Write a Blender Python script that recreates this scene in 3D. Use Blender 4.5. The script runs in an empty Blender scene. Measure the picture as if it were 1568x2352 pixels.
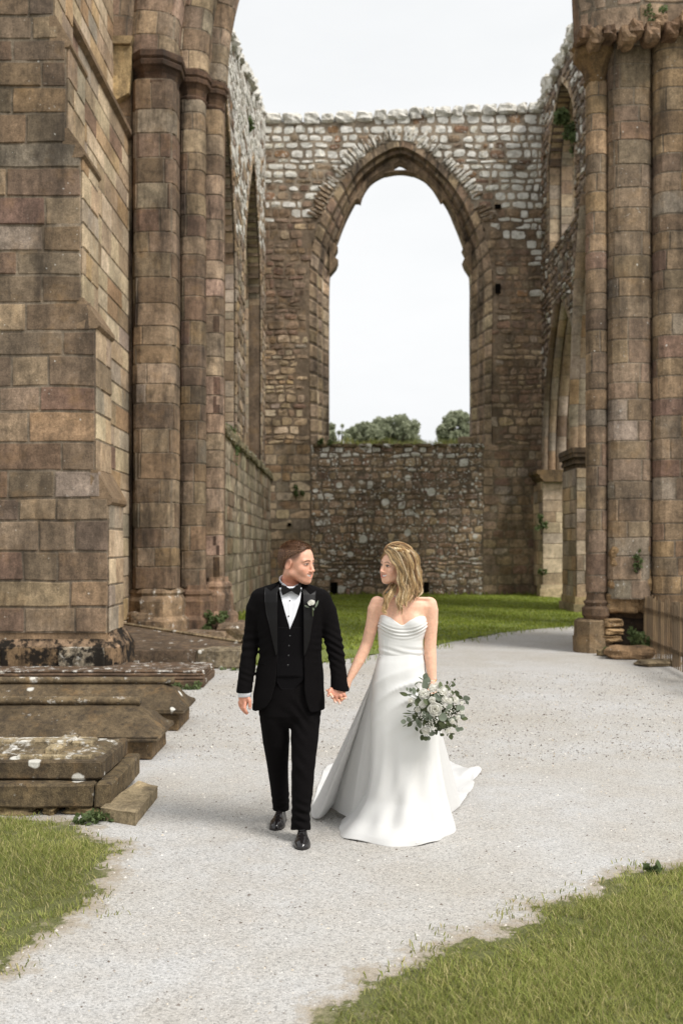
import bpy, math, random
import numpy as np
from mathutils import noise as mnoise
R = random.Random(7)
NR = np.random.default_rng(11)
sc = bpy.context.scene
COL = sc.collection
rad = math.radians
F = 2287.0          # focal length in the units of the reference picture (1568 wide)
# ---------------------------------------------------------------- camera
CAMH = 1.75
cam = bpy.data.cameras.new("camera")
camo = bpy.data.objects.new("camera", cam)
COL.objects.link(camo)
camo.location = (0, 0, CAMH)
camo.rotation_euler = (rad(90), 0, 0)
cam.sensor_fit = 'VERTICAL'
cam.sensor_height = 36.0
cam.sensor_width = 24.0
cam.lens = 36.0 * F / 2352.0
cam.shift_y = 82.0 / 2352.0
cam.clip_start = 0.1
cam.clip_end = 3000
cam.dof.use_dof = True
cam.dof.focus_distance = 5.85
cam.dof.aperture_fstop = 2.6
sc.camera = camo
# ---------------------------------------------------------------- sky and sun
SUN_EL, SUN_AZ = 50, 128      # azimuth measured clockwise from +Y (view direction)
world = bpy.data.worlds.new("World"); sc.world = world
world.use_nodes = True
wn = world.node_tree; wn.nodes.clear()
def wnode(t, **k):
    n = wn.nodes.new(t)
    for a, b in k.items(): setattr(n, a, b)
    return n
wo = wnode('ShaderNodeOutputWorld'); bg = wnode('ShaderNodeBackground')
sky = wnode('ShaderNodeTexSky', sky_type='NISHITA', sun_disc=False)
sky.sun_elevation = rad(SUN_EL); sky.sun_rotation = rad(SUN_AZ)
sky.air_density = 1.0; sky.dust_density = 4.0; sky.ozone_density = 1.0
hsv = wnode('ShaderNodeHueSaturation'); hsv.inputs['Saturation'].default_value = 0.16
wn.links.new(sky.outputs[0], hsv.inputs['Color'])
tc = wnode('ShaderNodeTexCoord'); mp = wnode('ShaderNodeMapping')
mp.inputs['Scale'].default_value = (1.0, 1.0, 3.2)
wn.links.new(tc.outputs['Generated'], mp.inputs[0])
cn = wnode('ShaderNodeTexNoise'); cn.inputs['Scale'].default_value = 2.3
cn.inputs['Detail'].default_value = 7; cn.inputs['Roughness'].default_value = 0.55
wn.links.new(mp.outputs[0], cn.inputs['Vector'])
cr = wnode('ShaderNodeValToRGB')
cr.color_ramp.elements[0].position = 0.32; cr.color_ramp.elements[0].color = (7.3, 7.45, 7.55, 1)
cr.color_ramp.elements[1].position = 0.62; cr.color_ramp.elements[1].color = (7.9, 7.98, 8.05, 1)
wn.links.new(cn.outputs[0], cr.inputs[0])
mx = wnode('ShaderNodeMix', data_type='RGBA'); mx.inputs[0].default_value = 0.9
wn.links.new(hsv.outputs[0], mx.inputs[6]); wn.links.new(cr.outputs[0], mx.inputs[7])
wn.links.new(mx.outputs[2], bg.inputs['Color'])
bg.inputs['Strength'].default_value = 0.09
wn.links.new(bg.outputs[0], wo.inputs['Surface'])
sun = bpy.data.lights.new("sun", 'SUN'); suno = bpy.data.objects.new("sun", sun); COL.objects.link(suno)
sun.energy = 2.4; sun.angle = rad(20); sun.color = (1.0, 0.965, 0.92)
_az, _el = rad(SUN_AZ), rad(SUN_EL)
_d = (math.sin(_az) * math.cos(_el), math.cos(_az) * math.cos(_el), math.sin(_el))
from mathutils import Vector, Matrix
suno.rotation_euler = Vector(_d).to_track_quat('Z', 'Y').to_euler()
sc.view_settings.view_transform = 'Standard'
sc.view_settings.look = 'None'
sc.view_settings.exposure = 0.55
sc.view_settings.gamma = 1.0
sc.cycles.max_bounces = 6
sc.cycles.diffuse_bounces = 3
# ---------------------------------------------------------------- helpers
def PX(x, Y): return (x - 784.0) * Y / F
def PZ(y, Y): return CAMH - (y - 1258.0) * Y / F
def P(x, y, Y): return (PX(x, Y), Y, PZ(y, Y))
def G(x, y, z=0.0):
    Y = F * (CAMH - z) / (y - 1258.0)
    return (PX(x, Y), Y, z)
def lin(c):
    return tuple(((v / 255.0) / 12.92 if v / 255.0 <= 0.04045 else ((v / 255.0 + 0.055) / 1.055) ** 2.4) for v in c)
def tag(o, label=None, cat=None, group=None, kind=None):
    if label: o['label'] = label
    if cat: o['category'] = cat
    if group: o['group'] = group
    if kind: o['kind'] = kind
    return o
def empty(name, loc, label, cat, group=None):
    o = bpy.data.objects.new(name, None); COL.objects.link(o)
    o.location = loc; o.empty_display_size = 0.2
    return tag(o, label, cat, group)
class MB:
    """collects geometry; every vertex is in world space"""
    def __init__(s): s.v = []; s.f = []; s.c = []; s.arr = []
    def add(s, verts, faces, col=(0.5, 0.5, 0.5, 0)):
        if len(col) == 3: col = tuple(col) + (0.0,)
        b = len(s.v); s.v.extend([tuple(p) for p in verts])
        for f in faces:
            s.f.append([b + i for i in f]); s.c.append(col)
    def addc(s, verts, faces, cols):
        b = len(s.v); s.v.extend([tuple(p) for p in verts])
        for f, c in zip(faces, cols):
            s.f.append([b + i for i in f]); s.c.append(tuple(c) + (0.0,) if len(c) == 3 else tuple(c))
    def box(s, x0, x1, y0, y1, z0, z1, col=(0.5, 0.5, 0.5, 0)):
        v = [(x0,y0,z0),(x1,y0,z0),(x1,y1,z0),(x0,y1,z0),(x0,y0,z1),(x1,y0,z1),(x1,y1,z1),(x0,y1,z1)]
        s.add(v, [(0,3,2,1),(4,5,6,7),(0,1,5,4),(1,2,6,5),(2,3,7,6),(3,0,4,7)], col)
    def prism(s, poly, a, b, axis, col=(0.5,0.5,0.5,0)):
        """poly: 2D points; extruded along axis 'y' (poly=x,z), 'z' (poly=x,y), 'x' (poly=y,z) from a to b"""
        def m(p, t):
            return (p[0], t, p[1]) if axis == 'y' else ((p[0], p[1], t) if axis == 'z' else (t, p[0], p[1]))
        n = len(poly)
        v = [m(p, a) for p in poly] + [m(p, b) for p in poly]
        fs = [list(range(n)), list(range(2*n-1, n-1, -1))]
        fs += [(i, n+i, n+(i+1) % n, (i+1) % n) for i in range(n)]
        s.add(v, fs, col)
    def build(s, name, mat, parent=None, smooth=False):
        me = bpy.data.meshes.new(name)
        me.from_pydata(s.v, [], s.f)
        ca = me.color_attributes.new('col', 'FLOAT_COLOR', 'CORNER')
        ln = np.array([len(f) for f in s.f], dtype=np.int64)
        cc = np.repeat(np.array(s.c, dtype=np.float32).reshape(-1, 4), ln, axis=0)
        ca.data.foreach_set('color', cc.ravel())
        me.validate(clean_customdata=False)
        o = bpy.data.objects.new(name, me); COL.objects.link(o)
        if mat: me.materials.append(mat)
        me.polygons.foreach_set('use_smooth', [bool(smooth)] * len(me.polygons))
        if smooth == 'recalc' or smooth is False or smooth is True:
            import bmesh
            pass
        if parent:
            o.parent = parent
            o.matrix_parent_inverse = Matrix.Translation(-Vector(wloc(parent)))
        return o
def wloc(o):
    """world location of an unrotated object chain"""
    p = Vector((0, 0, 0)); q = o
    m = Matrix.Identity(4)
    chain = []
    while q is not None:
        chain.append(q); q = q.parent
    for q in reversed(chain):
        m = m @ (q.matrix_parent_inverse if q.parent else Matrix.Identity(4)) @ Matrix.Translation(q.location)
    return m.to_translation()
def npmesh(name, V, Fq, mat, parent=None, smooth=True, vcol=None):
    """mesh from numpy arrays (all faces same size); vcol per vertex rgb"""
    me = bpy.data.meshes.new(name)
    V = np.asarray(V, dtype=np.float32); Fq = np.asarray(Fq, dtype=np.int32)
    n = Fq.shape[1]
    me.vertices.add(len(V)); me.vertices.foreach_set('co', V.ravel())
    me.loops.add(Fq.size); me.loops.foreach_set('vertex_index', Fq.ravel())
    me.polygons.add(len(Fq)); me.polygons.foreach_set('loop_start', np.arange(0, Fq.size, n, dtype=np.int32))
    me.update(calc_edges=True)
    if vcol is not None:
        ca = me.color_attributes.new('col', 'FLOAT_COLOR', 'POINT')
        c = np.zeros((len(V), 4), dtype=np.float32); vc = np.asarray(vcol, dtype=np.float32)
        c[:, :vc.shape[1]] = vc
        ca.data.foreach_set('color', c.ravel())
    me.polygons.foreach_set('use_smooth', [bool(smooth)] * len(me.polygons))
    me.validate(clean_customdata=False)
    o = bpy.data.objects.new(name, me); COL.objects.link(o)
    if mat: me.materials.append(mat)
    if parent:
        o.parent = parent
        o.matrix_parent_inverse = Matrix.Translation(-Vector(wloc(parent)))
    return o
def fn(x, y=0.0, z=0.0): return mnoise.noise((x, y, z))
# ---------------------------------------------------------------- materials
class NT:
    def __init__(s, name):
        s.m = bpy.data.materials.new(name); s.m.use_nodes = True
        s.t = s.m.node_tree; s.t.nodes.clear()
        s.out = s.t.nodes.new('ShaderNodeOutputMaterial')
        s.b = s.t.nodes.new('ShaderNodeBsdfPrincipled')
        s.t.links.new(s.b.outputs[0], s.out.inputs[0])
    def n(s, t, **k):
        q = s.t.nodes.new(t)
        for a, b in k.items():
            if a == 'inp':
                for i, v in b.items(): q.inputs[i].default_value = v
            else: setattr(q, a, b)
        return q
    def l(s, a, b): s.t.links.new(a, b)
    def noise(s, vec, scale, detail=6, rough=0.6, dist=0.0):
        q = s.n('ShaderNodeTexNoise', inp={'Scale': scale, 'Detail': detail, 'Roughness': rough, 'Distortion': dist})
        s.l(vec, q.inputs['Vector']); return q.outputs['Fac']
    def ramp(s, fac, stops):
        q = s.n('ShaderNodeValToRGB'); e = q.color_ramp.elements
        while len(e) < len(stops): e.new(0.5)
        for i, (p, c) in enumerate(stops):
            e[i].position = p; e[i].color = (c, c, c, 1) if not hasattr(c, '__len__') else tuple(c)[:3] + (1,)
        s.l(fac, q.inputs[0]); return q.outputs[0]
    def mix(s, fac, a, b, mode='MIX'):
        q = s.n('ShaderNodeMix', data_type='RGBA', blend_type=mode)
        for i, v in ((0, fac), (6, a), (7, b)):
            if hasattr(v, 'links') or hasattr(v, 'is_linked'): s.l(v, q.inputs[i])
            elif i == 0: q.inputs[0].default_value = v
            else: q.inputs[i].default_value = tuple(v)[:3] + (1,)
        return q.outputs[2]
    def math(s, op, a, b=0.0, clamp=False):
        q = s.n('ShaderNodeMath', operation=op, use_clamp=clamp)
        for i, v in ((0, a), (1, b)):
            if hasattr(v, 'is_linked'): s.l(v, q.inputs[i])
            else: q.inputs[i].default_value = v
        return q.outputs[0]
    def attr(s, name='col'):
        q = s.n('ShaderNodeAttribute', attribute_name=name); return q.outputs['Color'], q.outputs['Alpha']
    def obj(s, scale=(1, 1, 1)):
        t = s.n('ShaderNodeNewGeometry'); m = s.n('ShaderNodeMapping'); m.inputs['Scale'].default_value = scale
        s.l(t.outputs['Position'], m.inputs[0]); return m.outputs[0]
    def bump(s, h, strength=0.5, dist=0.02, prev=None):
        q = s.n('ShaderNodeBump', inp={'Strength': strength, 'Distance': dist}); s.l(h, q.inputs['Height'])
        if prev is not None: s.l(prev, q.inputs['Normal'])
        return q.outputs[0]
    def set(s, **k):
        for a, v in k.items():
            i = s.b.inputs[a.replace('_', ' ')]
            if hasattr(v, 'is_linked'): s.l(v, i)
            else: i.default_value = v
        return s
def stone_mat(name, grime=0.5, fleck=0.35, vs=1.0, dark=(0.03, 0.024, 0.02), bump=0.55, discs=0.0, mott=0.0, ms=17.0, dth=0.55):
    t = NT(name); c, a = t.attr(); p = t.obj()
    n1 = t.noise(p, 1.1 * vs, 8, 0.65); n2 = t.noise(p, 9 * vs, 8, 0.7); n3 = t.noise(p, 55 * vs, 6, 0.75)
    v1 = t.ramp(n1, [(0.32, 0.58), (0.68, 1.32)]); c1 = t.mix(1.0, c, v1, 'MULTIPLY')
    v2 = t.ramp(n2, [(0.3, 0.55), (0.72, 1.4)]); c2 = t.mix(0.8, c1, v2, 'MULTIPLY')
    v3 = t.ramp(n3, [(0.28, 0.35), (0.72, 1.6)]); c3 = t.mix(0.85, c2, v3, 'MULTIPLY')
    # ochre / plum tints
    h = t.noise(p, 2.7 * vs, 5, 0.6)
    c3 = t.mix(t.ramp(h, [(0.55, 0.0), (0.75, 0.35)]), c3, (0.34, 0.2, 0.08))
    # soot, streaked downwards
    ps = t.obj((1.6, 1.6, 0.35)); g = t.noise(ps, 1.5 * vs, 9, 0.72)
    gm = t.ramp(g, [(0.44, 0.0), (0.66, grime)])
    c4 = t.mix(gm, c3, dark)
    # pale lichen
    l1 = t.noise(p, 7.0, 5, 0.7, 0.6); l2 = t.noise(p, 24.0, 5, 0.7)
    ls = t.math('ADD', t.math('MULTIPLY', l1, 0.72), t.math('MULTIPLY', l2, 0.28))
    thr = t.math('SUBTRACT', t.math('ADD', ls, t.math('MULTIPLY', a, 0.5)), 0.68)
    lm = t.ramp(t.math('MULTIPLY', thr, 12.0, True), [(0.0, 0.0), (1.0, 0.92)])
    c5 = t.mix(lm, c4, t.mix(l2, (0.52, 0.50, 0.45), (0.84, 0.82, 0.76)))
    vo = t.n('ShaderNodeTexVoronoi', inp={'Scale': 13.0}); t.l(p, vo.inputs['Vector'])
    fl = t.ramp(vo.outputs['Distance'], [(0.06, fleck), (0.13, 0.0)])
    fl = t.mix(1.0, fl, t.ramp(t.noise(p, 1.9, 3), [(0.5, 0.0), (0.62, 1.0)]), 'MULTIPLY')
    c6 = t.mix(fl, c5, (0.62, 0.6, 0.53))
    if mott:
        mm = t.ramp(t.noise(p, ms, 8, 0.75), [(0.5, 0.0), (0.62, mott)] if mott < .9 else [(0.47, 0.0), (0.53, mott)]); c6 = t.mix(mm, c6, (0.045, 0.035, 0.025) if mott < .9 else dark)
    for discs in ([discs] if discs and not isinstance(discs, tuple) else (discs or ())):
        dw = t.n('ShaderNodeMixRGB'); dn = t.n('ShaderNodeTexNoise', inp={'Scale': 22.0, 'Detail': 4}); t.l(p, dn.inputs['Vector'])
        dw.blend_type = 'ADD'; dw.inputs[0].default_value = 0.035; t.l(p, dw.inputs[1]); t.l(dn.outputs['Color'], dw.inputs[2])
        vd = t.n('ShaderNodeTexVoronoi', inp={'Scale': discs}); t.l(dw.outputs[0], vd.inputs['Vector'])
        sc_ = t.n('ShaderNodeSeparateColor'); t.l(vd.outputs['Color'], sc_.inputs[0])
        size = t.math('MULTIPLY', t.math('SUBTRACT', sc_.outputs[0], dth), 0.75)
        dm = t.math('MULTIPLY', t.math('SUBTRACT', size, vd.outputs['Distance']), 14.0, True)
        c6 = t.mix(t.math('MULTIPLY', dm, 0.9), c6, t.mix(n3, (0.50, 0.48, 0.42), (0.80, 0.78, 0.72)))
    hh = t.math('ADD', t.math('MULTIPLY', n2, 0.7), t.math('MULTIPLY', n3, 0.45))
    t.set(Base_Color=c6, Roughness=0.93, Normal=t.bump(hh, bump, 0.03)); t.b.inputs['Specular IOR Level'].default_value = 0.2
    return t.m
M = {}
M['ashlar'] = stone_mat('ashlar_stone', 0.75, 0.8, mott=.34, ms=7.0, discs=(9.0,), dth=.8)
M['pale'] = stone_mat('pale_ashlar_stone', 0.22, 0.1)
M['pier'] = stone_mat('pier_stone', 0.9, 0.3, mott=.42, ms=5.0)
M['rubble'] = stone_mat('rubble_stone', 0.5, 0.5, bump=0.8, mott=.35, ms=4.0)
M['lichened'] = stone_mat('lichened_rubble', 0.5, 0.5, bump=0.8, discs=(2.4, 7.0, 16.0), mott=.6, dth=.42)
M['tomb'] = stone_mat('tomb_stone', 0.6, 0.4, 2.2, discs=7.0, mott=.75)
def simple(name, col, rough=0.7, spec=0.5, noisev=0.0, ns=20, bump=0, **k):
    t = NT(name); p = t.obj()
    if noisev:
        n = t.noise(p, ns, 5, 0.6)
        c = t.mix(1.0, col, t.ramp(n, [(0.3, 1 - noisev), (0.7, 1 + noisev)]), 'MULTIPLY')
        t.set(Base_Color=c)
        if bump: t.set(Normal=t.bump(n, bump, 0.01))
    else: t.set(Base_Color=tuple(col) + (1,))
    t.set(Roughness=rough); t.b.inputs['Specular IOR Level'].default_value = spec
    for a, v in k.items(): t.b.inputs[a.replace('_', ' ')].default_value = v
    return t.m
def vmat(name, rough=0.8, spec=0.3, nv=0.15, ns=40, bump=0.0, sub=0.0, **k):
    t = NT(name); c, a = t.attr(); p = t.obj()
    n = t.noise(p, ns, 5, 0.6)
    c = t.mix(1.0, c, t.ramp(n, [(0.3, 1 - nv), (0.7, 1 + nv)]), 'MULTIPLY')
    t.set(Base_Color=c, Roughness=rough)
    if bump: t.set(Normal=t.bump(n, bump, 0.01))
    t.b.inputs['Specular IOR Level'].default_value = spec
    for a, v in k.items(): t.b.inputs[a.replace('_', ' ')].default_value = v
    return t.m
# ---------------------------------------------------------------- masonry
TAN = [lin((178,150,118)), lin((160,136,104)), lin((186,158,120)), lin((150,128,102)), lin((170,148,122))]
BROWN = [lin((138,110,86)), lin((124,100,80)), lin((150,118,88)), lin((130,112,92))]
RED = [lin((146,108,88)), lin((134,98,82)), lin((124,92,78))]
GREY = [lin((160,150,136)), lin((148,142,130)), lin((172,160,144))]
OCH = [lin((184,146,92)), lin((172,132,84))]
CREAM = [lin((214,196,160)), lin((204,184,150)), lin((222,204,172)), lin((196,178,146))]
DARK = 1.1
def palette(w, dk=1.0):
    """w: list of (list, weight, lichen)"""
    tot = sum(x[1] for x in w)
    def f(u, v):
        r = R.random() * tot
        for l, k, li in w:
            r -= k
            if r <= 0: break
        c = R.choice(l); j = R.uniform(0.86, 1.14) * DARK * dk
        y = .3*c[0] + .6*c[1] + .1*c[2]
        if li < .3: q = (.25/y)**.35; c = tuple(a*q for a in c); y *= q
        if li < .3: c = tuple(.42*a + .58*b*y/.272 for a, b in zip(c, (.340, .261, .184)))
        return (c[0]*j, c[1]*j*R.uniform(0.97, 1.03), c[2]*j*R.uniform(0.95, 1.05), li)
    return f
def masonry(mb, surf, u0, u1, v0, v1, ch, sw, pal, depth=0.03, gap=0.004, bev=0.016, urange=None, seg=None,
            mask=None, wob=0.0, rough=0.0, mortar=(0.25, 0.2, 0.145), roundness=0.0, mstep=None, quoin=0.0, jit=0.2, stain=0.0):
    v = v0
    while v < v1 - 1e-3:
        h = ch * R.uniform(1 - jit, 1 + jit)
        if v + h > v1 - 0.45 * ch: h = v1 - v
        a, b = urange(v + h/2) if urange else (u0, u1)
        u = a - R.random() * sw * 0.45
        while u < b - 1e-3:
            w = sw * R.uniform(0.55, 1.5)
            if u + w > b - 0.45 * sw: w = b - u
            s0, s1 = max(u, a), min(u + w, b)
            u += w
            if s1 - s0 < 0.04: continue
            uc, vc = (s0 + s1)/2, v + h/2
            if mask and not (mask(uc, vc) and mask(s0 + .03, vc) and mask(s1 - .03, vc)): continue
            c = pal(uc, vc)
            g = gap * R.uniform(0.6, 1.5)
            wu, wv = s1 - s0 - 2*g, h - 2*g
            if wu <= 0 or wv <= 0: continue
            be, bf = min(bev / wu, 0.4), min(bev / wv, 0.4)
            nu = 3 if not seg else max(3, int(wu / seg) + 1)
            us = [0, be] + [be + (1 - 2*be) * i / (nu - 1) for i in range(1, nu - 1)] + [1 - be, 1]
            vs = [0, bf, 0.5, 1 - bf, 1]
            d0 = depth * R.uniform(0.75, 1.2); tu, tv = R.uniform(-1, 1) * rough * 0.5, R.uniform(-1, 1) * rough * 0.5
            V = []
            for j, q in enumerate(vs):
                for i, p in enumerate(us):
                    edge = i in (0, len(us)-1) or j in (0, len(vs)-1)
                    uu, vv = p, q
                    if roundness:
                        x, y = 2*p - 1, 2*q - 1; k = roundness * (abs(x*y)) ** 1.5 * 0.32
                        uu = 0.5 + 0.5*x*(1-k); vv = 0.5 + 0.5*y*(1-k)
                    U = s0 + g + uu * wu; W = v + g + vv * wv
                    if wob:
                        U += wob * fn(U*2.1, W*2.1, 3.3); W += wob * fn(U*1.7, W*1.7, 9.1)
                    if edge: d = -0.004
                    else:
                        d = d0 + tu*(uu-.5) + tv*(vv-.5)
                        if roundness: d -= depth * 0.35 * max(abs(2*uu-1), abs(2*vv-1))**2
                        if rough: d += R.uniform(-1, 1) * rough * 0.35
                    V.append(surf(U, W, d))
            n = len(us); fs = []
            for j in range(len(vs)-1):
                for i in range(n-1):
                    fs.append((j*n+i, j*n+i+1, (j+1)*n+i+1, (j+1)*n+i))
            if stain and R.random() < stain:
                kd = R.uniform(.14, .45); cd = (c[0]*kd, c[1]*kd*.9, c[2]*kd*.9, 0.0); m_n = n - 1; cols = []
                for j in range(len(vs)-1):
                    for i in range(m_n):
                        inner_ = (1 <= j <= len(vs)-3) and (m_n*.53 < i + .5 < m_n*.66) and vc < 6.5 and R.random() < .93
                        cols.append(cd if inner_ else c)
                mb.addc(V, fs, cols)
            else: mb.add(V, fs, c)
        v += h
    # mortar sheet
    st = mstep or 0.25
    nv = max(1, int((v1 - v0)/st)); 
    for j in range(nv):
        va, vb = v0 + (v1-v0)*j/nv, v0 + (v1-v0)*(j+1)/nv
        a, b = urange((va+vb)/2) if urange else (u0, u1)
        nu = max(1, int((b - a)/(seg or st)))
        for i in range(nu):
            ua, ub = a + (b-a)*i/nu, a + (b-a)*(i+1)/nu
            if mask and not mask((ua+ub)/2, (va+vb)/2): continue
            d = depth * 0.4
            mb.add([surf(ua, va, d), surf(ub, va, d), surf(ub, vb, d), surf(ua, vb, d)], [(0,1,2,3)],
                   tuple(mortar) + (0.0,))
def rock(mb, c, s, col, rz=0.0, e=5.0, jit=0.08, n=4, tilt=(0, 0), seed=None):
    """rough block centred at c with half sizes s"""
    r = R.random()*100 if seed is None else seed
    pts = {}; V = []; fs = []
    def gp(p):
        k = tuple(round(t, 4) for t in p)
        if k not in pts:
            x, y, z = p
            l = (abs(x)**e + abs(y)**e + abs(z)**e) ** (1/e)
            q = [x/l, y/l, z/l]
            m = 1 + jit * fn(q[0]*1.3 + r, q[1]*1.3, q[2]*1.3) * 2 + jit * 0.5 * fn(q[0]*4 + r, q[1]*4, q[2]*4)
            X, Y, Z = q[0]*s[0]*m, q[1]*s[1]*m, q[2]*s[2]*m
            Z += X * tilt[0] + Y * tilt[1]
            X, Y = X*math.cos(rz) - Y*math.sin(rz), X*math.sin(rz) + Y*math.cos(rz)
            pts[k] = len(V); V.append((c[0]+X, c[1]+Y, c[2]+Z))
        return pts[k]
    g = [-1 + 2*i/n for i in range(n+1)]
    for ax in range(3):
        for sg in (-1, 1):
            for i in range(n):
                for j in range(n):
                    q = []
                    for a, b in ((i, j), (i+1, j), (i+1, j+1), (i, j+1)):
                        p = [0, 0, 0]; p[ax] = sg; p[(ax+1) % 3] = g[a]; p[(ax+2) % 3] = g[b]; q.append(gp(p))
                    fs.append(q if sg > 0 else q[::-1])
    mb.add(V, fs, col)
def wall_core(mb, u0, u1, step, spans, place, t0, t1, col):
    """solid wall made of upright columns; spans(u) gives list of (z0,z1); place(u,t,z)->point"""
    n = max(1, int((u1-u0)/step))
    for i in range(n):
        a, b = u0 + (u1-u0)*i/n, u0 + (u1-u0)*(i+1)/n
        for z0, z1 in spans((a+b)/2):
            if z1 - z0 < 0.01: continue
            V = [place(a,t0,z0), place(b,t0,z0), place(b,t1,z0), place(a,t1,z0),
                 place(a,t0,z1), place(b,t0,z1), place(b,t1,z1), place(a,t1,z1)]
            mb.add(V, [(0,3,2,1),(4,5,6,7),(0,1,5,4),(1,2,6,5),(2,3,7,6),(3,0,4,7)], col)
def interp(pts, x):
    if x <= pts[0][0]: return pts[0][1]
    for (a, b), (c, d) in zip(pts, pts[1:]):
        if x <= c: return b + (d-b)*(x-a)/(c-a) if c > a else d
    return pts[-1][1]
def polyat(pts, cum, s):
    """point and unit tangent on polyline at arc length s"""
    s = max(0, min(cum[-1] - 1e-6, s)); i = max(0, int(np.searchsorted(cum, s, side='right')) - 1); i = min(i, len(pts)-2)
    t = (s - cum[i]) / max(1e-9, cum[i+1]-cum[i])
    p = pts[i]*(1-t) + pts[i+1]*t; d = pts[i+1]-pts[i]; return p, d/np.linalg.norm(d)
def smooth_poly(pts, n=80):
    """Catmull-Rom through pts, resampled"""
    p = [np.array(q, dtype=float) for q in pts]
    p = [2*p[0]-p[1]] + p + [2*p[-1]-p[-2]]; out = []
    for i in range(1, len(p)-2):
        k = max(2, n // (len(p)-3))
        for j in range(k):
            t = j/k
            out.append(0.5*((2*p[i]) + (-p[i-1]+p[i+1])*t + (2*p[i-1]-5*p[i]+4*p[i+1]-p[i+2])*t*t + (-p[i-1]+3*p[i]-3*p[i+1]+p[i+2])*t**3))
    out.append(p[-2]); return np.array(out)
def cumlen(p): return np.concatenate([[0], np.cumsum(np.linalg.norm(np.diff(p, axis=0), axis=1))])
# ================================================================ LARGE STRUCTURE
BT = PX(0, 1)  # unused scale helper
# ---- buttressed corner, left foreground
YB, YB2 = 13.25, 14.12
prof = [(0, 262), (1452, 262), (1456, 250), (1461, 249), (1154, 249), (1153, 249), (1081, 217), (1080, 220), (750, 220), (748, 220), (686, 187), (684, 187), (358, 187), (355, 187), (298, 154), (296, 154), (108, 154), (104, 154), (40, 124), (-60, 124)]
def bx_right(z):
    """right edge (metres) of the front face at height z"""
    y = 1258 - (z - CAMH) * F / YB
    segs = [(-200, 124), (40, 124), (104, 154), (298, 154), (356, 187), (686, 187), (748, 220), (1081, 218), (1153, 250), (1461, 247), (1475, 252), (1500, 262), (1700, 262)]
    return PX(interp(segs, y), YB)
corner = empty('buttressed_wall', (PX(100, YB), YB, 0), 'stepped corner buttress of brown and red squared stone with sloping ledges, at the left edge in front of the tombs', 'wall')
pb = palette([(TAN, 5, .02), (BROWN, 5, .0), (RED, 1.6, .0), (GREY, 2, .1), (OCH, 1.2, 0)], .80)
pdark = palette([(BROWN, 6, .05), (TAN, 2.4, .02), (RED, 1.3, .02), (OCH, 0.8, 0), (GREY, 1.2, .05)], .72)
mb = MB()
XL = PX(-620, YB)
def sb(u, v, d): return (u, YB - d, v)
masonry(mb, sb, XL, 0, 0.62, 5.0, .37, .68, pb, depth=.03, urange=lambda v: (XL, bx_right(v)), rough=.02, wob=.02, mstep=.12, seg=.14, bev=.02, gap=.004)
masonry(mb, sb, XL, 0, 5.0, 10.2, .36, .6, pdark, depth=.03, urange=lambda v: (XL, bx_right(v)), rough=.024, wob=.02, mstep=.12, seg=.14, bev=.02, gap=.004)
n = 110
for i in range(n):
    z0, z1 = 0.0 + 10.2*i/n, 10.2*(i+1)/n
    xr = min(bx_right(z0+.001), bx_right(z1-.001)) - .004
    mb.box(XL, xr, YB + .003, YB2 - .003, z0, z1, lin((150,125,98)))
mb.build('wall_face', M['ashlar'], corner)
# receding outer face of every stage
mb = MB()
stages = [(0.62, PZ(1153, YB), 249), (PZ(1081, YB), PZ(748, YB), 218.5), (PZ(686, YB), PZ(356, YB), 187), (PZ(298, YB), PZ(104, YB), 154), (PZ(40, YB), 10.2, 124)]
pfl = palette([(TAN, 5, .04), (CREAM, 3.5, .03), (RED, 1.3, .0), (GREY, 3, .05), (OCH, 1.5, 0), (BROWN, 1, 0)])  # paler mix than the front: brighter light on this side put into the colour
for z0, z1, xp in stages:
    X = PX(xp, YB)
    masonry(mb, lambda u, v, d, X=X: (X + d, u, v), YB + .01, YB2, z0, z1, .36, .5, pfl, depth=.022, rough=.01)
mb.build('wall_flank', M['pale'], corner)
# weathering ledges
for zt, zb, xt, xb in ((PZ(1081, YB), PZ(1153, YB), 218, 250), (PZ(686, YB), PZ(748, YB), 187, 220), (PZ(298, YB), PZ(356, YB), 154, 187), (PZ(40, YB), PZ(104, YB), 124, 154)):
    mb = MB(); x0, x1 = PX(xt, YB), PX(xb, YB)
    ov = .055
    poly = [(x0 - .05, zt + .01), (x0 + .03, zt + .012), (x1 + ov, zb + .05), (x1 + ov, zb + .0), (x1 + ov - .03, zb - .035), (x1 - .02, zb - .04), (x0 - .05, zb - .04)]
    k = 2; ys = [YB - .026, YB + .46, YB2 + .03]
    for i in range(k):
        mb.prism(poly, ys[i], ys[i+1] - .008, 'y', lin((128, 108, 86)) + (.0,))
    mb.build('ledge', M['pale'], corner)
# plinth with chamfered corner
mb = MB()
xp = PX(262, YB)
def plinth(z0, z1, grow, col, y0=YB, cut=.16):
    a = grow
    poly = [(XL, y0 - a), (xp + a - cut, y0 - a), (xp + a, y0 - a + cut), (xp + a, YB2 + .15), (XL, YB2 + .15)]
    mb.prism(poly, z0, z1, 'z', col)
plinth(0, .13, .13, lin((170,160,142)) + (.42,))
plinth(.134, .42, .07, lin((140,116,90)) + (.0,))
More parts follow.
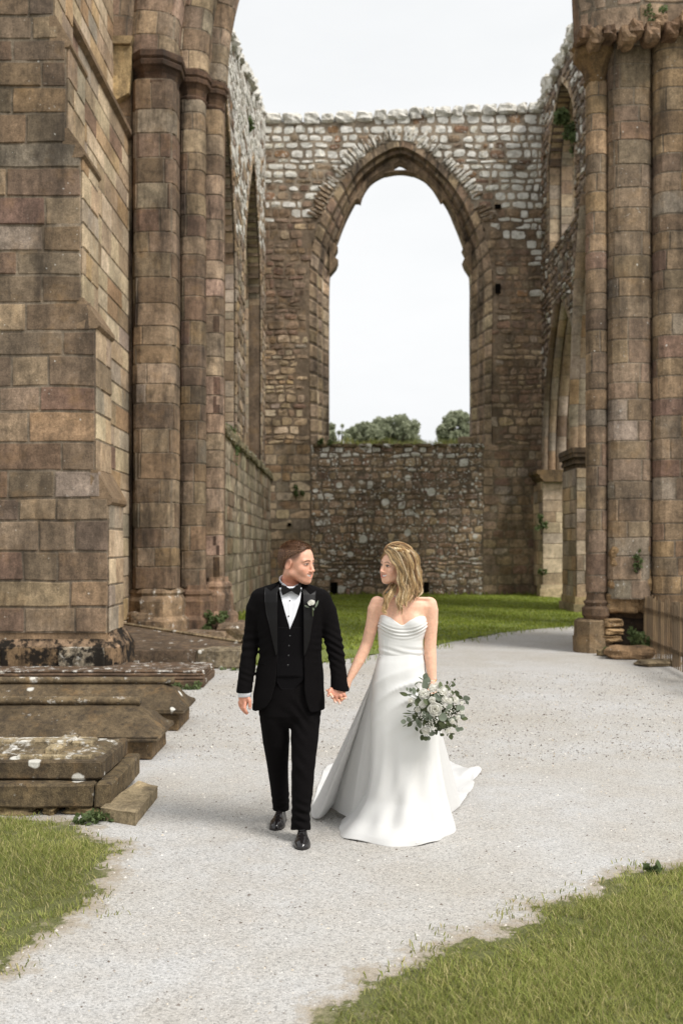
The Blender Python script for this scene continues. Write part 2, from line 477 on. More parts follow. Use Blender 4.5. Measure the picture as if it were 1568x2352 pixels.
# sloping top of the plinth
def ring(a, z, cut): return [(XL, YB - a, z), (xp + a - cut, YB - a, z), (xp + a, YB - a + cut, z), (xp + a, YB2 + .1, z)]
r1, r2 = ring(.07, .42, .16), ring(-.07, .64, .1)
V = r1 + r2
mb.add(V, [(0,1,5,4),(1,2,6,5),(2,3,7,6)], lin((146,122,98)) + (.15,))
pp = palette([(TAN, 1, .0), (GREY, 2, .5), (OCH, 1, .1)])
x = XL
while x < xp - .1:
    w = R.uniform(.5, .8); c = pp(0, 0)
    c = R.choice([lin((160,148,128)) + (.26,), lin((140,118,92)) + (.08,), lin((150,124,94)) + (.04,), lin((168,150,122)) + (.2,)])
    rock(mb, (x + w/2, YB - .03, .28), (w/2 - .012, .08, .155), c, e=12, jit=.02)
    rock(mb, (x + w/2, YB - .10, .06), (w/2 - .01, .08, .08), lin((176,166,148)) + (.45,), e=9, jit=.05)
    x += w
# black algae patches on the plinth are real growth: a material with its own stain
mpl = stone_mat('plinth_stone', 1.0, 0.2, 2.4, dark=(0.012, 0.01, 0.008), mott=.97, ms=4.0)
mb.build('plinth', mpl, corner)
# ---- flank wall running back from the buttress to the left pier
flank = empty('ashlar_wall', (-3.9, 16, 0), 'ashlar wall, its lit side coloured pale, running back between the corner buttress and the left clustered pier', 'wall')
mb = MB(); XF = -3.9
pf2 = palette([(TAN, 4, .02), (CREAM, 6, .0), (GREY, 3, .05), (OCH, 1.6, 0), (RED, .7, 0)])  # cream-heavy mix carries the light falling on this right-facing side
masonry(mb, lambda u, v, d: (XF + d, u, v), YB2, 18.7, 0, 9.25, .37, .75, pf2, depth=.018, rough=.01)
masonry(mb, lambda u, v, d: (XF - .25 + d, u, v), YB2, 18.7, 9.45, 13.0, .37, .8, pf2, depth=.018, rough=.01)
mb.box(XF - 1.3, XF - .002, YB2 + .2, 18.7, 0, 9.3, lin((170,150,120)))
mb.box(XF - 1.3, XF - .255, YB2 - .5, 18.7, 9.3, 13, lin((170,150,120)))
mb.build('wall_face', M['pale'], flank)
mb = MB()
mb.prism([(XF - .3, 9.62), (XF - .2, 9.62), (XF + .09, 9.34), (XF + .09, 9.26), (XF + .02, 9.2), (XF - .3, 9.2)], YB2 - .3, 18.7, 'y', lin((120,100,80)) + (.1,))
mb.build('string_course', M['pale'], flank)
# ---- generic pier pieces
def shaft_surf(cx, cy, r, sq=0.0):
    def f(u, v, d):
        a = u / r; ca, sa = math.cos(a), math.sin(a)
        k = 1.0
        if sq: k = 1.0 / (abs(ca)**sq + abs(sa)**sq) ** (1/sq)
        rr = (r + d) * k
        return (cx + rr*sa, cy - rr*ca, v)
    return f
def shaft(parent, cx, cy, r, z0, z1, ch, pal, mat, name='shaft', sw=None, sq=0.0, depth=.016, core=None, a0=-.62, a1=.62, rough=.004, stain=0.0):
    mb = MB()
    f = shaft_surf(cx, cy, r, sq)
    masonry(mb, f, a0*math.pi*r, a1*math.pi*r, z0, z1, ch, sw or r*1.9, pal, depth=depth, seg=r*.28, bev=.014, gap=.0035, rough=rough, wob=.012, mstep=.5, stain=stain)
    n = 20
    ring = [f(2*math.pi*r*i/n, 0, -.01)[:2] for i in range(n)]
    mb.prism(ring, z0, z1, 'z', lin((140,115,92)))
    return mb.build(name, mat, parent)
def ringstack(parent, cx, cy, prof, sides, name, mat, col, rot=0.0, jit=0.0, sq=None):
    """stacked polygon rings (z, r) -> moulded capital or base"""
    mb = MB(); V = []; fs = []; n = sides
    for z, r in prof:
        for i in range(n):
            a = rot + 2*math.pi*i/n
            q = 1 + jit * fn(math.cos(a)*2 + cx, math.sin(a)*2 + cy, z*5)
            V.append((cx + r*q*math.sin(a), cy - r*q*math.cos(a), z + jit*.1*fn(a, z, 2)))
    for j in range(len(prof)-1):
        for i in range(n):
            fs.append((j*n+i, j*n+(i+1) % n, (j+1)*n+(i+1) % n, (j+1)*n+i))
    fs.append(list(range(n))[::-1]); fs.append([len(V)-n+i for i in range(n)])
    mb.add(V, fs, col)
    return mb.build(name, mat, parent)
CAPP = [(-.42, 1.06), (-.36, 1.16), (-.33, 1.16), (-.30, 1.05), (-.18, 1.12), (-.10, 1.28), (-.07, 1.42), (0.0, 1.46), (.03, 1.38), (.07, 1.5), (.17, 1.5), (.2, 1.4)]
BASEP = [(0, 1.75), (.42, 1.75), (.46, 1.62), (.50, 1.5), (.78, 1.5), (.82, 1.38), (.88, 1.28), (.93, 1.36), (.98, 1.3), (1.02, 1.08), (1.1, 1.04)]
# ---- left clustered pier
lp = empty('clustered_pier', (PX(400, 18.6), 18.8, 0), 'tall clustered pier of brown and plum stone shafts with moulded capitals, left of the groom', 'pier')
ppl = palette([(TAN, 3.4, .02), (BROWN, 4.4, .03), (RED, 1.7, .0), (GREY, 1.2, .06), (OCH, .7, 0)], .78)
ppk = palette([([lin((196,158,134)), lin((186,146,124)), lin((178,150,128))], 5, .02), (TAN, 2, .02), (BROWN, 1, 0)])
ZC = 10.55
s1 = (PX(358, 18.3), 18.42, .385)
s2 = (PX(441, 18.9), 18.98, .235)
s3 = (PX(488, 19.3), 19.38, .195)
shaft(lp, *s1, 1.0, ZC - .3, .41, ppl, M['pier'], sq=5.0, sw=.62)
shaft(lp, *s2, 1.0, ZC - .35, .40, ppl, M['pier'], sq=3.0, sw=.5)
shaft(lp, *s3, 1.15, ZC - .35, .40, ppk, M['pier'], sq=3.2, sw=1.6, stain=.6)
mb = MB()   # flat pilaster on the left
masonry(mb, lambda u, v, d: (u, 18.25 - d, v), PX(272, 18.25), PX(303, 18.25), 0, ZC - .1, .4, .5, ppl, depth=.016)
mb.box(PX(272, 18.25), PX(303, 18.25), 18.255, 19.2, 0, ZC, lin((140,115,92)))
mb.build('pilaster', M['pier'], lp)
mb = MB()
mb.box(PX(268, 18.5), s2[0], 18.8, 20.4, 0, 12.6, lin((96,76,60)))
mb.box(s2[0] - .01, s3[0] + .12, 19.42, 20.4, 0, 12.6, lin((120,98,78)))
mb.build('core', M['pier'], lp)
capc = lin((92, 72, 58)) + (.06,)
for (cx, cy, r), k in ((s1, 1.0), (s2, .92), (s3, .86)):
    ringstack(lp, cx, cy, [(ZC + z*k, r*(1 + (m-1)*(.82 if r > .3 else 1.15))) for z, m in CAPP], 8 if r > .3 else 10, 'capital', M['pier'], capc, rot=math.pi/8, jit=.04)
mb = MB()
mb.prism([(PX(238, 18.2), ZC - .6), (PX(262, 18.2), ZC - .72), (PX(300, 18.2), ZC - .55), (PX(306, 18.2), ZC - .1), (PX(306, 18.2), ZC + .3), (PX(238, 18.2), ZC + .3)], 18.05, 18.6, 'y', lin((176,152,112)))
mb.prism([(PX(232, 18.2), ZC + .31), (PX(305, 18.2), ZC + .31), (PX(312, 18.2), ZC + .45), (PX(230, 18.2), ZC + .45)], 17.98, 18.62, 'y', lin((160,138,104)))
mb.build('impost', M['pier'], lp)
ringstack(lp, s1[0], s1[1], [(z*1.0, .36*m if m > 1.45 else .385*m*.98) for z, m in BASEP], 8, 'base', M['pier'], lin((150,126,100)) + (.22,), rot=math.pi/8, jit=.05)
ringstack(lp, s2[0] + .05, s2[1], [(z*.95, .26*m) for z, m in BASEP], 8, 'base', M['pier'], lin((130,104,84)) + (.1,), rot=math.pi/8, jit=.06)
ringstack(lp, s3[0] + .06, s3[1], [(z*1.08, .215*m*(1.18 if z < .5 else 1.08)) for z, m in BASEP], 10, 'base', M['pier'], lin((168,138,114)) + (.16,), rot=.2, jit=.06)
mb = MB()
for cx_, cy_, hx, hy, hz in ((PX(395, 18.0), 18.0, .5, .28, .12), (PX(470, 18.3), 18.3, .42, .3, .13), (PX(530, 18.4), 18.5, .26, .3, .2), (PX(330, 17.8), 17.9, .45, .25, .14), (PX(553, 18.6), 18.9, .13, .28, .2)):
    rock(mb, (cx_, cy_, hz*.8), (hx, hy, hz), lin((138,118,98)) + (.2,), e=6, jit=.09)
mb.build('footing_stone', M['tomb'], lp)
# broken springing of the crossing arch above the capitals: curved stone ribs
def arch_rib(parent, cx, cy, r, z0, side, Rr, ang, pal, mat, sq=3.0, name='arch_rib'):
    mb = MB()
    def f(u, v, d):
        a = u / r; th = v / Rr
        k = 1.0 / (abs(math.cos(a))**sq + abs(math.sin(a))**sq) ** (1/sq) if sq else 1.0
        lx, ly = (r + d)*k*math.sin(a), -(r + d)*k*math.cos(a)
        # centre of curvature to the side
        off = Rr * (1 - math.cos(th)); zz = Rr * math.sin(th)
        return (cx + side*off + lx*math.cos(th), cy + ly, z0 + zz - side*lx*math.sin(th))
    masonry(mb, f, -.7*math.pi*r, .7*math.pi*r, 0, Rr*ang, .4, r*1.7, pal, depth=.014, seg=r*.3, bev=.014, mstep=.3)
    return mb.build(name, mat, parent)
parch = palette([(TAN, 3, .03), ([lin((176,142,120)), lin((160,124,104))], 4, .03), (BROWN, 2, .06), (GREY, 1, .1)])
for cx, cy, r, rr in ((s1[0] - .06, s1[1] + .1, .44, 7.4), (s2[0], s2[1], .30, 7.1), (s3[0] + .02, s3[1], .25, 6.9)):
    arch_rib(lp, cx, cy, r, ZC + .18, 1, rr, .33, parch, M['pier'])
arch_rib(lp, PX(268, 18.3), 18.4, .32, ZC + .42, 1, 9.0, .2, parch, M['pier'], sq=6)
# ---- left side wall (long wall with two tall lancets)
XW = -2.83
sw_ = empty('ruined_side_wall', (XW, 28, 0), 'long ruined side wall on the left with two tall lancet openings and a lichen-white broken top', 'wall')
def topL(Y): return 14.3 + (Y - 24) * (3.5/12.8) + .22*fn(Y*1.7, 4.0) + .1*fn(Y*5, 1.0)
def lancet(a, b, zs, za, sill):
    """opening test in (u,z): pointed arch"""
    c = (a+b)/2; hw = (b-a)/2
    def f(u, z):
        if z < sill or z > za or u < a or u > b: return False
        if z <= zs: return True
        t = (z - zs)/(za - zs); return abs(u - c) < hw * (1 - t**1.9)
    def top(u):
        if u <= a or u >= b: return None
        k = (1 - abs(u-c)/hw) ; return zs + (za-zs) * k ** (1/1.9) if k > 0 else zs
    f.top = lambda u: zs + (za-zs) * max(0, (1 - abs(u-c)/hw)) ** (1/1.9)
    f.a, f.b, f.sill, f.zs, f.za = a, b, sill, zs, za
    def curve(n=40):
        pts = [(a, sill), (a, zs)]
        for i in range(1, n):
            t = i/n; pts.append((c - hw*(1 - t**1.9), zs + (za-zs)*t))
        pts.append((c, za))
        for i in range(n-1, 0, -1):
            t = i/n; pts.append((c + hw*(1 - t**1.9), zs + (za-zs)*t))
        pts += [(b, zs), (b, sill)]
        return np.array(pts)
    f.curve = curve
    return f
def spans_with(openings, top, z0=0.0):
    def s(u):
        t = top(u); cuts = [(o.sill, o.top(u)) for o in openings if o.a < u < o.b]
        cuts.sort(); out = []; z = z0
        for a, b in cuts:
            if b > z: out.append((z, a)); z = b
        if z < t: out.append((z, t))
        return out
    return s
LW = [lancet(28.9, 34.6, 9.6, 14.2, 4.4), lancet(20.6, 26.3, 8.8, 13.2, 4.2)]
mb = MB()
wall_core(mb, 20.8, 36.8, .16, spans_with(LW, topL), lambda u, t, z: (XW - t, u, z), 0.012, 1.6, lin((120,102,84)))
plw = palette([(BROWN, 3, .1), (TAN, 3.5, .12), (GREY, 3, .2), (OCH, .8, 0)])
pwh = palette([([lin((226,218,200)), lin((210,200,182)), lin((236,230,216))], 5, .56), (GREY, 2, .46), (BROWN, 1, .3)])
def palL(u, v):
    t = v - (topL(u) - 5.0)
    return pwh(u, v) if (t > 0 and R.random() < .25 + t*.22) else plw(u, v)
mk = lambda u, v: not any(o(u, v) for o in LW) and v < topL(u) - .1
masonry(mb, lambda u, v, d: (XW + d, u, v), 20.8, 36.78, 4.3, 18.0, .30, .5, palL, depth=.05, rough=.04, roundness=.7, wob=.03, mask=mk, mstep=.16)
mb.build('wall_face', M['rubble'], sw_)
mb = MB()
pgl = palette([([lin((172,166,146)), lin((158,150,128)), lin((146,136,112)), lin((180,170,146))], 5, .1), (BROWN, 1.6, .05)])
XW2 = -2.62
masonry(mb, lambda u, v, d: (XW2 + d, u, v), 20.9, 36.78, 0, 4.3, .42, .8, pgl, depth=.03, rough=.03, roundness=.3, wob=.02)
mb.box(XW + .1, XW2 - .003, 20.9, 36.78, 0, 4.3, lin((150,140,116)))
for i in range(34):
    y = 21.2 + i*.47
    rock(mb, (XW2 - .06, y, 4.36 + .07*fn(y)), (.17, .25, .1 + .05*R.random()), lin((128,118,92)) + (.22,), jit=.12)
mg = stone_mat('mossy_lower_stone', .75, .2, dark=(0.05, 0.05, 0.025))
mb.build('lower_wall', mg, sw_)
def reveal(parent, op, place, t0, t1, pal, mat, name, ch=.36, orders=2, band=0.0):
    """dressed stone lining of an opening: stepped orders going through the wall"""
    mb = MB(); cur = op.curve() if hasattr(op, 'curve') else op
    cl = cumlen(cur); L = cl[-1]
    cen = cur.mean(axis=0)
    def nrm(s):
        p, d = polyat(cur, cl, s); nn = np.array([-d[1], d[0]])
        if np.dot(cen - p, nn) < 0: nn = -nn
        return p, nn
    steps = np.linspace(t0, t1, orders*2 + 1)
    for k in range(orders*2):
        ins = .09 * ((k+1)//2) * 1.0
        a, b = steps[k], steps[k+1]
        def f(u, v, d, ins=ins, a=a):
            p, nn = nrm(u); q = p + nn*(ins + d)
            return place(q[0], a + v, q[1])
        masonry(mb, f, 0, L, 0, b - a, (b-a), ch, pal, depth=.012, seg=.3, bev=.012, gap=.006, mstep=.5, jit=0.0)
    if band:
        def g(u, v, d):
            p, nn = nrm(u); q = p - nn*v
            return place(q[0], t0 - .02 - d, q[1])
        masonry(mb, g, 0, L, -.02, band, band, ch*.8, pal, depth=.04, seg=.3, bev=.014, gap=.008, mstep=.5, jit=0.0)
    return mb.build(name, mat, parent)
prv = palette([(GREY, 3, .02), (TAN, 4, .0), (BROWN, 1.6, 0), (CREAM, 1, 0)])
prshade = palette([(BROWN, 3, 0), (GREY, 2, 0), (TAN, 2, 0)], .62)  # darkened mix: shade of the first arcade arch and leftmost rib put into colour
for o in LW:
    reveal(sw_, o, lambda u, t, z: (XW - t, u, z), 0.0, 1.5, prv, M['pale'], 'window_reveal', band=.22)
mb = MB()
for i in range(46):
    y = 20.9 + i*.345
    rock(mb, (XW - .35 + R.uniform(-.12, .15), y, topL(y) + .02), (.42, .2, .14 + .1*R.random()), lin((222,214,198)) + (.55,), rz=R.uniform(-.2,.2), jit=.14)
mb.build('coping', M['rubble'], sw_)
# ---- end wall with the great window
YE = 36.8
ew = empty('ruined_end_wall', (2.3, YE, 0), 'far rubble end wall pierced by a great pointed window open to the sky', 'wall')
def E(x, y, Y=YE): return (PX(x, Y), PZ(y, Y))
outer = smooth_poly([E(*q) for q in ((713, 1030), (712, 900), (711, 760), (711, 640), (719, 560), (733, 510), (752, 468), (771, 436), (814, 378), (862, 341), (918, 322), (972, 344), (1025, 388), (1068, 438), (1088, 474), (1104, 512), (1120, 566), (1129, 640), (1129, 760), (1128, 900), (1128, 1030))], 120)
inner = smooth_poly([E(q[0], q[1], YE + .56) for q in ((756, 1030), (756, 900), (756, 760), (757, 645), (764, 590), (776, 553), (792, 510), (812, 470), (838, 428), (875, 396), (918, 374), (958, 394), (994, 428), (1026, 470), (1044, 510), (1061, 553), (1072, 590), (1080, 645), (1080, 760), (1081, 900), (1081, 1030))], 120)
def curtop(cur):
    xs = cur[:, 0]
    def f(x):
        m = np.argsort(np.abs(xs - x))[:4]; return float(cur[m, 1].max())
    return f
def inpoly(poly, x, y):
    c = False; n = len(poly); j = n-1
    for i in range(n):
        if (poly[i][1] > y) != (poly[j][1] > y) and x < (poly[j][0]-poly[i][0])*(y-poly[i][1])/(poly[j][1]-poly[i][1]) + poly[i][0]: c = not c
        j = i
    return c
ZS = PZ(1024, YE)
out_l = [tuple(q) for q in outer]
top_at = {}
def outer_top(x):
    best = None
    for (a, b), (c, d) in zip(out_l, out_l[1:]):
        if (a <= x <= c) or (c <= x <= a):
            z = b + (d-b)*(x-a)/(c-a) if c != a else max(b, d)
            best = z if best is None else max(best, z)
    return best
def topE(x):
    return interp([(PX(608,YE), PZ(272,YE)), (PX(760,YE), PZ(270,YE)), (PX(918,YE), PZ(262,YE)), (PX(1000,YE), PZ(256,YE)), (PX(1250,YE), PZ(246,YE))], x) - .16
X0E, X1E = PX(604, YE), PX(1250, YE)
mb = MB()
def spE(x):
    ot = outer_top(x)
    return [(0, topE(x))] if (ot is None or x < PX(713,YE) or x > PX(1128,YE)) else [(0, ZS), (ot, topE(x))]
wall_core(mb, X0E - .4, X1E + .4, .13, spE, lambda u, t, z: (u, YE + t, z), 0.012, 1.5, lin((112,92,74)))
pe_d = palette([([lin((150,122,98)), lin((134,110,92)), lin((162,132,104)), lin((122,100,84))], 6, .0), (BROWN, 3, .02), (RED, 1.3, 0), (TAN, .6, 0)])
pe_m = palette([(BROWN, 2, .05), (TAN, 5, .04), ([lin((150,124,100)), lin((136,112,94))], 2, .0), (RED, 1, 0), (GREY, .8, .2)])
pe_l = palette([(TAN, 4, .05), (OCH, 2.4, 0), (CREAM, 2.5, 0), (BROWN, 1, 0), (GREY, 1, .05)])
pe_w = palette([([lin((236,230,216)), lin((222,214,198)), lin((242,238,228))], 6, .58), ([lin((206,198,180))], 2, .5), (BROWN, .8, .3)])
def palE(u, v):
    c = palE0(u, v); return c if (c[3] > .3 or v > PZ(800, YE)) else tuple(q*1.25 for q in c[:3]) + (c[3],)
def palE0(u, v):
    x = 784 + u*F/YE; y = 1258 - (v - CAMH)*F/YE
    x += 60*fn(u*.7, v*.7, 1); y += 70*fn(u*.6, v*.6, 5)
    lim = 470 if x < 720 else (480 if x < 1130 else 520 + (x-1130)*.9)
    r = R.random()
    pw = max(0.0, min(.95, (lim + 50 - y)/190))
    if r < pw: return pe_w(u, v)
    if y < lim: return pe_m(u, v)
    r = R.random()
    if x > 1150 and y < 680: return pe_w(u, v) if r < .16 else pe_d(u, v)
    if x < 730:
        if y < 780: return pe_d(u, v)
        return pe_l(u, v) if r < .8 else pe_m(u, v)
    if y < 1000: return pe_d(u, v) if r < .45 else pe_m(u, v)
    return pe_m(u, v) if r < .7 else pe_l(u, v)
def mkE(u, v):
    return not inpoly(out_l, u, v) and v < topE(u) + .02
se = lambda u, v, d: (u, YE - d, v)
masonry(mb, se, X0E, X1E, PZ(480, YE), PZ(262, YE), .25, .42, palE, depth=.055, rough=.05, roundness=.8, wob=.08, mask=mkE, gap=.014, bev=.035, mstep=.1, mortar=(.34,.28,.21), jit=.4)
masonry(mb, se, X0E, X1E, ZS + .05, PZ(480, YE), .27, .42, palE, depth=.045, rough=.05, roundness=.6, wob=.07, mask=mkE, gap=.008, bev=.03, mstep=.1, mortar=(.24,.18,.125), jit=.4)
mb.build('wall_face', M['rubble'], ew)
# lower wall: sides dressed, middle rough and lichen spotted
mb = MB()
masonry(mb, se, X0E, PX(713, YE), 0, ZS + .05, .34, .55, pe_l, depth=.03, rough=.03, roundness=.4, wob=.03, mstep=.2)
masonry(mb, se, PX(1108, YE), X1E, 0, ZS + .05, .33, .45, pe_m, depth=.04, rough=.03, roundness=.6, wob=.03, mstep=.2, mortar=(.24,.19,.13))
mb.build('lower_wall', M['rubble'], ew)
mb = MB()
def pmid(u, v):
    c = pe_m(u, v) if R.random() < .5 else pe_d(u, v)
    c = tuple(q*1.25 for q in c[:3]) + (c[3],)
    y = 1258 - (v - CAMH)*F/YE
    li = .0
    if y < 1055: li = .62 if R.random() < .45 else .2
    elif y < 1190: li = .54 if R.random() < .12 else .15
    elif R.random() < .12: li = .4
    return tuple(c[:3]) + (li,)
masonry(mb, lambda u, v, d: (u, YE - .02 - d, v), PX(713, YE), PX(1108, YE), 0, ZS, .26, .38, pmid, depth=.04, rough=.06, roundness=.6, wob=.09, gap=.008, bev=.035, mstep=.12, mortar=(.2,.155,.11), jit=.45)
mb.build('sill_wall', M['lichened'], ew)
# stone orders lining the window
mb = MB()
clo, cli = cumlen(outer), cumlen(inner)
pj = palette([(TAN, 5, .0), (CREAM, 1.5, 0), ([lin((170,148,128)), lin((160,140,124))], 3, 0)])
pa = palette([(BROWN, 4, 0), ([lin((140,116,96)), lin((150,124,102))], 4, 0), (TAN, 2, 0)])
def lerp_curve(t, y):
    def f(u):
        a, _ = polyat(outer, clo, u*clo[-1]); b, _ = polyat(inner, cli, u*cli[-1])
        return a*(1-t) + b*t
    return f
steps = [(0.0, 0.0), (.42, .02), (.5, .22), (.66, .26), (.72, .5), (1.0, .62), (1.0, 1.1)]
prof_t = [(0.0, -.02), (.38, -.02), (.46, .2), (.62, .22), (.70, .48), (.97, .56), (1.0, .95)]
NL = 46
for k in range(len(prof_t)-1):
    (ta, ya), (tb, yb) = prof_t[k], prof_t[k+1]
    wdt = math.hypot((tb-ta)*.75, yb-ya)
    for i in range(NL):
        u0, u1 = i/NL, (i+1)/NL
        col = (pa if .3 < (u0+u1)/2 < .7 else pj)(0, 0)
        V = []
        g = .0012; bv = .0022
        us = [u0 + g, u0 + g + bv, (u0+u1)/2, u1 - g - bv, u1 - g]
        vs = [0.0, .06, .5, .94, 1.0]
        for vv in vs:
            for uu in us:
                t, y = ta + (tb-ta)*vv, ya + (yb-ya)*vv
                a, _ = polyat(outer, clo, uu*clo[-1]); b, _ = polyat(inner, cli, uu*cli[-1])
                q = a*(1-t) + b*t
                e = uu in (us[0], us[-1])
                dy = -.0 if not e else .03
                V.append((q[0], YE + y + dy, q[1]))
        fs = [(j*5+i2, j*5+i2+1, (j+1)*5+i2+1, (j+1)*5+i2) for j in range(4) for i2 in range(4)]
        mb.add(V, fs, col)
    # joint backing
    V = []; fs = []
    for i in range(NL*2 + 1):
        uu = i/(NL*2)
        a, _ = polyat(outer, clo, uu*clo[-1]); b, _ = polyat(inner, cli, uu*cli[-1])
        for t, y in ((ta, ya), (tb, yb)):
            q = a*(1-t) + b*t; V.append((q[0], YE + y + .025, q[1]))
    for i in range(NL*2): fs.append((2*i, 2*i+1, 2*i+3, 2*i+2))
    mb.add(V, fs, (.2,.155,.11,0))
mb.build('window_arch', M['pier'], ew)
# relieving voussoirs over the arch
mb = MB()
L = clo[-1]
u = .33*L
while u < .67*L:
    w = R.uniform(.12, .2); p, d = polyat(outer, clo, u + w/2)
    nn = np.array([-d[1], d[0]]); nn = nn if nn[1] > 0 else -nn
    if abs(u - L/2) > .1 and R.random() < .85:
        ln = R.uniform(.3, .56); c0 = p + nn*(.05 + ln/2); an = math.atan2(nn[1], nn[0])
        wh = abs(u - L/2) < .13*L
        col = (lin(R.choice([(226,218,202), (196,182,160), (170,150,126)])) + (R.choice([.56, .4]),)) if wh else (lin((150,130,108)) + (.25,))
        V0 = len(mb.v); rock(mb, (0, 0, 0), (ln/2, .1, w/2 - .015), col, e=3.5, jit=.2)
        for i in range(V0, len(mb.v)):
            x, y, z = mb.v[i]
            mb.v[i] = (c0[0] + x*math.cos(an) - z*math.sin(an), YE - .02 + y, c0[1] + x*math.sin(an) + z*math.cos(an))
    u += w
mb.build('relieving_arch', M['rubble'], ew)
mb = MB()
x = X0E
while x < X1E:
    w = R.uniform(.4, .8)
    rock(mb, (x + w/2, YE + .45, topE(x + w/2) + .13 + .03*fn(x*3)), (w/2 - .015, .62, .20 + .04*R.random()), lin((226,220,206)) + (.5,), e=6, jit=.1)
    x += w
mb.build('coping', M['rubble'], ew)
# broken tracery left in the window head
mb = MB()
tr_outer = [E(x, y, 37.6) for x, y in ((770, 556), (788, 508), (808, 466), (836, 424), (874, 390), (918, 368), (962, 390), (1000, 424), (1030, 466), (1050, 508), (1066, 556))]
foilL = [E(x, y, 37.6) for x, y in ((776, 556), (790, 514), (806, 484), (820, 470), (827, 477), (833, 456), (852, 428), (881, 411), (904, 406))]
foilR = [E(x, y, 37.6) for x, y in ((932, 406), (953, 411), (982, 428), (1003, 458), (1011, 473), (1018, 468), (1030, 484), (1046, 514), (1061, 556))]
def strip(mb, A, B, y0, y1, col):
    """solid between two polylines in the x,z plane"""
    A = smooth_poly(A, 30); B = smooth_poly(B, 30); ca, cb = cumlen(A), cumlen(B); n = 26
    V = []
    for i in range(n+1):
        a, _ = polyat(A, ca, ca[-1]*i/n); b, _ = polyat(B, cb, cb[-1]*i/n)
        m = (a+b)/2
        V += [(a[0], y0, a[1]), (a[0], y1, a[1]), (b[0], y1, b[1]), ((b*.98+m*.02)[0], y0 + .06, b[1]), (m[0], y0 - .05, m[1])]
    fs = []
    for i in range(n):
        for k in range(5): fs.append((i*5+k, i*5+(k+1) % 5, (i+1)*5+(k+1) % 5, (i+1)*5+k))
    fs += [[0,1,2,3,4], [n*5+k for k in (4,3,2,1,0)]]
    mb.add(V, fs, col)
tcl = lin((150,128,104)) + (.0,)
strip(mb, tr_outer[:5] + [E(902, 376, 37.6)], foilL, 37.25, 37.5, tcl)
strip(mb, [E(934, 376, 37.6)] + tr_outer[6:], foilR, 37.25, 37.5, tcl)
strip(mb, [E(880, 397, 37.6), E(905, 378, 37.6), E(918, 366, 37.6), E(931, 378, 37.6), E(956, 397, 37.6)], [E(884, 404, 37.6), E(908, 391, 37.6), E(918, 386, 37.6), E(928, 391, 37.6), E(952, 404, 37.6)], 37.27, 37.48, tcl)
strip(mb, [E(880, 402, 37.6), E(905, 398, 37.6), E(918, 398, 37.6), E(931, 398, 37.6), E(956, 402, 37.6)], [E(884, 411, 37.6), E(905, 407, 37.6), E(918, 406, 37.6), E(931, 407, 37.6), E(952, 411, 37.6)], 37.27, 37.48, tcl)
for s in (1, -1):
    pts = [(757, 572), (768, 566), (776, 577), (770, 588), (766, 596), (777, 606), (773, 617), (766, 626), (757, 636)] if s == 1 else [(1079, 572), (1068, 564), (1060, 576), (1066, 588), (1070, 596), (1061, 604), (1066, 618), (1073, 628), (1080, 640)]
    mb.prism([E(x, y, 37.7) for x, y in (pts if s == 1 else pts[::-1])], 37.2, 37.9, 'y', tcl)
mb.build('tracery', M['pier'], ew)
mb = MB()   # sill course
x = PX(716, YE)
while x < PX(1108, YE):
    w = R.uniform(.35, .7)
    rock(mb, (x + w/2, YE + .3, ZS + .0), (w/2 - .01, .42, .085), lin((110, 96, 72)) + (R.choice([.1, .45]),), e=6, jit=.1)
    x += w
mb.box(PX(713, YE), PX(1128, YE), YE + .1, YE + 1.5, ZS - .3, ZS - .02, lin((100,84,64)))
rock(mb, (PX(843+40, YE), YE + .3, ZS + .13), (.2, .15, .08), lin((90,74,58)))
rock(mb, (PX(1070, YE), YE + .2, ZS + .2), (.28, .25, .16), lin((150,132,108)) + (.2,))
mb.build('sill', M['rubble'], ew)
# sockets in the wall: near-black blocks on its face stand for their inner shade
mb = MB()
def hole(x, y, w, h):
    mb.box(PX(x - w/2, YE), PX(x + w/2, YE), YE - .085, YE - .06, PZ(y + h/2, YE), PZ(y - h/2, YE), (.006, .005, .004, 0))
hole(1142, 664, 12, 22); hole(1142, 476, 14, 10); hole(767, 1350, 17, 26); hole(978, 1349, 12, 24); hole(665, 1205, 9, 8)
mb.build('wall_socket', simple('socket_shade', (.006,.005,.004), 1.0, 0.0), ew)
# ---- right side wall
XR = 7.42
rw = empty('ruined_side_wall', (XR, 30, 0), 'ruined side wall on the right with pointed arcade arches below and a window near its jagged top', 'wall')
def topR(Y): return 18.15 + .3*fn(Y*1.3, 8.0) + .15*fn(Y*4, 2.0)
def arcade(a, b, zs, za, sill, pk):
    """asymmetric pointed arch with the apex at pk"""
    o = lancet(a, b, zs, za, sill)
    def hw(u): return (pk - a) if u < pk else (b - pk)
    o2 = lambda u, z: (a < u < b and sill < z and z < o2.top(u))
    o2.top = lambda u: zs + (za - zs) * max(0.0, 1 - abs(u - pk)/hw(u)) ** (1/1.9)
    o2.a, o2.b, o2.sill, o2.zs, o2.za = a, b, sill, zs, za
    def curve(n=40):
        pts = [(a, sill), (a, zs)] + [(pk - (pk-a)*(1-(i/n)**1.9), zs + (za-zs)*i/n) for i in range(1, n)] + [(pk, za)]
        pts += [(pk + (b-pk)*(1-(i/n)**1.9), zs + (za-zs)*i/n) for i in range(n-1, 0, -1)] + [(b, zs), (b, sill)]
        return np.array(pts)
    o2.curve = curve
    return o2
RW = [arcade(29.6, 36.0, 4.8, 10.2, 0.0, 33.6), arcade(21.5, 28.0, 4.8, 10.4, 0.0, 24.8), lancet(31.6, 35.6, 15.2, 17.5, 12.2)]
mb = MB()
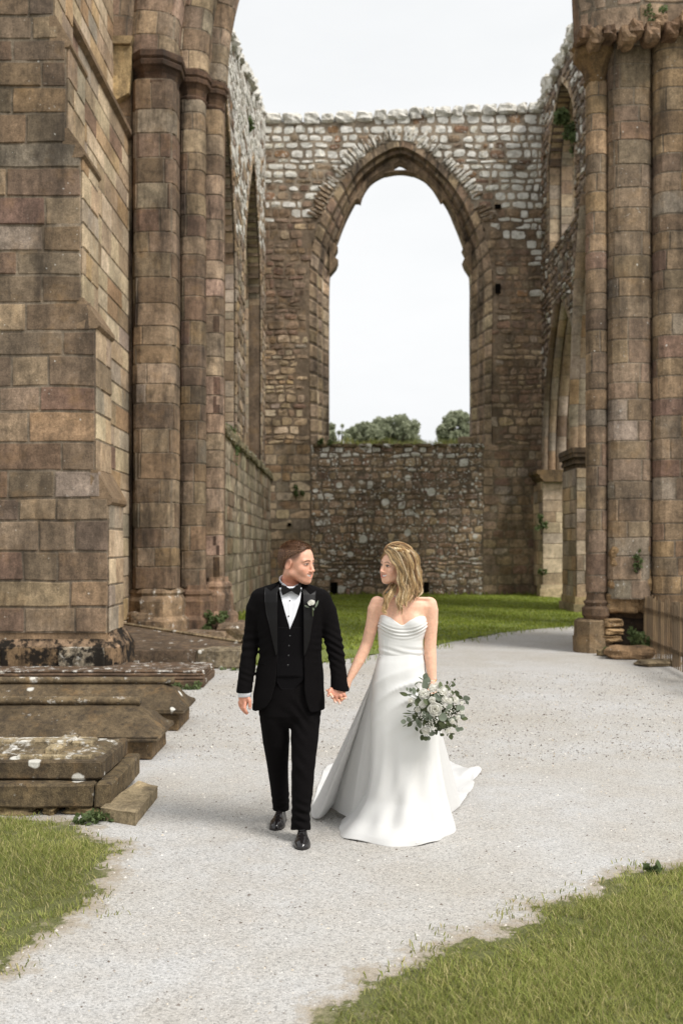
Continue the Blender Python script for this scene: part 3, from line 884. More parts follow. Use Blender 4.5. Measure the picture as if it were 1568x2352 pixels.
def spR(u):
    t = topR(u); ops = sorted([(o.sill, o.top(u)) for o in RW if o.a < u < o.b]); out = []; z = 0.0
    for a, b in ops:
        if a > z: out.append((z, a))
        z = max(z, b)
    if z < t: out.append((z, t))
    return out
wall_core(mb, 20.5, 36.8, .16, spR, lambda u, t, z: (XR + t, u, z), 0.012, 1.7, lin((104,88,76)))
pr = palette([([lin((140,124,112)), lin((126,112,102)), lin((150,132,116))], 5, .12), (BROWN, 3, .12), (GREY, 2, .3), (TAN, 1, .1)])
def palR(u, v): return pwh(u, v) if R.random() < max(.06, (v - 15.5)*.2) else pr(u, v)
mkR = lambda u, v: not any(o(u, v) for o in RW) and v < topR(u) - .1
masonry(mb, lambda u, v, d: (XR - d, u, v), 20.5, 36.78, 0, 18.5, .26, .36, palR, depth=.08, rough=.1, roundness=.8, wob=.1, gap=.014, bev=.035, jit=.4, mask=mkR, mstep=.16, mortar=(.16,.125,.1))
mb.build('wall_face', M['rubble'], rw)
pcr = palette([(CREAM, 5, .0), (TAN, 2, 0), (GREY, 1.4, 0)])
for i, o in enumerate(RW):
    reveal(rw, o, lambda u, t, z: (XR + t, u, z), 0.0, 1.6, prshade if i == 0 else (pcr if i < 2 else prv), M['pale'], 'arch_moulding' if i < 2 else 'window_reveal', orders=3 if i < 2 else 2, band=.2)
mb = MB()
for i in range(50):
    y = 20.6 + i*.33
    rock(mb, (XR + .3 + R.uniform(-.15, .1), y, topR(y) + .03), (.42, .22, .16 + .14*R.random()), lin((222,214,198)) + (.52,), rz=R.uniform(-.3,.3), jit=.16)
mb.build('coping', M['rubble'], rw)
# respond (bright cream half pier) at the far end and its capital
mb = MB(); YR = 35.2
masonry(mb, lambda u, v, d: (u, YR - d, v), PX(1245, YR), PX(1322, YR), .35, PZ(1110, YR), .45, .7, pcr, depth=.02, rough=.01)
mb.box(PX(1245, YR), PX(1322, YR), YR + .003, 36.2, 0, PZ(1100, YR), lin((196,178,146)))
mb.box(PX(1238, YR), PX(1326, YR), YR - .12, YR + .5, 0, .3, lin((186,166,134)) + (.1,))
mb.box(PX(1241, YR), PX(1325, YR), YR - .07, YR + .5, .304, .44, lin((190,172,142)) + (.0,))
masonry(mb, lambda u, v, d: (PX(1245, YR) - d, u, v), YR, 36.78, .35, PZ(1110, YR), .45, .7, pcr, depth=.02)
mb.build('respond', M['pale'], rw)
mb = MB()
zc = PZ(1080, YR)
mb.prism([(PX(1246, YR), zc - .42), (PX(1240, YR), zc - .3), (PX(1236, YR), zc - .26), (PX(1236, YR), zc - .2), (PX(1229, YR), zc - .12), (PX(1229, YR), zc), (PX(1322, YR), zc), (PX(1322, YR), zc - .42)], YR - .25, 36.5, 'y', lin((120,100,74)) + (.1,))
mb.build('capital', M['pier'], rw)
# ribs rising from that capital and curving towards the camera
def rib(parent, x, Y0, r, z0, z1, lean, pal, mat, name='arch_rib'):
    mb = MB()
    def f(u, v, d):
        a = u/r; t = max(0.0, (v)/(z1-z0)); off = lean * t**2.2
        return (x + (r+d)*math.sin(a), Y0 - off - (r+d)*math.cos(a), z0 + v)
    masonry(mb, f, -.55*math.pi*r, .55*math.pi*r, 0, z1 - z0, .62, r*4, pal, depth=.012, seg=r*.35, bev=.01, mstep=.3)
    return mb.build(name, mat, parent)
for xp, r, ln in ((1252, .1, 2.1), (1268, .13, 2.2), (1289, .17, 2.3), (1309, .12, 2.4)):
    rib(rw, PX(xp, 35.6), 35.75, r, zc, 10.0, ln, prshade if xp < 1260 else prv, M['pale'])
# nearer arcade pier
ap = empty('arcade_pier', (PX(1345, 27), 27.4, 0), 'grey narrow arcade pier with a dark weathered capital, just left of the right clustered pier', 'pier')
pga = palette([(GREY, 4, .02), (TAN, 4, 0), (OCH, 1.2, 0), (BROWN, 1.5, 0)])
mb = MB(); zc2 = PZ(1075, 27)
mb.box(PX(1322, 27), PX(1420, 27), 27.02, 28.6, 0, zc2, lin((150,132,106)))
masonry(mb, lambda u, v, d: (u, 27 - d, v), PX(1322, 27), PX(1420, 27), .3, zc2, .42, .6, pga, depth=.025, rough=.01)
masonry(mb, lambda u, v, d: (PX(1322, 27) - d, u, v), 27.0, 28.6, .3, zc2, .42, .6, pga, depth=.025, rough=.01)
mb.build('pier_body', M['pale'], ap)
mb = MB()
mb.box(PX(1314, 27), PX(1420, 27), 26.85, 28.7, -.3, .22, lin((150,136,106)) + (.1,))
mb.box(PX(1318, 27), PX(1420, 27), 26.92, 28.65, .224, .42, lin((166,146,110)))
mb.build('base', M['pale'], ap)
mb = MB()
for k, (a, h) in enumerate(((1323, .12), (1318, .1), (1320, .07), (1313, .12), (1311, .14))):
    z = zc2 + sum(q[1] for q in ((1323, .12), (1318, .1), (1320, .07), (1313, .12), (1311, .14))[:k])
    mb.box(PX(a, 27), PX(1420, 27), 27.02 - (1325 - a)*.012, 28.62, z, z + h - .003, lin((104,86,66)) + (.05,))
mb.build('capital', M['pier'], ap)
for xp, r, ln, z1 in ((1322, .13, 1.3, 11.0), (1338, .15, 1.1, 11.0), (1356, .15, 1.0, 11.0)):
    rib(ap, PX(xp, 27.2), 27.4, r, zc2 + .5, z1, ln, pga, M['pale'])
# ---- right clustered pier
YP = 16.5
rp = empty('clustered_pier', (PX(1450, YP), YP + .5, 0), 'massive clustered pier of tan stone drums, on the right behind the picket fence', 'pier')
prp = palette([([lin((168,136,100)), lin((160,130,98)), lin((176,144,106)), lin((150,124,96))], 6, .0), (OCH, 2, 0), (BROWN, 2, 0), (RED, .8, 0), (GREY, .6, .05)], .88)
prb = palette([([lin((160,132,102)), lin((150,124,98)), lin((142,120,98))], 6, .12), (BROWN, 2.4, .12), (GREY, 1, .2), (RED, .7, .05)], .84)
ZR = PZ(180, YP)
sA = (PX(1376, YP), YP + .22, .155); sB = (PX(1449, YP), YP + .3, .352); sC = (PX(1543, YP), YP + .1, .30); sD = (PX(1640, YP), YP - .2, .36)
shaft(rp, *sA, 1.0, ZR, .335, prp, M['ashlar'], sq=2.6, sw=.5)
shaft(rp, *sB, .9, 11.0, .335, prb, M['ashlar'], sq=4.0, sw=.62)
shaft(rp, *sC, 0.0, PZ(70, YP), .34, prp, M['ashlar'], sq=3.0, sw=.6)
shaft(rp, *sD, 0.0, PZ(30, YP), .34, prp, M['ashlar'], sq=3.0, sw=.6)
mb = MB()
mb.box(PX(1392, YP), PX(1800, YP), YP + .3, YP + .8, 0, 12.6, lin((110,88,66)))
mb.box(PX(1372, YP+1.9), PX(1800, YP), YP + .8, YP + 1.9, 0, 12.6, lin((110,88,66)))
mb.build('core', M['ashlar'], rp)
ringstack(rp, sA[0] - .02, sA[1], [(ZR - .06, .15), (ZR + .0, .19), (ZR + .04, .2), (ZR + .07, .17), (ZR + .2, .2), (ZR + .36, .3), (ZR + .42, .36), (ZR + .5, .38), (ZR + .58, .36), (ZR + .64, .4)], 8, 'capital', M['ashlar'], lin((120,96,66)), rot=math.pi/8, jit=.08)
mb = MB()
pu = palette([([lin((176,146,120)), lin((164,136,112)), lin((150,128,108))], 5, .05), (RED, 1.2, 0), (BROWN, 1, .1)])
def fu(u, v, d):
    # bulging masonry above the capitals leaning into the arch
    x = u - .10*max(0, v - 10.7)**1.6*0 ; k = interp([(0, 0), (.25, .18), (.6, .28), (1.3, .34), (3, .36)], u - PX(1330, YP))
    return (u - .07*(v - 10.2), YP + .02 - k - d, v)
masonry(mb, fu, PX(1332, YP), PX(1800, YP), PZ(92, YP), 12.6, .42, .62, pu, depth=.03, rough=.03, roundness=.3, seg=.2, wob=.03, mstep=.2)
mb.prism([(PX(1334, YP), PZ(90, YP)), (PX(1800, YP), PZ(90, YP)), (PX(1800, YP), 12.6), (PX(1318, YP), 12.6)], YP + .05, YP + .5, 'y', lin((140,112,90)))
for i in range(16):
    xp_ = 1338 + i*27 + R.uniform(-6, 6)
    rock(mb, (PX(xp_, YP), YP - .12 - .2*min(1, i/4) + R.uniform(-.04, .04), PZ(96 + R.uniform(-8, 16) - (12 if i > 5 else 0), YP)), (.12, .2, .1 + R.random()*.06), lin(R.choice([(150,124,98), (130,106,84), (118,94,74)])), e=4, jit=.2)
mb.build('arch_springing', M['ashlar'], rp)
# plinth of the slender shaft and robbed lower courses
ringstack(rp, sA[0] - .05, sA[1] + .05, [(0, .33), (.26, .33), (.262, .31), (.52, .31), (.56, .24)], 8, 'plinth', M['ashlar'], lin((138,118,92)), rot=math.pi/8, jit=.05)
ringstack(rp, sA[0], sA[1], [(.56, .2), (.62, .24), (.74, .24), (.78, .19), (.84, .22), (.88, .17), (1.0, .155)], 10, 'base', M['ashlar'], lin((112,92,74)), rot=.1, jit=.09)
mb = MB()
for cx_, y0, hx, hz, zc_, dd in ((1447, YP+.02, .33, .2, 1.62, .06), (1446, YP+.05, .34, .2, 1.22, .1), (1432, YP+.1, .28, .18, .82, .1), (1482, YP+.15, .1, .17, .82, .1), (1480, YP+.02, .12, .2, 1.22, .1), (1408, YP+.0, .16, .08, .5, .1), (1409, YP-.02, .15, .06, .36, .1), (1404, YP+.0, .16, .06, .24, .1)):
    rock(mb, (PX(cx_, YP), y0 + .27, zc_), (hx, .32, hz - .008), R.choice([lin((156,128,94)), lin((146,120,88)), lin((166,138,102))]), e=9, jit=.09, n=8)
rock(mb, (PX(1470, YP), YP + .45, .3), (.4, .2, .3), lin((60,48,38)), jit=.1)
mb.build('robbed_course', M['ashlar'], rp)
def loose(name, x, y, s, col, label, rz=0, zc_=None, e=4.0, tilt=(0, 0), cat='stone', mat='tomb', group=None):
    g = G(x, y); mb = MB()
    rock(mb, (g[0], g[1], s[2]*.85 if zc_ is None else zc_), s, col, rz=rz, e=e, jit=.1, n=7, tilt=tilt)
    o = mb.build(name, M[mat], None, smooth=False)
    tag(o, label, cat, group); return o
loose('fallen_stone', 1444, 1512, (.37, .24, .11), lin((150,122,92)), 'long rounded fallen block lying in front of the right clustered pier', rz=-.05, mat='ashlar')
loose('flat_stone', 1510, 1528, (.34, .2, .045), lin((160,142,112)), 'thin flat stone on the gravel at the foot of the picket fence', rz=.4, mat='ashlar')
loose('small_stone', 1383, 1506, (.09, .08, .06), lin((166,146,110)), 'small wedge of stone beside the octagonal pier plinth', rz=.4, mat='ashlar')
# ---- far trees seen through the window
def leafmat(name, a, b, trans=.3):
    t = NT(name); p = t.obj(); n = t.noise(p, .9 if 'tree' in name else 14, 3, .6)
    t.set(Base_Color=t.mix(t.ramp(n, [(.35, 0.0), (.65, 1.0)]), a, b), Roughness=.7)
    t.b.inputs['Specular IOR Level'].default_value = .3
    tr = t.n('ShaderNodeBsdfTranslucent'); tr.inputs[0].default_value = tuple(x*1.2 for x in b) + (1,)
    m = t.n('ShaderNodeMixShader', inp={0: trans}); t.l(t.b.outputs[0], m.inputs[1]); t.l(tr.outputs[0], m.inputs[2]); t.l(m.outputs[0], t.out.inputs[0])
    return t.m
M['tree_leaf'] = leafmat('tree_leaves', (.19,.21,.13), (.36,.38,.26))  # greens lightened so the distance haze sits in the leaf colour
M['bark'] = simple('bark', (.07,.055,.04), .9, .1, .3, 6)
def leaves(name, cent, n, size, mat, parent, rs):
    """many small leaf quads round clump centres: cent = list of (x,y,z,r)"""
    c = np.array(cent); w = c[:, 3]**2; idx = rs.choice(len(c), n, p=w/w.sum())
    d = rs.normal(size=(n, 3)); d /= np.linalg.norm(d, axis=1)[:, None]
    rr = rs.random(n) ** .45
    p = c[idx, :3] + d * (c[idx, 3]*rr)[:, None]
    a = rs.normal(size=(n, 3)); a /= np.linalg.norm(a, axis=1)[:, None]
    b = np.cross(a, rs.normal(size=(n, 3))); b /= np.linalg.norm(b, axis=1)[:, None]
    s = size * rs.uniform(.6, 1.4, n)[:, None]
    V = np.stack([p - a*s, p + b*s*.55, p + a*s, p - b*s*.55], axis=1).reshape(-1, 3)
    return npmesh(name, V, np.arange(4*n).reshape(-1, 4), mat, parent, smooth=False)
def limb(mb, a, b, r0, r1, col=(.07,.055,.04), k=6):
    a, b = Vector(a), Vector(b); d = (b-a).normalized(); x = d.orthogonal().normalized(); y = d.cross(x)
    V = [a + (x*math.cos(2*math.pi*i/k) + y*math.sin(2*math.pi*i/k))*r0 for i in range(k)] + [b + (x*math.cos(2*math.pi*i/k) + y*math.sin(2*math.pi*i/k))*r1 for i in range(k)]
    mb.add(V, [(i, (i+1) % k, k+(i+1) % k, k+i) for i in range(k)], col)
def tree(xs, ytop, Y, wpx, label, nc, nl, seed, hw=.62):
    rs = np.random.default_rng(seed)
    x0 = PX(xs, Y); zt = PZ(ytop, Y); w = wpx*Y/F/2
    t = empty('broadleaf_tree', (x0, Y, 0), label, 'tree', 'trees beyond the end wall')
    mb = MB(); limb(mb, (x0, Y, 0), (x0 + .3, Y, zt*.55), .5, .3, k=8)
    cs = []
    for i in range(nc):
        a = rs.uniform(0, 2*math.pi); q = rs.uniform(0, 1)
        h = rs.uniform(-1, 1); rr = math.sqrt(1 - h*h*.9) * rs.uniform(.35, .92)
        cx, cy, cz = x0 + w*rr*math.cos(a), Y + w*rr*math.sin(a), zt - w*hw - w*hw*(-h)*.9 - w*.12
        cs.append((cx, cy, cz, w*rs.uniform(.10, .30)))
        limb(mb, (x0 + .3, Y, zt*.5 + (i % 5)*.4), (cx, cy, cz), .14, .03, k=5)
    for i in range(8):
        cs.append((x0 + rs.uniform(-w, w)*.6, Y, zt - w*hw*2 - rs.uniform(0, 3.5), w*.3))
    mb.build('trunk', M['bark'], t)
    leaves('crown', cs, nl, .2, M['tree_leaf'], t, rs)
tree(903, 951, 115, 132, 'full round-topped tree in the middle of the window gap', 70, 16000, 3)
tree(838, 970, 112, 90, 'lower loose bushy tree just left of the round-topped one', 36, 7000, 4, .5)
tree(771, 968, 108, 78, 'thin leafy tree crown against the left window jamb', 12, 3000, 5)
tree(1052, 945, 100, 108, 'dense tree crown against the right window jamb', 55, 9500, 6, .7)
tree(735, 1000, 120, 120, 'low bushy tree seen low at the left of the window sill', 14, 6000, 8, .4)
# ================================================================ GROUND
def ground_mat():
    t = NT('soil_and_turf'); p = t.obj()
    n = t.noise(p, .5, 6); c = t.mix(t.ramp(n, [(.4, 0.0), (.6, 1.0)]), (.07,.085,.025), (.1,.11,.035))
    t.set(Base_Color=c, Roughness=.95); return t.m
def gravel_colour(t, p, nodes=None):
    n0 = t.noise(p, .55, 6, .6); n1 = t.noise(p, 2.6, 8, .7)
    v = t.n('ShaderNodeTexVoronoi', inp={'Scale': 125.0}); t.l(p, v.inputs['Vector'])
    v2 = t.n('ShaderNodeTexVoronoi', inp={'Scale': 230.0}); t.l(p, v2.inputs['Vector'])
    base = t.mix(t.ramp(n0, [(.38, 0.0), (.62, 1.0)]), (.47,.462,.448), (.42,.396,.357))
    base = t.mix(t.ramp(n1, [(.44, 0.0), (.72, .6)]), base, (.40,.365,.32))
    sp = t.n('ShaderNodeSeparateColor'); t.l(v.outputs['Color'], sp.inputs[0])
    c = t.mix(.75, base, t.ramp(sp.outputs[0], [(0.0, .5), (.25, .9), (1.0, 1.28)]), 'MULTIPLY')
    sp2 = t.n('ShaderNodeSeparateColor'); t.l(v2.outputs['Color'], sp2.inputs[0])
    c = t.mix(.55, c, t.ramp(sp2.outputs[1], [(0.0, .7), (1.0, 1.3)]), 'MULTIPLY')
    if nodes is not None: nodes.append(v)
    return c
def gravel_mat():
    t = NT('pale_gravel'); p = t.obj(); nd = []; c = gravel_colour(t, p, nd); n2 = t.noise(p, 30, 6, .75)
    h = t.math('ADD', t.math('MULTIPLY', nd[0].outputs['Distance'], -1.0), t.math('MULTIPLY', n2, .5))
    t.set(Base_Color=c, Roughness=.92, Normal=t.bump(h, .55, .009)); t.b.inputs['Specular IOR Level'].default_value = .2
    return t.m
def dirt_mat():
    t = NT('bare_earth'); p = t.obj(); n = t.noise(p, 9, 8, .7); n2 = t.noise(p, 60, 5, .7)
    c = t.mix(t.ramp(n, [(.3, 0.0), (.7, 1.0)]), (.36,.30,.22), (.48,.44,.38))
    c = t.mix(.7, c, t.ramp(n2, [(.3, .6), (.7, 1.35)]), 'MULTIPLY')
    t.set(Base_Color=c, Roughness=.95, Normal=t.bump(n2, .6, .01)); return t.m
def lawn_mat():
    t = NT('lawn_turf'); p = t.obj(); n = t.noise(p, .7, 6, .6); n2 = t.noise(p, 22, 6, .7)
    c = t.mix(t.ramp(n, [(.35, 0.0), (.65, 1.0)]), (.15,.19,.04), (.19,.225,.055))
    c = t.mix(.8, c, t.ramp(n2, [(.3, .6), (.7, 1.4)]), 'MULTIPLY')
    t.set(Base_Color=c, Roughness=.9, Normal=t.bump(n2, .8, .03)); return t.m
def sheet(name, pts, z, mat, sub=0):
    """irregular flat sheet from an outline of ground points"""
    mb = MB(); mb.add([(x, y, z) for x, y in pts], [list(range(len(pts)))])
    o = mb.build(name, mat); tag(o, kind='structure'); return o
S = 900
sheet('ground', [(-S, -40), (S, -40), (S, 1400), (-S, 1400)], -0.012, ground_mat())
M['gravel'] = gravel_mat(); M['dirt'] = dirt_mat(); M['lawn'] = lawn_mat()
def rough_edge(pts, step=.12, amp=.05, closed=True, sc_=2.2):
    out = []; n = len(pts)
    for i in range(n if closed else n-1):
        a, b = np.array(pts[i]), np.array(pts[(i+1) % n]); L = np.linalg.norm(b-a); k = max(1, min(160, int(L/step)))
        d = (b-a)/max(L, 1e-6); nn = np.array([-d[1], d[0]])
        for j in range(k):
            p = a + (b-a)*j/k
            w = amp * (fn(p[0]*sc_, p[1]*sc_, 3) + .6*fn(p[0]*sc_*3, p[1]*sc_*3, 8))
            out.append(tuple(p + nn*w))
    return out
# gravel runs from the camera through the crossing; grass patches lie on top of it
gravel_pts = [(-9, -4), (9, -4), (9, 22.3), (G(1330,1437)[0], G(1330,1437)[1])] + [G(x, y)[:2] for x, y in ((1315,1437), (1240,1445), (1160,1452), (1080,1466), (1003,1482), (867,1503), (745,1522), (640,1535), (560,1520))] + [(-6, 16.4), (-9, 16)]
sheet('gravel_path', rough_edge(gravel_pts, .3, .12), 0.0, M['gravel'])
lawn_pts = [G(x, y)[:2] for x, y in ((560,1519), (640,1534), (745,1521), (867,1502), (1003,1481), (1080,1465), (1160,1451), (1240,1444), (1330,1436))] + [(7.9, 22.3), (7.9, 36.9), (-3.2, 36.9), (-3.2, 17.3)]
lawn_edge = rough_edge(lawn_pts, .2, .14)
sheet('lawn', lawn_edge, 0.004, M['lawn'])
LG = [G(x, y)[:2] for x, y in ((-260, 2600), (-120, 2330), (0, 2226), (60, 2185), (128, 2130), (175, 2098), (214, 2066), (238, 2024), (232, 1988), (278, 1962), (262, 1938), (205, 1925), (180, 1898), (60, 1882), (-140, 1876), (-520, 1880))] + [(-6, 5.0), (-4.5, 3)]
RG = [G(x, y)[:2] for x, y in ((560, 2600), (725, 2365), (790, 2300), (858, 2256), (905, 2232), (960, 2206), (1010, 2188), (1062, 2158), (1130, 2156), (1190, 2132), (1232, 2112), (1236, 2082), (1300, 2070), (1365, 2060), (1392, 2018), (1440, 2004), (1500, 2004), (1545, 1990), (1600, 1984), (1900, 1975), (2400, 1990))] + [(6, 4.0), (5, 1.0), (1.5, 1.0)]
def grow(pts, d):
    c = np.mean(np.array(pts), axis=0); out = []
    for p in pts:
        v = np.array(p) - c; L = np.linalg.norm(v); out.append(tuple(c + v*(L + d)/L))
    return out
LGe, RGe = rough_edge(LG, .06, .05), rough_edge(RG, .06, .06)
gx, gy = np.arange(-4.6, 4.6, .03), np.arange(2.9, 8.2, .03)
GX, GY = np.meshgrid(gx, gy, indexing='ij'); gpx, gpy = GX.ravel(), GY.ravel()
def sdist(px, py, poly):
    P0 = np.array(poly); best = np.full(px.shape, 1e9); ins = np.zeros(px.shape, bool)
    for a, b in zip(P0, np.roll(P0, -1, axis=0)):
        d = b - a; L2 = (d**2).sum() + 1e-12; t = np.clip(((px-a[0])*d[0] + (py-a[1])*d[1])/L2, 0, 1)
        best = np.minimum(best, (px - a[0] - t*d[0])**2 + (py - a[1] - t*d[1])**2)
        with np.errstate(divide='ignore', invalid='ignore'): c = ((a[1] > py) != (b[1] > py)) & (px < d[0]*(py-a[1])/d[1] + a[0])
        ins ^= c
    return np.where(ins, 1, -1)*np.sqrt(best)
sd_ = np.maximum(sdist(gpx, gpy, LG), sdist(gpx, gpy, RG))
sc_v = np.clip(.5 + sd_, 0, 1)
nxg, nyg = len(gx), len(gy); ii, jj = np.meshgrid(np.arange(nxg-1), np.arange(nyg-1), indexing='ij'); a_ = (ii*nyg + jj).ravel()
def edge_mat():
    t = NT('gravel_soil_and_turf'); p = t.obj(); at, al = t.attr(); sp_ = t.n('ShaderNodeSeparateColor'); t.l(at, sp_.inputs[0]); sd = sp_.outputs[0]
    n = t.noise(p, 4.2, 8, .68); n2 = t.noise(p, 70, 5, .7); n5 = t.noise(p, 16, 6, .7)
    w = t.math('ADD', sd, t.math('MULTIPLY', t.math('SUBTRACT', n, .5), .55)); w = t.math('ADD', w, t.math('MULTIPLY', t.math('SUBTRACT', n5, .5), .3))
    soil = t.mix(.8, t.mix(n5, (.27,.215,.15), (.40,.35,.28)), t.ramp(n2, [(.3, .6), (.7, 1.4)]), 'MULTIPLY')
    tf = t.mix(.8, t.mix(t.ramp(n, [(.56, 0.0), (.7, .8)]), (.115,.12,.045), (.30,.26,.17)), t.ramp(n2, [(.3, .5), (.7, 1.5)]), 'MULTIPLY')
    nd = []; c = t.mix(t.ramp(w, [(.36, 0.0), (.47, .85)]), gravel_colour(t, p, nd), soil); c = t.mix(t.ramp(w, [(.49, 0.0), (.53, 1.0)]), c, tf)
    n30 = t.noise(p, 30, 6, .75); h = t.math('ADD', t.math('MULTIPLY', nd[0].outputs['Distance'], -1.0), t.math('MULTIPLY', n30, .5))
    t.set(Base_Color=c, Roughness=.92, Normal=t.bump(h, .55, .009)); t.b.inputs['Specular IOR Level'].default_value = .2; return t.m
og = npmesh('path_edge', np.stack([gpx, gpy, np.full(gpx.shape, .005)], 1), np.stack([a_, a_ + nyg, a_ + nyg + 1, a_ + 1], 1), edge_mat(), None, False, np.stack([sc_v]*3, 1))
tag(og, kind='structure')
# grass blades
def grass(name, poly, bounds, n, h, w, seed, cols, label, edge=None, fade=None, lean=.5):
    rs = np.random.default_rng(seed)
    P0 = np.array(poly)
    x = rs.uniform(bounds[0], bounds[1], n); y = rs.uniform(bounds[2], bounds[3], n)
    ins = np.zeros(n, bool); j = len(P0)-1
    for i in range(len(P0)):
        xi, yi, xj, yj = P0[i,0], P0[i,1], P0[j,0], P0[j,1]
        with np.errstate(divide='ignore', invalid='ignore'):
            c = ((yi > y) != (yj > y)) & (x < (xj-xi)*(y-yi)/(yj-yi) + xi)
        ins ^= c; j = i
    dens = .5 + .5*np.sin(x*3.1 + 1.3*np.sin(y*2.7)) * np.sin(y*3.7 + 1.1*np.sin(x*4.1))
    ins &= rs.random(n) < .55 + .45*dens
    if fade:
        dm = np.full(n, 9.0)
        for i in range(0, len(P0)):
            dm = np.minimum(dm, (x - P0[i,0])**2 + (y - P0[i,1])**2)
        dm = np.sqrt(dm); hol = np.sin(x*9.1 + 2*np.sin(y*7.3))*np.sin(y*11.7 + 2*np.sin(x*6.1))
        ins &= (dm > fade*rs.random(n)) & ~((hol > .35 + dm*1.6) & (rs.random(n) < .8))
    x, y, dens = x[ins], y[ins], dens[ins]; n = len(x)
    a = rs.uniform(0, 2*math.pi, n); hh = h * rs.uniform(.45, 1.35, n) * (.75 + .5*dens); ww = w * rs.uniform(.6, 1.3, n)
    la = rs.uniform(0, 2*math.pi, n) * .8 + 2.2*np.sin(x*2.3 + 1.9*np.sin(y*2.1)) * np.sin(y*3.1 + x); ll = hh * rs.uniform(.2, 1.2, n) * lean
    dx, dy = np.cos(a)*ww/2, np.sin(a)*ww/2; lx, ly = np.cos(la)*ll, np.sin(la)*ll
    z0 = np.full(n, .004)
    b0 = np.stack([x-dx, y-dy, z0], 1); b1 = np.stack([x+dx, y+dy, z0], 1)
    m0 = np.stack([x-dx*.8+lx*.35, y-dy*.8+ly*.35, hh*.6], 1); m1 = np.stack([x+dx*.8+lx*.35, y+dy*.8+ly*.35, hh*.6], 1)
    t0 = np.stack([x-dx*.12+lx, y-dy*.12+ly, hh*.97], 1); t1 = np.stack([x+dx*.12+lx, y+dy*.12+ly, hh*.97], 1)
    V = np.stack([b0, b1, m0, m1, t0, t1], 1).reshape(-1, 3)
    k = np.arange(n)[:, None]*6
    Fq = np.concatenate([k + np.array([[0,1,3,2]]), k + np.array([[2,3,5,4]])], 0)
    cc = np.array([lin(c) for c in cols]); ci = cc[rs.integers(0, len(cc), n)]
    pat = .5 + .5*np.sin(x*1.9 + 2*np.sin(y*1.1)) * np.sin(y*2.3 + x)
    ci = ci * (.8 + .4*pat)[:, None] * rs.uniform(.75, 1.25, n)[:, None]
    vc = np.repeat(ci, 6, axis=0)
    o = npmesh(name, V, Fq, M['blade'], None, smooth=True, vcol=vc)
    tag(o, label, 'grass', kind='stuff'); return o
def blade_mat():
    t = NT('grass_blades'); c, a = t.attr(); t.set(Base_Color=c, Roughness=.65); t.b.inputs['Specular IOR Level'].default_value = .25
    tr = t.n('ShaderNodeBsdfTranslucent'); t.l(c, tr.inputs[0])
    m = t.n('ShaderNodeMixShader', inp={0: .35}); t.l(t.b.outputs[0], m.inputs[1]); t.l(tr.outputs[0], m.inputs[2]); t.l(m.outputs[0], t.out.inputs[0]); return t.m
M['blade'] = blade_mat()
GC = [(144,150,80), (152,156,88), (130,140,68), (168,164,102), (188,176,126), (140,146,76), (124,134,64), (160,160,94)]
grass('grass', LGe, (-3.6, -.9, 3.2, 6.6), 125000, .032, .0034, 1, GC, 'short green grass patch at the lower left, in front of the nearest tomb', lean=1.1, fade=.12)
grass('grass', RGe, (-.4, 3.4, 2.6, 5.6), 215000, .033, .0034, 2, GC, 'short green grass patch at the lower right of the gravel', lean=1.1, fade=.16)
LC = [(136,150,60), (148,158,68), (128,142,54), (158,164,80)]
grass('grass', lawn_edge, (-2.8, 7.4, 17, 36.7), 90000, .05, .02, 3, LC, 'mown green lawn inside the ruined walls behind the couple', lean=.8)
# tufts and clover creeping over the edges
def tufts(name, spots, h, w, n, spread, seed, label, cols=GC, kind='stuff', group=None):
    rs = np.random.default_rng(seed); V = []; vc = []
    for (x, y) in spots:
        for i in range(n):
            px, py = x + rs.normal()*spread, y + rs.normal()*spread
            a = rs.uniform(0, 6.28); la = rs.uniform(0, 6.28); hh = h*rs.uniform(.5, 1.3); ll = hh*rs.uniform(.2, 1)
            dx, dy = math.cos(a)*w/2, math.sin(a)*w/2; lx, ly = math.cos(la)*ll, math.sin(la)*ll
            V += [(px-dx, py-dy, 0), (px+dx, py+dy, 0), (px+dx*1.6+lx*.5, py+dy*1.6+ly*.5, hh*.7), (px-dx*1.6+lx*.5, py-dy*1.6+ly*.5, hh*.7),
                  (px+dx*.2+lx, py+dy*.2+ly, hh), (px-dx*.2+lx, py-dy*.2+ly, hh)]
            c = np.array(lin(cols[rs.integers(0, len(cols))]))*rs.uniform(.6, 1.1); vc += [c]*6
    k = np.arange(len(V)//6)[:, None]*6
    Fq = np.concatenate([k + np.array([[0,1,2,3]]), k + np.array([[3,2,4,5]])], 0)
    o = npmesh(name, V, Fq, M['blade'], None, True, vc); tag(o, label, 'grass', group, kind); return o
rs0 = np.random.default_rng(5)
sp = []
for pl in (LGe, RGe):
    for p in pl:
        if rs0.random() < .5 and p[1] > 3: sp.append((p[0] + rs0.normal()*.07, p[1] + rs0.normal()*.07))
tufts('grass_tufts', sp,   .03, .004, 16, .05, 6, 'straggling tufts along the edges of the gravel')
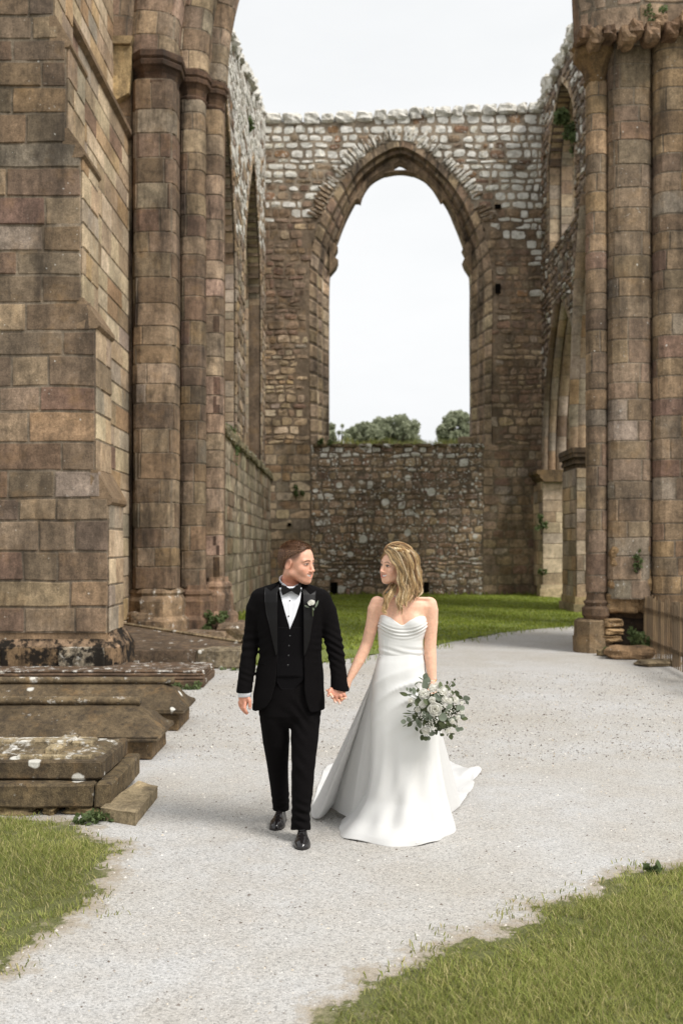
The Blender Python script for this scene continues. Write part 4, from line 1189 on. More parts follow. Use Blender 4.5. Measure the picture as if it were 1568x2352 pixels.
# loose gravel stones
def pebbles(name, n, bounds, smin, smax, seed, cols, label, dens=None, avoid=()):
    rs = np.random.default_rng(seed)
    # more stones near the camera: sample by inverse distance
    Y = bounds[2] * (bounds[3]/bounds[2]) ** rs.random(n)
    X = rs.uniform(-1, 1, n) * (.40*Y + .3)
    X = np.clip(X, bounds[0], bounds[1])
    keep = np.ones(n, bool)
    for pl in avoid:
        P0 = np.array(pl); ins = np.zeros(n, bool); j = len(P0)-1
        for i in range(len(P0)):
            xi, yi, xj, yj = P0[i,0], P0[i,1], P0[j,0], P0[j,1]
            with np.errstate(divide='ignore', invalid='ignore'):
                c = ((yi > Y) != (yj > Y)) & (X < (xj-xi)*(Y-yi)/(yj-yi) + xi)
            ins ^= c; j = i
        keep &= ~ins
    X, Y = X[keep], Y[keep]; n = len(X)
    s = rs.uniform(smin, smax, n) * (rs.random(n)**2 + .6) * (1 + .05*Y)
    oc = np.array([[1,0,0],[0,1,0],[-1,0,0],[0,-1,0],[0,0,1],[0,0,-.5]], float)
    j = rs.uniform(.6, 1.25, (n, 6, 3)); V = oc[None]*j*s[:, None, None]; V[:, :, 2] *= .6
    V += rs.normal(size=(n, 6, 3))*s[:, None, None]*.12
    a = rs.uniform(0, 6.28, n); ca, sa = np.cos(a)[:, None], np.sin(a)[:, None]
    x, y = V[:, :, 0]*ca - V[:, :, 1]*sa, V[:, :, 0]*sa + V[:, :, 1]*ca
    V[:, :, 0] = x + X[:, None]; V[:, :, 1] = y + Y[:, None]; V[:, :, 2] += (s*.25)[:, None]
    k = np.arange(n)[:, None]*6
    tri = np.array([[0,1,4],[1,2,4],[2,3,4],[3,0,4],[1,0,5],[2,1,5],[3,2,5],[0,3,5]])
    Fq = (k[:, None, :] + tri[None]).reshape(-1, 3)
    cc = np.array([lin(c) for c in cols])[rs.integers(0, len(cols), n)] * rs.uniform(.75, 1.15, n)[:, None]
    o = npmesh(name, V.reshape(-1, 3), Fq, M['pebble'], None, False, np.repeat(cc, 6, axis=0))
    tag(o, label, 'gravel', kind='stuff'); return o
M['pebble'] = vmat('pebble', .9, .2, .2, 60)
pebbles('loose_gravel', 64000, (-3, 6, 3.0, 14), .0024, .0064, 9, [(206,202,194), (188,184,178), (216,210,200), (170,164,156), (196,184,166), (150,144,138), (120,112,104), (104,94,84)], 'loose pale chippings scattered over the gravel path', avoid=(LGe, RGe))
# ================================================================ TOMBS
def slabbox(mb, x0, x1, y0, y1, z0, z1, col, jit=.006, cham=.012):
    """worn stone slab: subdivided, slightly uneven box with softened edges"""
    nx, ny, nz = max(2, int((x1-x0)/.12)), max(2, int((y1-y0)/.12)), max(2, int((z1-z0)/.07))
    def axis(a, b, n): 
        m = cham; return [a, a + m] + [a + m + (b-a-2*m)*i/n for i in range(1, n)] + [b - m, b]
    ax, ay, az = axis(x0, x1, nx), axis(y0, y1, ny), axis(z0, z1, nz)
    cx, cy, cz = (x0+x1)/2, (y0+y1)/2, (z0+z1)/2
    idx = {}; V = []; fs = []
    def vid(i, j, k):
        if (i, j, k) not in idx:
            x, y, z = ax[i], ay[j], az[k]
            e = (i in (0, len(ax)-1)) + (j in (0, len(ay)-1)) + (k in (0, len(az)-1))
            if e >= 2:
                s = cham*.6
                if i in (0, len(ax)-1): x += s*(1 if x < cx else -1)
                if j in (0, len(ay)-1): y += s*(1 if y < cy else -1)
                if k in (0, len(az)-1): z += s*(1 if z < cz else -1)
            n1, n2, n3 = fn(x*5, y*5, z*5), fn(x*5+9, y*5, z*5), fn(x*5, y*5+9, z*5)
            idx[(i, j, k)] = len(V); V.append((x + jit*n1*1.6, y + jit*n2*1.6, z + jit*n3*1.6))
        return idx[(i, j, k)]
    I, J, K = len(ax)-1, len(ay)-1, len(az)-1
    for i in range(I):
        for j in range(J):
            fs.append((vid(i,j,0), vid(i,j+1,0), vid(i+1,j+1,0), vid(i+1,j,0))); fs.append((vid(i,j,K), vid(i+1,j,K), vid(i+1,j+1,K), vid(i,j+1,K)))
    for i in range(I):
        for k in range(K):
            fs.append((vid(i,0,k), vid(i+1,0,k), vid(i+1,0,k+1), vid(i,0,k+1))); fs.append((vid(i,J,k), vid(i,J,k+1), vid(i+1,J,k+1), vid(i+1,J,k)))
    for j in range(J):
        for k in range(K):
            fs.append((vid(0,j,k), vid(0,j,k+1), vid(0,j+1,k+1), vid(0,j+1,k))); fs.append((vid(I,j,k), vid(I,j+1,k), vid(I,j+1,k+1), vid(I,j,k+1)))
    mb.add(V, fs, col)
TC = lin((104,90,70)); TC2 = lin((104,90,68)); TC3 = lin((124,108,82))
# nearest ledger tomb
t1 = empty('ledger_tomb', (-2.6, 6.95, 0), 'nearest coped tomb on a two-piece base, beside the lower left grass', 'tomb', None)
mb = MB()
x0, x1, y0, y1 = -4.3, -1.575, 6.56, 7.36
zt, zs_ = .345, .222
slabbox(mb, x0, x1, y0, y1, zs_, zt, TC + (.1,))
mb.build('slab', M['tomb'], t1)
mb = MB()   # coped top with central raised cross shaft
def coped(mb, x0, x1, y0, y1, z0, zr, inx, col, segs=24, keepv=None):
    ym = (y0+y1)/2; V = []; fs = []
    xs = [x0 + (x1-x0)*i/segs for i in range(segs+1)]
    for x in xs:
        hip = min(1.0, (x1 - x)/inx) if inx > 0 else 1.0
        for t in (0, .25, .5, .75, 1.0, 1.25, 1.5, 1.75, 2.0):
            y = y0 + (y1-y0)*t/2; rise = (1 - abs(t-1))
            z = z0 + (zr-z0)*min(rise, hip) + .006*fn(x*4, y*4, 1)
            V.append((x + .004*fn(x*3, y*7, 5), y, z))
    for i in range(segs):
        for j in range(8): fs.append((i*9+j, (i+1)*9+j, (i+1)*9+j+1, i*9+j+1))
    fs.append([segs*9+j for j in range(9)]); fs.append([j for j in range(8, -1, -1)])
    mb.add(V, fs, col)
coped(mb, x0+.02, x1-.012, y0+.012, y1-.012, zt - .008, zt + .052, .14, lin((118,104,80)) + (.3,), 40)
mb.build('coped_top', M['tomb'], t1)
mb = MB()
for a, b, c, d, z, h in ((-4.3, -1.86, 6.90, 7.03, .392, .022), (-2.0, -1.9, 6.72, 7.2, .375, .025), (-1.86, -1.72, 6.87, 7.06, .39, .02), (-2.16, -1.66, 6.62, 6.66, .352, .018), (-4.3, -2.2, 6.66, 6.685, .358, .012)):
    slabbox(mb, a, b, c, d, z - .03, z + h, lin((158,142,112)) + (.34,), .004, .008)
mb.build('carved_cross', M['tomb'], t1)
mb = MB()
slabbox(mb, -4.3, PX(218, 6.5) - .004, 6.47, 7.45, .06, .213, TC2 + (.12,))
mb.build('base_course', M['tomb'], t1)
mb = MB(); slabbox(mb, PX(218, 6.5) + .006, -1.5, 6.47, 7.45, .055, .214, TC3 + (.1,)); mb.build('base_course', M['tomb'], t1)
mb = MB()
for a, b, hz in ((-60, 84, .035), (92, 132, .03), (140, 318, .036)):
    xa, xb = PX(a, 6.5), PX(b, 6.5)
    rock(mb, ((xa+xb)/2, 6.62, .028), ((xb-xa)/2 - .01, .13, hz), lin((168,146,106)), e=5, jit=.16, n=8)
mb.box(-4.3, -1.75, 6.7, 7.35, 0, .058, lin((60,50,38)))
mb.build('packing_stone', M['ashlar'], t1)
# loose flat slab by its corner
mb = MB()
q = [G(226, 1869, .1), G(304, 1898, .07), G(366, 1828, .07), G(322, 1797, .1)]
q = [G(232, 1855, .085), G(312, 1868, .085), G(362, 1806, .085), G(318, 1793, .10)]
V = []; fs = []; N_ = 8
for k, (zo, gr) in enumerate(((-.085, .0), (-.01, .012), (0, 0.0))):
    for i in range(N_+1):
        for j in range(N_+1):
            a = np.array(q[0])*(1-i/N_) + np.array(q[1])*(i/N_); b = np.array(q[3])*(1-i/N_) + np.array(q[2])*(i/N_); p = a*(1-j/N_) + b*(j/N_)
            V.append((p[0] + .012*fn(p[0]*9, p[1]*9, k*.5), p[1] + .012*fn(p[0]*9+4, p[1]*9, k*.5), max(0, p[2] + zo + .006*fn(p[0]*11, p[1]*11))))
nn_ = (N_+1)**2
def gi(k, i, j): return k*nn_ + i*(N_+1) + j
for i in range(N_):
    for j in range(N_): fs.append((gi(2,i,j), gi(2,i+1,j), gi(2,i+1,j+1), gi(2,i,j+1)))
for k in range(2):
    for i in range(N_):
        fs += [(gi(k,i,0), gi(k,i+1,0), gi(k+1,i+1,0), gi(k+1,i,0)), (gi(k,i,N_), gi(k,i+1,N_), gi(k+1,i+1,N_), gi(k+1,i,N_)),
               (gi(k,0,i), gi(k,0,i+1), gi(k+1,0,i+1), gi(k+1,0,i)), (gi(k,N_,i), gi(k,N_,i+1), gi(k+1,N_,i+1), gi(k+1,N_,i))]
mb.add(V, fs, lin((172,154,122)) + (.05,))
tag(mb.build('loose_slab', M['ashlar']), 'loose flat paving slab lying askew on the gravel at the corner of the nearest tomb', 'stone')
def hipped(name, label, X1, Y0, zc, ridge, xe, depth=.65):
    t = empty(name, (X1 - 1.5, Y0 + depth/2, 0), label, 'tomb', 'hipped tombs with rolled ridges')
    mb = MB(); slabbox(mb, -5.2, X1, Y0, Y0 + depth, 0, zc, lin((120,100,74)) + (.1,)); mb.build('base_course', M['tomb'], t)
    mb = MB(); a, b = Y0 - .07, Y0 + depth + .07
    slabbox(mb, -5.25, X1 + .06, a, b, zc + .003, zc + .045, TC + (.12,), .005, .015)
    mb.build('eaves', M['tomb'], t)
    mb = MB(); ym = (a+b)/2; n = 30; V = []; fs = []
    for i in range(n+1):
        s = i/n; x = -5.25 + (X1 + .055 + 5.25)*s
        hip = max(0, min(1.0, (X1 + .055 - x)/(X1 + .055 - xe)))
        for t_ in np.linspace(-1, 1, 13):
            y = ym + (b-a)/2*t_*.995; rise = min(1 - abs(t_), hip) ** .85
            V.append((x, y, zc + .043 + (ridge - zc - .06)*rise + .005*fn(x*5, y*5)))
    for i in range(n):
        for j in range(12): fs.append((i*13+j, (i+1)*13+j, (i+1)*13+j+1, i*13+j+1))
    fs.append(list(range(13))[::-1])
    mb.add(V, fs, lin((100,86,66)) + (.1,)); mb.build('hipped_top', M['tomb'], t, smooth=False)
    mb = MB(); V = []; fs = []; k = 10
    for i, x in enumerate(np.linspace(-5.2, xe + .03, 24)):
        for j in range(k):
            a_ = 2*math.pi*j/k; r = .036 + .003*fn(x*4, j)
            V.append((x, ym + 1.5*r*math.cos(a_), ridge + .0 + r*math.sin(a_)))
    for i in range(23):
        for j in range(k): fs.append((i*k+j, i*k+(j+1) % k, (i+1)*k+(j+1) % k, (i+1)*k+j))
    fs.append([23*k+j for j in range(k)])
    mb.add(V, fs, lin((118,102,78)) + (.22,)); mb.build('ridge_roll', M['tomb'], t, smooth=True)
    return t
hipped('hipped_tomb', 'weathered hipped tomb with a rolled ridge, second of the row behind the nearest tomb', -1.556, 8.2, .155, .44, -1.75)
hipped('hipped_tomb', 'weathered hipped tomb with a rolled ridge, third of the row, close to the buttress plinth', -1.55, 9.5, .165, .44, -1.68)
t4 = empty('ledger_tomb', (-2.8, 12.95, 0), 'low flat ledger tomb with stepped mouldings beside the buttress plinth', 'tomb')
for nm, dx, z0, z1, dy in (('base_course', 0, 0, .09, 0), ('moulding', .05, .093, .12, .06), ('moulding', .1, .123, .155, .16), ('slab', .13, .158, .185, .24)):
    mb = MB(); slabbox(mb, -4.6, -1.72 - dx*.2, 12.43 + dy, 13.6, z0, z1, lin((108,88,70)) + (.14 if nm != 'slab' else .3,)); mb.build(nm, M['tomb'], t4)
t5 = empty('ledger_tomb', (-2.8, 15, 0), 'broad lichen-spotted slab tomb with a slanting back edge', 'tomb')
mb = MB(); slabbox(mb, -4.6, -1.47, 14.4, 15.1, 0.02, .27, lin((104,88,72)) + (.2,)); mb.build('base_course', M['tomb'], t5)
mb = MB()
poly = [(-4.5, 14.5), (-1.6, 14.5), (-1.5, 15.1), (-3.9, 17.6), (-4.5, 17.6)]
V = [(x, y, .275 + (y - 14.5)*.04) for x, y in poly] + [(x, y, 0.02) for x, y in poly]
mb.add(V, [(0,1,2,3,4)] + [(i, 5+i, 5+(i+1) % 5, (i+1) % 5) for i in range(5)], lin((108,92,76)) + (.16,))
mb.build('slab', M['tomb'], t5)
mb = MB(); slabbox(mb, -2.1, -1.42, 14.36, 14.98, .0, .285, lin((150,136,112)) + (.2,), .01, .03); mb.build('end_block', M['tomb'], t5)
mb = MB()
a_, b_ = np.array((-1.5, 15.1, .31)), np.array((-3.9, 17.6, .41))
limb(mb, a_, b_, .035, .035, lin((160,142,112)) + (.2,)); mb.build('edge_roll', M['tomb'], t5)
loose('broken_stone', 330, 1478, (.3, .3, .28), lin((128,108,86)) + (.2,), 'upright broken block against the left pier foot behind the slab tomb', rz=.3, zc_=.35)
# ================================================================ PLANTS
M['weed'] = leafmat('weed_leaves', (.06,.09,.03), (.14,.18,.07))
def plant(name, cx, cy, cz, r, n, size, label, seed, cat='plant', group=None, sq=(1, 1, 1), sub=7):
    rs = np.random.default_rng(seed)
    t = empty(name, (cx, cy, cz - r*sq[2]), label, cat, group)
    cs = [(cx + rs.normal()*r*.45*sq[0], cy + rs.normal()*r*.3*sq[1], cz + rs.normal()*r*.4*sq[2], r*rs.uniform(.25, .5)) for _ in range(sub)]
    leaves('foliage', cs, n, size, M['weed'], t, rs)
    mb = MB()
    for c in cs: limb(mb, (cx, cy + r*.2, cz - r*sq[2]*.9), c[:3], .006 + r*.012, .003, (.08,.09,.04), 4)
    mb.build('stem', M['bark'], t)
    return t
WP = 'small plants rooted in the masonry'
def pp_(x, y, Y): return P(x, y, Y)
plant('wall_shrub', *pp_(1318, 305, 31.5), .62, 900, .09, 'green shrub sprouting high on the right side wall', 21, 'shrub')
plant('fern', *pp_(488, 1432, 18.7), .22, 420, .04, 'dark leafy fern growing on the foot of the left clustered pier', 22, 'fern')
plant('wall_plant', *pp_(1508, 45, 16.2), .25, 320, .035, 'mossy weed on top of the right pier shafts near the upper right corner', 23)
plant('wall_plant', *pp_(1463, 1288, 16.4), .12, 160, .03, 'trailing ivy in the eroded gap of the right pier', 24, sq=(.5, 1, 2))
plant('weed_clump', *pp_(1452, 1462, 16.2), .17, 420, .035, 'green weeds behind the fallen block at the right pier', 25)
plant('weed_clump', *pp_(1478, 1470, 16.1), .14, 300, .035, 'leafy weeds against the end of the picket fence', 26)
plant('weed_clump', *pp_(1400, 1492, 16.05), .09, 160, .03, 'small weed at the foot of the octagonal plinth', 27)
plant('weed_clump', *pp_(525, 1556, 14.25), .2, 420, .035, 'weeds under the end block of the slab tomb', 28, sq=(1.6, .5, .5))
plant('weed_clump', *pp_(430, 1582, 12.3), .16, 420, .022, 'low weeds along the front of the flat ledger tomb', 29, sq=(2.6, .5, .3))
plant('weed_clump', *G(210, 1890)[:2], .035, .10, 260, .02, 'small dark weeds in the soil under the nearest tomb', 30, sq=(1.6, 1, .35))
plant('weed_clump', *G(1490, 2008)[:2], .025, .05, 40, .022, 'dandelion leaves at the far edge of the lower right grass', 31, sq=(1.2, 1, .4))
plant('wall_plant', *pp_(1243, 1205, 35.0), .3, 200, .06, 'dark weed in the corner joint beside the cream respond', 32, sq=(.6, .6, 1.3))
plant('wall_plant', *pp_(1245, 1312, 35.0), .16, 120, .05, 'small weed low beside the cream respond', 33)
plant('wall_plant', *pp_(530, 1040, 24.5), .4, 420, .05, 'trailing weeds hanging over the ledge of the left side wall', 34, sq=(.5, 1, 1.4))
plant('wall_plant', *pp_(685, 1125, 36.7), .22, 160, .05, 'tuft growing on the left part of the end wall', 35)
plant('wall_plant', *pp_(745, 1017, 36.7), .25, 160, .05, 'tuft at the left end of the window sill', 36, sq=(1.6, .6, .5))
plant('wall_plant', *pp_(567, 275, 30.0), .35, 160, .07, 'mossy growth on top of the left side wall', 37, sq=(.5, 1.4, .7))
plant('wall_plant', *pp_(1362, 30, 20.0), .3, 160, .05, 'weed clinging to the upper edge of the right pier', 38, sq=(.5, 1, .8))
g_ = empty('sill_grass', (2.2, YE + .4, ZS), 'thin grasses growing along the window sill of the end wall', 'grass')
rs0 = np.random.default_rng(77)
V = []; vc = []
for i in range(900):
    x, y = rs0.uniform(PX(760, YE), PX(1085, YE)), YE + rs0.uniform(.0, .7); h = rs0.uniform(.04, .2)*(1.3 + fn(x*2)); lx = rs0.normal()*.05
    V += [(x-.008, y, ZS+.05), (x+.008, y, ZS+.05), (x+lx+.004, y, ZS+.05+h), (x+lx-.004, y, ZS+.05+h)]; vc += [np.array(lin(GC[rs0.integers(0, 8)]))]*4
npmesh('blades', V, np.arange(len(V)).reshape(-1, 4), M['blade'], g_, True, vc)
# grassy foot of the walls
tufts('wall_foot_grass', [(x, YE - .12) for x in np.arange(-2.5, 7.3, .16)] + [(-2.5, y) for y in np.arange(21.5, 36, .2)], .13, .02, 5, .07, 12, 'longer grass along the foot of the ruined walls', LC)
tufts('grass_tufts', [(G(x, y)[0], G(x, y)[1]) for x, y in ((560,1529),(600,1537),(680,1533),(760,1524),(830,1513),(900,1500),(980,1488),(1060,1472),(1120,1461),(1180,1452),(1260,1444),(1310,1440))] , .07, .01, 60, .25, 13, 'ragged front edge of the lawn', LC)
# ================================================================ PICKET FENCE
fx0, fy0, fx1, fy1 = PX(1478, 16.55), 16.55, PX(1568, 13.95), 13.95
fd = Vector((fx1-fx0, fy1-fy0, 0)).normalized(); fnrm = Vector((-fd.y, fd.x, 0))
if fnrm.x > 0: fnrm = -fnrm
fe = empty('picket_fence', (fx0, fy0, 0), 'weathered grey-brown wooden picket fence running towards the camera in front of the right pier', 'fence')
WC = [lin((122,102,76)), lin((108,90,68)), lin((134,112,84)), lin((98,82,62))]
t = NT('weathered_wood'); c, a = t.attr(); p = t.obj((30, 30, 2.0)); n1 = t.noise(p, 1.6, 6, .7)
t.set(Base_Color=t.mix(1.0, c, t.ramp(n1, [(.3, .6), (.7, 1.3)]), 'MULTIPLY'), Roughness=.9, Normal=t.bump(n1, .4, .01)); M['wood'] = t.m
Lf = 5.4; k = 0; s = 0.0
while s < Lf:
    base = Vector((fx0, fy0, 0)) + fd*s
    h = .96 + R.uniform(-.05, .04); w = R.uniform(.032, .042); th = .013; ln = R.uniform(-.02, .02)
    mb = MB(); V = []
    for z, ww in ((0.0, w), (h - .05, w), (h, w*.55)):
        for a1, b1 in ((-1, -1), (1, -1), (1, 1), (-1, 1)):
            p = base + fd*(a1*ww/2 + ln*z) + fnrm*(b1*th/2); V.append((p.x, p.y, z))
    mb.add(V, [(0,1,2,3), (8,9,10,11)] + [(r*4+i, r*4+(i+1) % 4, r*4+4+(i+1) % 4, r*4+4+i) for r in range(2) for i in range(4)], R.choice(WC))
    mb.build('picket', M['wood'], fe)
    s += R.uniform(.105, .125); k += 1
for z in (.24, .74):
    mb = MB(); V = []
    for e in (-.05, Lf):
        for dz, dn in ((-.035, .009), (.035, .009), (.035, .03), (-.035, .03)):
            p = Vector((fx0, fy0, 0)) + fd*e - fnrm*dn; V.append((p.x, p.y, z + dz))
    mb.add(V, [(0,1,2,3), (7,6,5,4)] + [(i, 4+i, 4+(i+1) % 4, (i+1) % 4) for i in range(4)], WC[1])
    mb.build('rail', M['wood'], fe)
for e in (.0, 1.9, 3.8):
    p = Vector((fx0, fy0, 0)) + fd*e - fnrm*.075; mb = MB(); mb.box(p.x - .04, p.x + .04, p.y - .04, p.y + .04, 0, .95, WC[3]); mb.build('post', M['wood'], fe)
# ================================================================ PEOPLE: implicit-surface toolkit
def smin(a, b, k):
    if k <= 0: return np.minimum(a, b)
    h = np.clip(.5 + .5*(b - a)/k, 0, 1); return b*(1-h) + a*h - k*h*(1-h)
def smax(a, b, k): return -smin(-a, -b, k)
class Grid:
    """signed distance samples on a (possibly uneven) box grid, turned into one closed mesh"""
    def __init__(s, lo, hi, h, zfine=None):
        s.x = np.arange(lo[0], hi[0], h, dtype=np.float32); s.y = np.arange(lo[1], hi[1], h, dtype=np.float32)
        if zfine:
            z = [lo[2]]
            while z[-1] < hi[2]:
                st = h
                for a, b, q in zfine:
                    if a <= z[-1] <= b: st = q
                z.append(z[-1] + st)
            s.z = np.array(z, dtype=np.float32)
        else: s.z = np.arange(lo[2], hi[2], h, dtype=np.float32)
        s.h = h; s.A = np.full((len(s.x), len(s.y), len(s.z)), .2, dtype=np.float32)
    def sub(s, lo, hi):
        r = []
        for ax, a, b in zip((s.x, s.y, s.z), lo, hi):
            i, j = np.searchsorted(ax, a), np.searchsorted(ax, b); r.append(slice(max(0, i-1), min(len(ax), j+1)))
        return tuple(r)
    def co(s, sl): return s.x[sl[0]][:, None, None], s.y[sl[1]][None, :, None], s.z[sl[2]][None, None, :]
    def op(s, f, lo, hi, k=0.0, mode='u', m=.02):
        m = m + k
        sl = s.sub([a - m for a in lo], [b + m for b in hi])
        if any(q.stop <= q.start for q in sl): return s
        d = f(*s.co(sl)).astype(np.float32)
        if mode == 'u': s.A[sl] = smin(s.A[sl], d, k)
        elif mode == 's': s.A[sl] = smax(s.A[sl], -d, k)
        elif mode == 'i': s.A[sl] = smax(s.A[sl], d, k)
        return s
    def rc(s, a, b, r1, r2, k=.02, mode='u', flat=None):
        a, b = np.array(a, float), np.array(b, float); ba = b - a; L2 = max(1e-9, (ba**2).sum())
        def f(X, Y, Z):
            px, py, pz = X - a[0], Y - a[1], Z - a[2]
            t = np.clip((px*ba[0] + py*ba[1] + pz*ba[2])/L2, 0, 1)
            qx, qy, qz = px - t*ba[0], py - t*ba[1], pz - t*ba[2]
            if flat is not None:
                n, q = np.array(flat[0], float), flat[1]; n = n/np.linalg.norm(n)
                dn = (qx*n[0] + qy*n[1] + qz*n[2])*(q - 1); qx, qy, qz = qx + dn*n[0], qy + dn*n[1], qz + dn*n[2]
            return np.sqrt(qx*qx + qy*qy + qz*qz) - (r1 + (r2 - r1)*t)
        R_ = max(r1, r2); lo = np.minimum(a, b) - R_; hi = np.maximum(a, b) + R_
        return s.op(f, lo, hi, k, mode)
    def chain(s, pts, k=.02, mode='u', flat=None):
        segs = [(np.array(a, float), np.array(b, float), r1, r2) for (a, r1), (b, r2) in zip(pts, pts[1:])]
        def f(X, Y, Z):
            best = None
            for a, b, r1, r2 in segs:
                ba = b - a; L2 = max(1e-9, (ba**2).sum()); px, py, pz = X - a[0], Y - a[1], Z - a[2]
                t = np.clip((px*ba[0] + py*ba[1] + pz*ba[2])/L2, 0, 1); qx, qy, qz = px - t*ba[0], py - t*ba[1], pz - t*ba[2]
                if flat is not None:
                    n, q = np.array(flat[0], float), flat[1]; n = n/np.linalg.norm(n)
                    dn = (qx*n[0] + qy*n[1] + qz*n[2])*(q - 1); qx, qy, qz = qx + dn*n[0], qy + dn*n[1], qz + dn*n[2]
                d = np.sqrt(qx*qx + qy*qy + qz*qz) - (r1 + (r2 - r1)*t)
                best = d if best is None else smin(best, d, .0025)
            return best
        P_ = np.array([q[0] for q in pts], float); R_ = max(q[1] for q in pts)
        s.op(f, P_.min(0) - R_, P_.max(0) + R_, k, mode)
        return s
    def ell(s, c, r, k=.02, mode='u', axes=None):
        c = np.array(c, float); r = np.array(r, float)
        def f(X, Y, Z):
            px, py, pz = X - c[0], Y - c[1], Z - c[2]
            if axes is not None:
                A_ = axes; px, py, pz = (px*A_[0][0] + py*A_[0][1] + pz*A_[0][2], px*A_[1][0] + py*A_[1][1] + pz*A_[1][2], px*A_[2][0] + py*A_[2][1] + pz*A_[2][2])
            k0 = np.sqrt((px/r[0])**2 + (py/r[1])**2 + (pz/r[2])**2); k1 = np.sqrt((px/r[0]**2)**2 + (py/r[1]**2)**2 + (pz/r[2]**2)**2)
            return k0*(k0 - 1)/np.maximum(k1, 1e-6)
        R_ = max(r); return s.op(f, c - R_, c + R_, k, mode)
    def loft(s, rows, k=.02, mode='u', n=2.4, cap=True):
        """rows: (z, cx, cy, a, b) elliptical sections"""
        rows = sorted(rows); zz = [q[0] for q in rows]
        def f(X, Y, Z):
            z = Z.ravel(); g = lambda i: np.interp(z, zz, [q[i] for q in rows])[None, None, :].astype(np.float32)
            cx, cy, a, b = g(1), g(2), g(3), g(4)
            u = np.abs((X - cx)/a); v = np.abs((Y - cy)/b)
            d = ((u**n + v**n)**(1.0/n) - 1) * np.minimum(a, b)
            dz = np.maximum(zz[0] - z, z - zz[-1])[None, None, :]
            return np.maximum(d, dz) if cap else d
        lo = (min(q[1]-q[3] for q in rows), min(q[2]-q[4] for q in rows), zz[0]); hi = (max(q[1]+q[3] for q in rows), max(q[2]+q[4] for q in rows), zz[-1])
        return s.op(f, lo, hi, k, mode)
    def field(s, f):
        s.A += f(*s.co((slice(None),)*3)).astype(np.float32); return s
    def mesh(s, smooth=0):
        A = s.A; I = A < 0
        c = [A[:-1,:-1,:-1], A[1:,:-1,:-1], A[:-1,1:,:-1], A[1:,1:,:-1], A[:-1,:-1,1:], A[1:,:-1,1:], A[:-1,1:,1:], A[1:,1:,1:]]
        cnt = sum((q < 0).astype(np.int8) for q in c); act = (cnt > 0) & (cnt < 8)
        idx = np.argwhere(act); vals = np.stack([q[act] for q in c], 1)
        offs = np.array([[0,0,0],[1,0,0],[0,1,0],[1,1,0],[0,0,1],[1,0,1],[0,1,1],[1,1,1]], float)
        acc = np.zeros((len(idx), 3)); num = np.zeros(len(idx))
        for a, b in ((0,1),(2,3),(4,5),(6,7),(0,2),(1,3),(4,6),(5,7),(0,4),(1,5),(2,6),(3,7)):
            va, vb = vals[:, a], vals[:, b]; m = (va < 0) != (vb < 0); t = np.where(m, va/np.where(m, va - vb, 1), 0)
            p = offs[a] + (offs[b] - offs[a])*t[:, None]; acc[m] += p[m]; num[m] += 1
        fr = idx + acc/num[:, None]
        V = np.stack([np.interp(fr[:, i], np.arange(len(ax)), ax) for i, ax in enumerate((s.x, s.y, s.z))], 1)
        mp_ = np.full(act.shape, -1, np.int64); mp_[act] = np.arange(len(idx)); Fs = []
        for ax in range(3):
            o1, o2 = [(1, 2), (2, 0), (0, 1)][ax]
            lo = [slice(None)]*3; hi = [slice(None)]*3; lo[ax] = slice(None, -1); hi[ax] = slice(1, None)
            e = I[tuple(lo)] != I[tuple(hi)]; q = np.argwhere(e)
            ok = (q[:, o1] > 0) & (q[:, o2] > 0) & (q[:, o1] < A.shape[o1]-1) & (q[:, o2] < A.shape[o2]-1); q = q[ok]
            def g(d1, d2):
                r = q.copy(); r[:, o1] += d1; r[:, o2] += d2; return mp_[r[:, 0], r[:, 1], r[:, 2]]
            Fq = np.stack([g(-1, -1), g(0, -1), g(0, 0), g(-1, 0)], 1)
            fl = ~I[q[:, 0], q[:, 1], q[:, 2]]; Fq[fl] = Fq[fl][:, ::-1]; Fs.append(Fq)
        Fq = np.concatenate(Fs); Fq = Fq[(Fq >= 0).all(1)]
        for _ in range(smooth):
            S_ = np.zeros_like(V); n_ = np.zeros(len(V))
            for i in range(4):
                a, b = Fq[:, i], Fq[:, (i+1) % 4]; np.add.at(S_, a, V[b]); np.add.at(n_, a, 1); np.add.at(S_, b, V[a]); np.add.at(n_, b, 1)
            V = V*.4 + .6*S_/np.maximum(n_, 1)[:, None]
        s.V, s.F = V, Fq
        return V, Fq
    def front(s, X, Z, default=None):
        """world y of the first surface met from the camera side at (X,Z)"""
        i = int(np.clip(np.searchsorted(s.x, X), 1, len(s.x)-1)); k = int(np.clip(np.searchsorted(s.z, Z), 1, len(s.z)-1))
        fx = (X - s.x[i-1])/(s.x[i]-s.x[i-1]); fz = (Z - s.z[k-1])/(s.z[k]-s.z[k-1])
        col = (s.A[i-1,:,k-1]*(1-fx) + s.A[i,:,k-1]*fx)*(1-fz) + (s.A[i-1,:,k]*(1-fx) + s.A[i,:,k]*fx)*fz
        m = np.nonzero(col < 0)[0]
        if len(m) == 0: return default
        j = m[0]
        if j == 0: return float(s.y[0])
        t = col[j-1]/(col[j-1]-col[j]); return float(s.y[j-1] + t*(s.y[j]-s.y[j-1]))
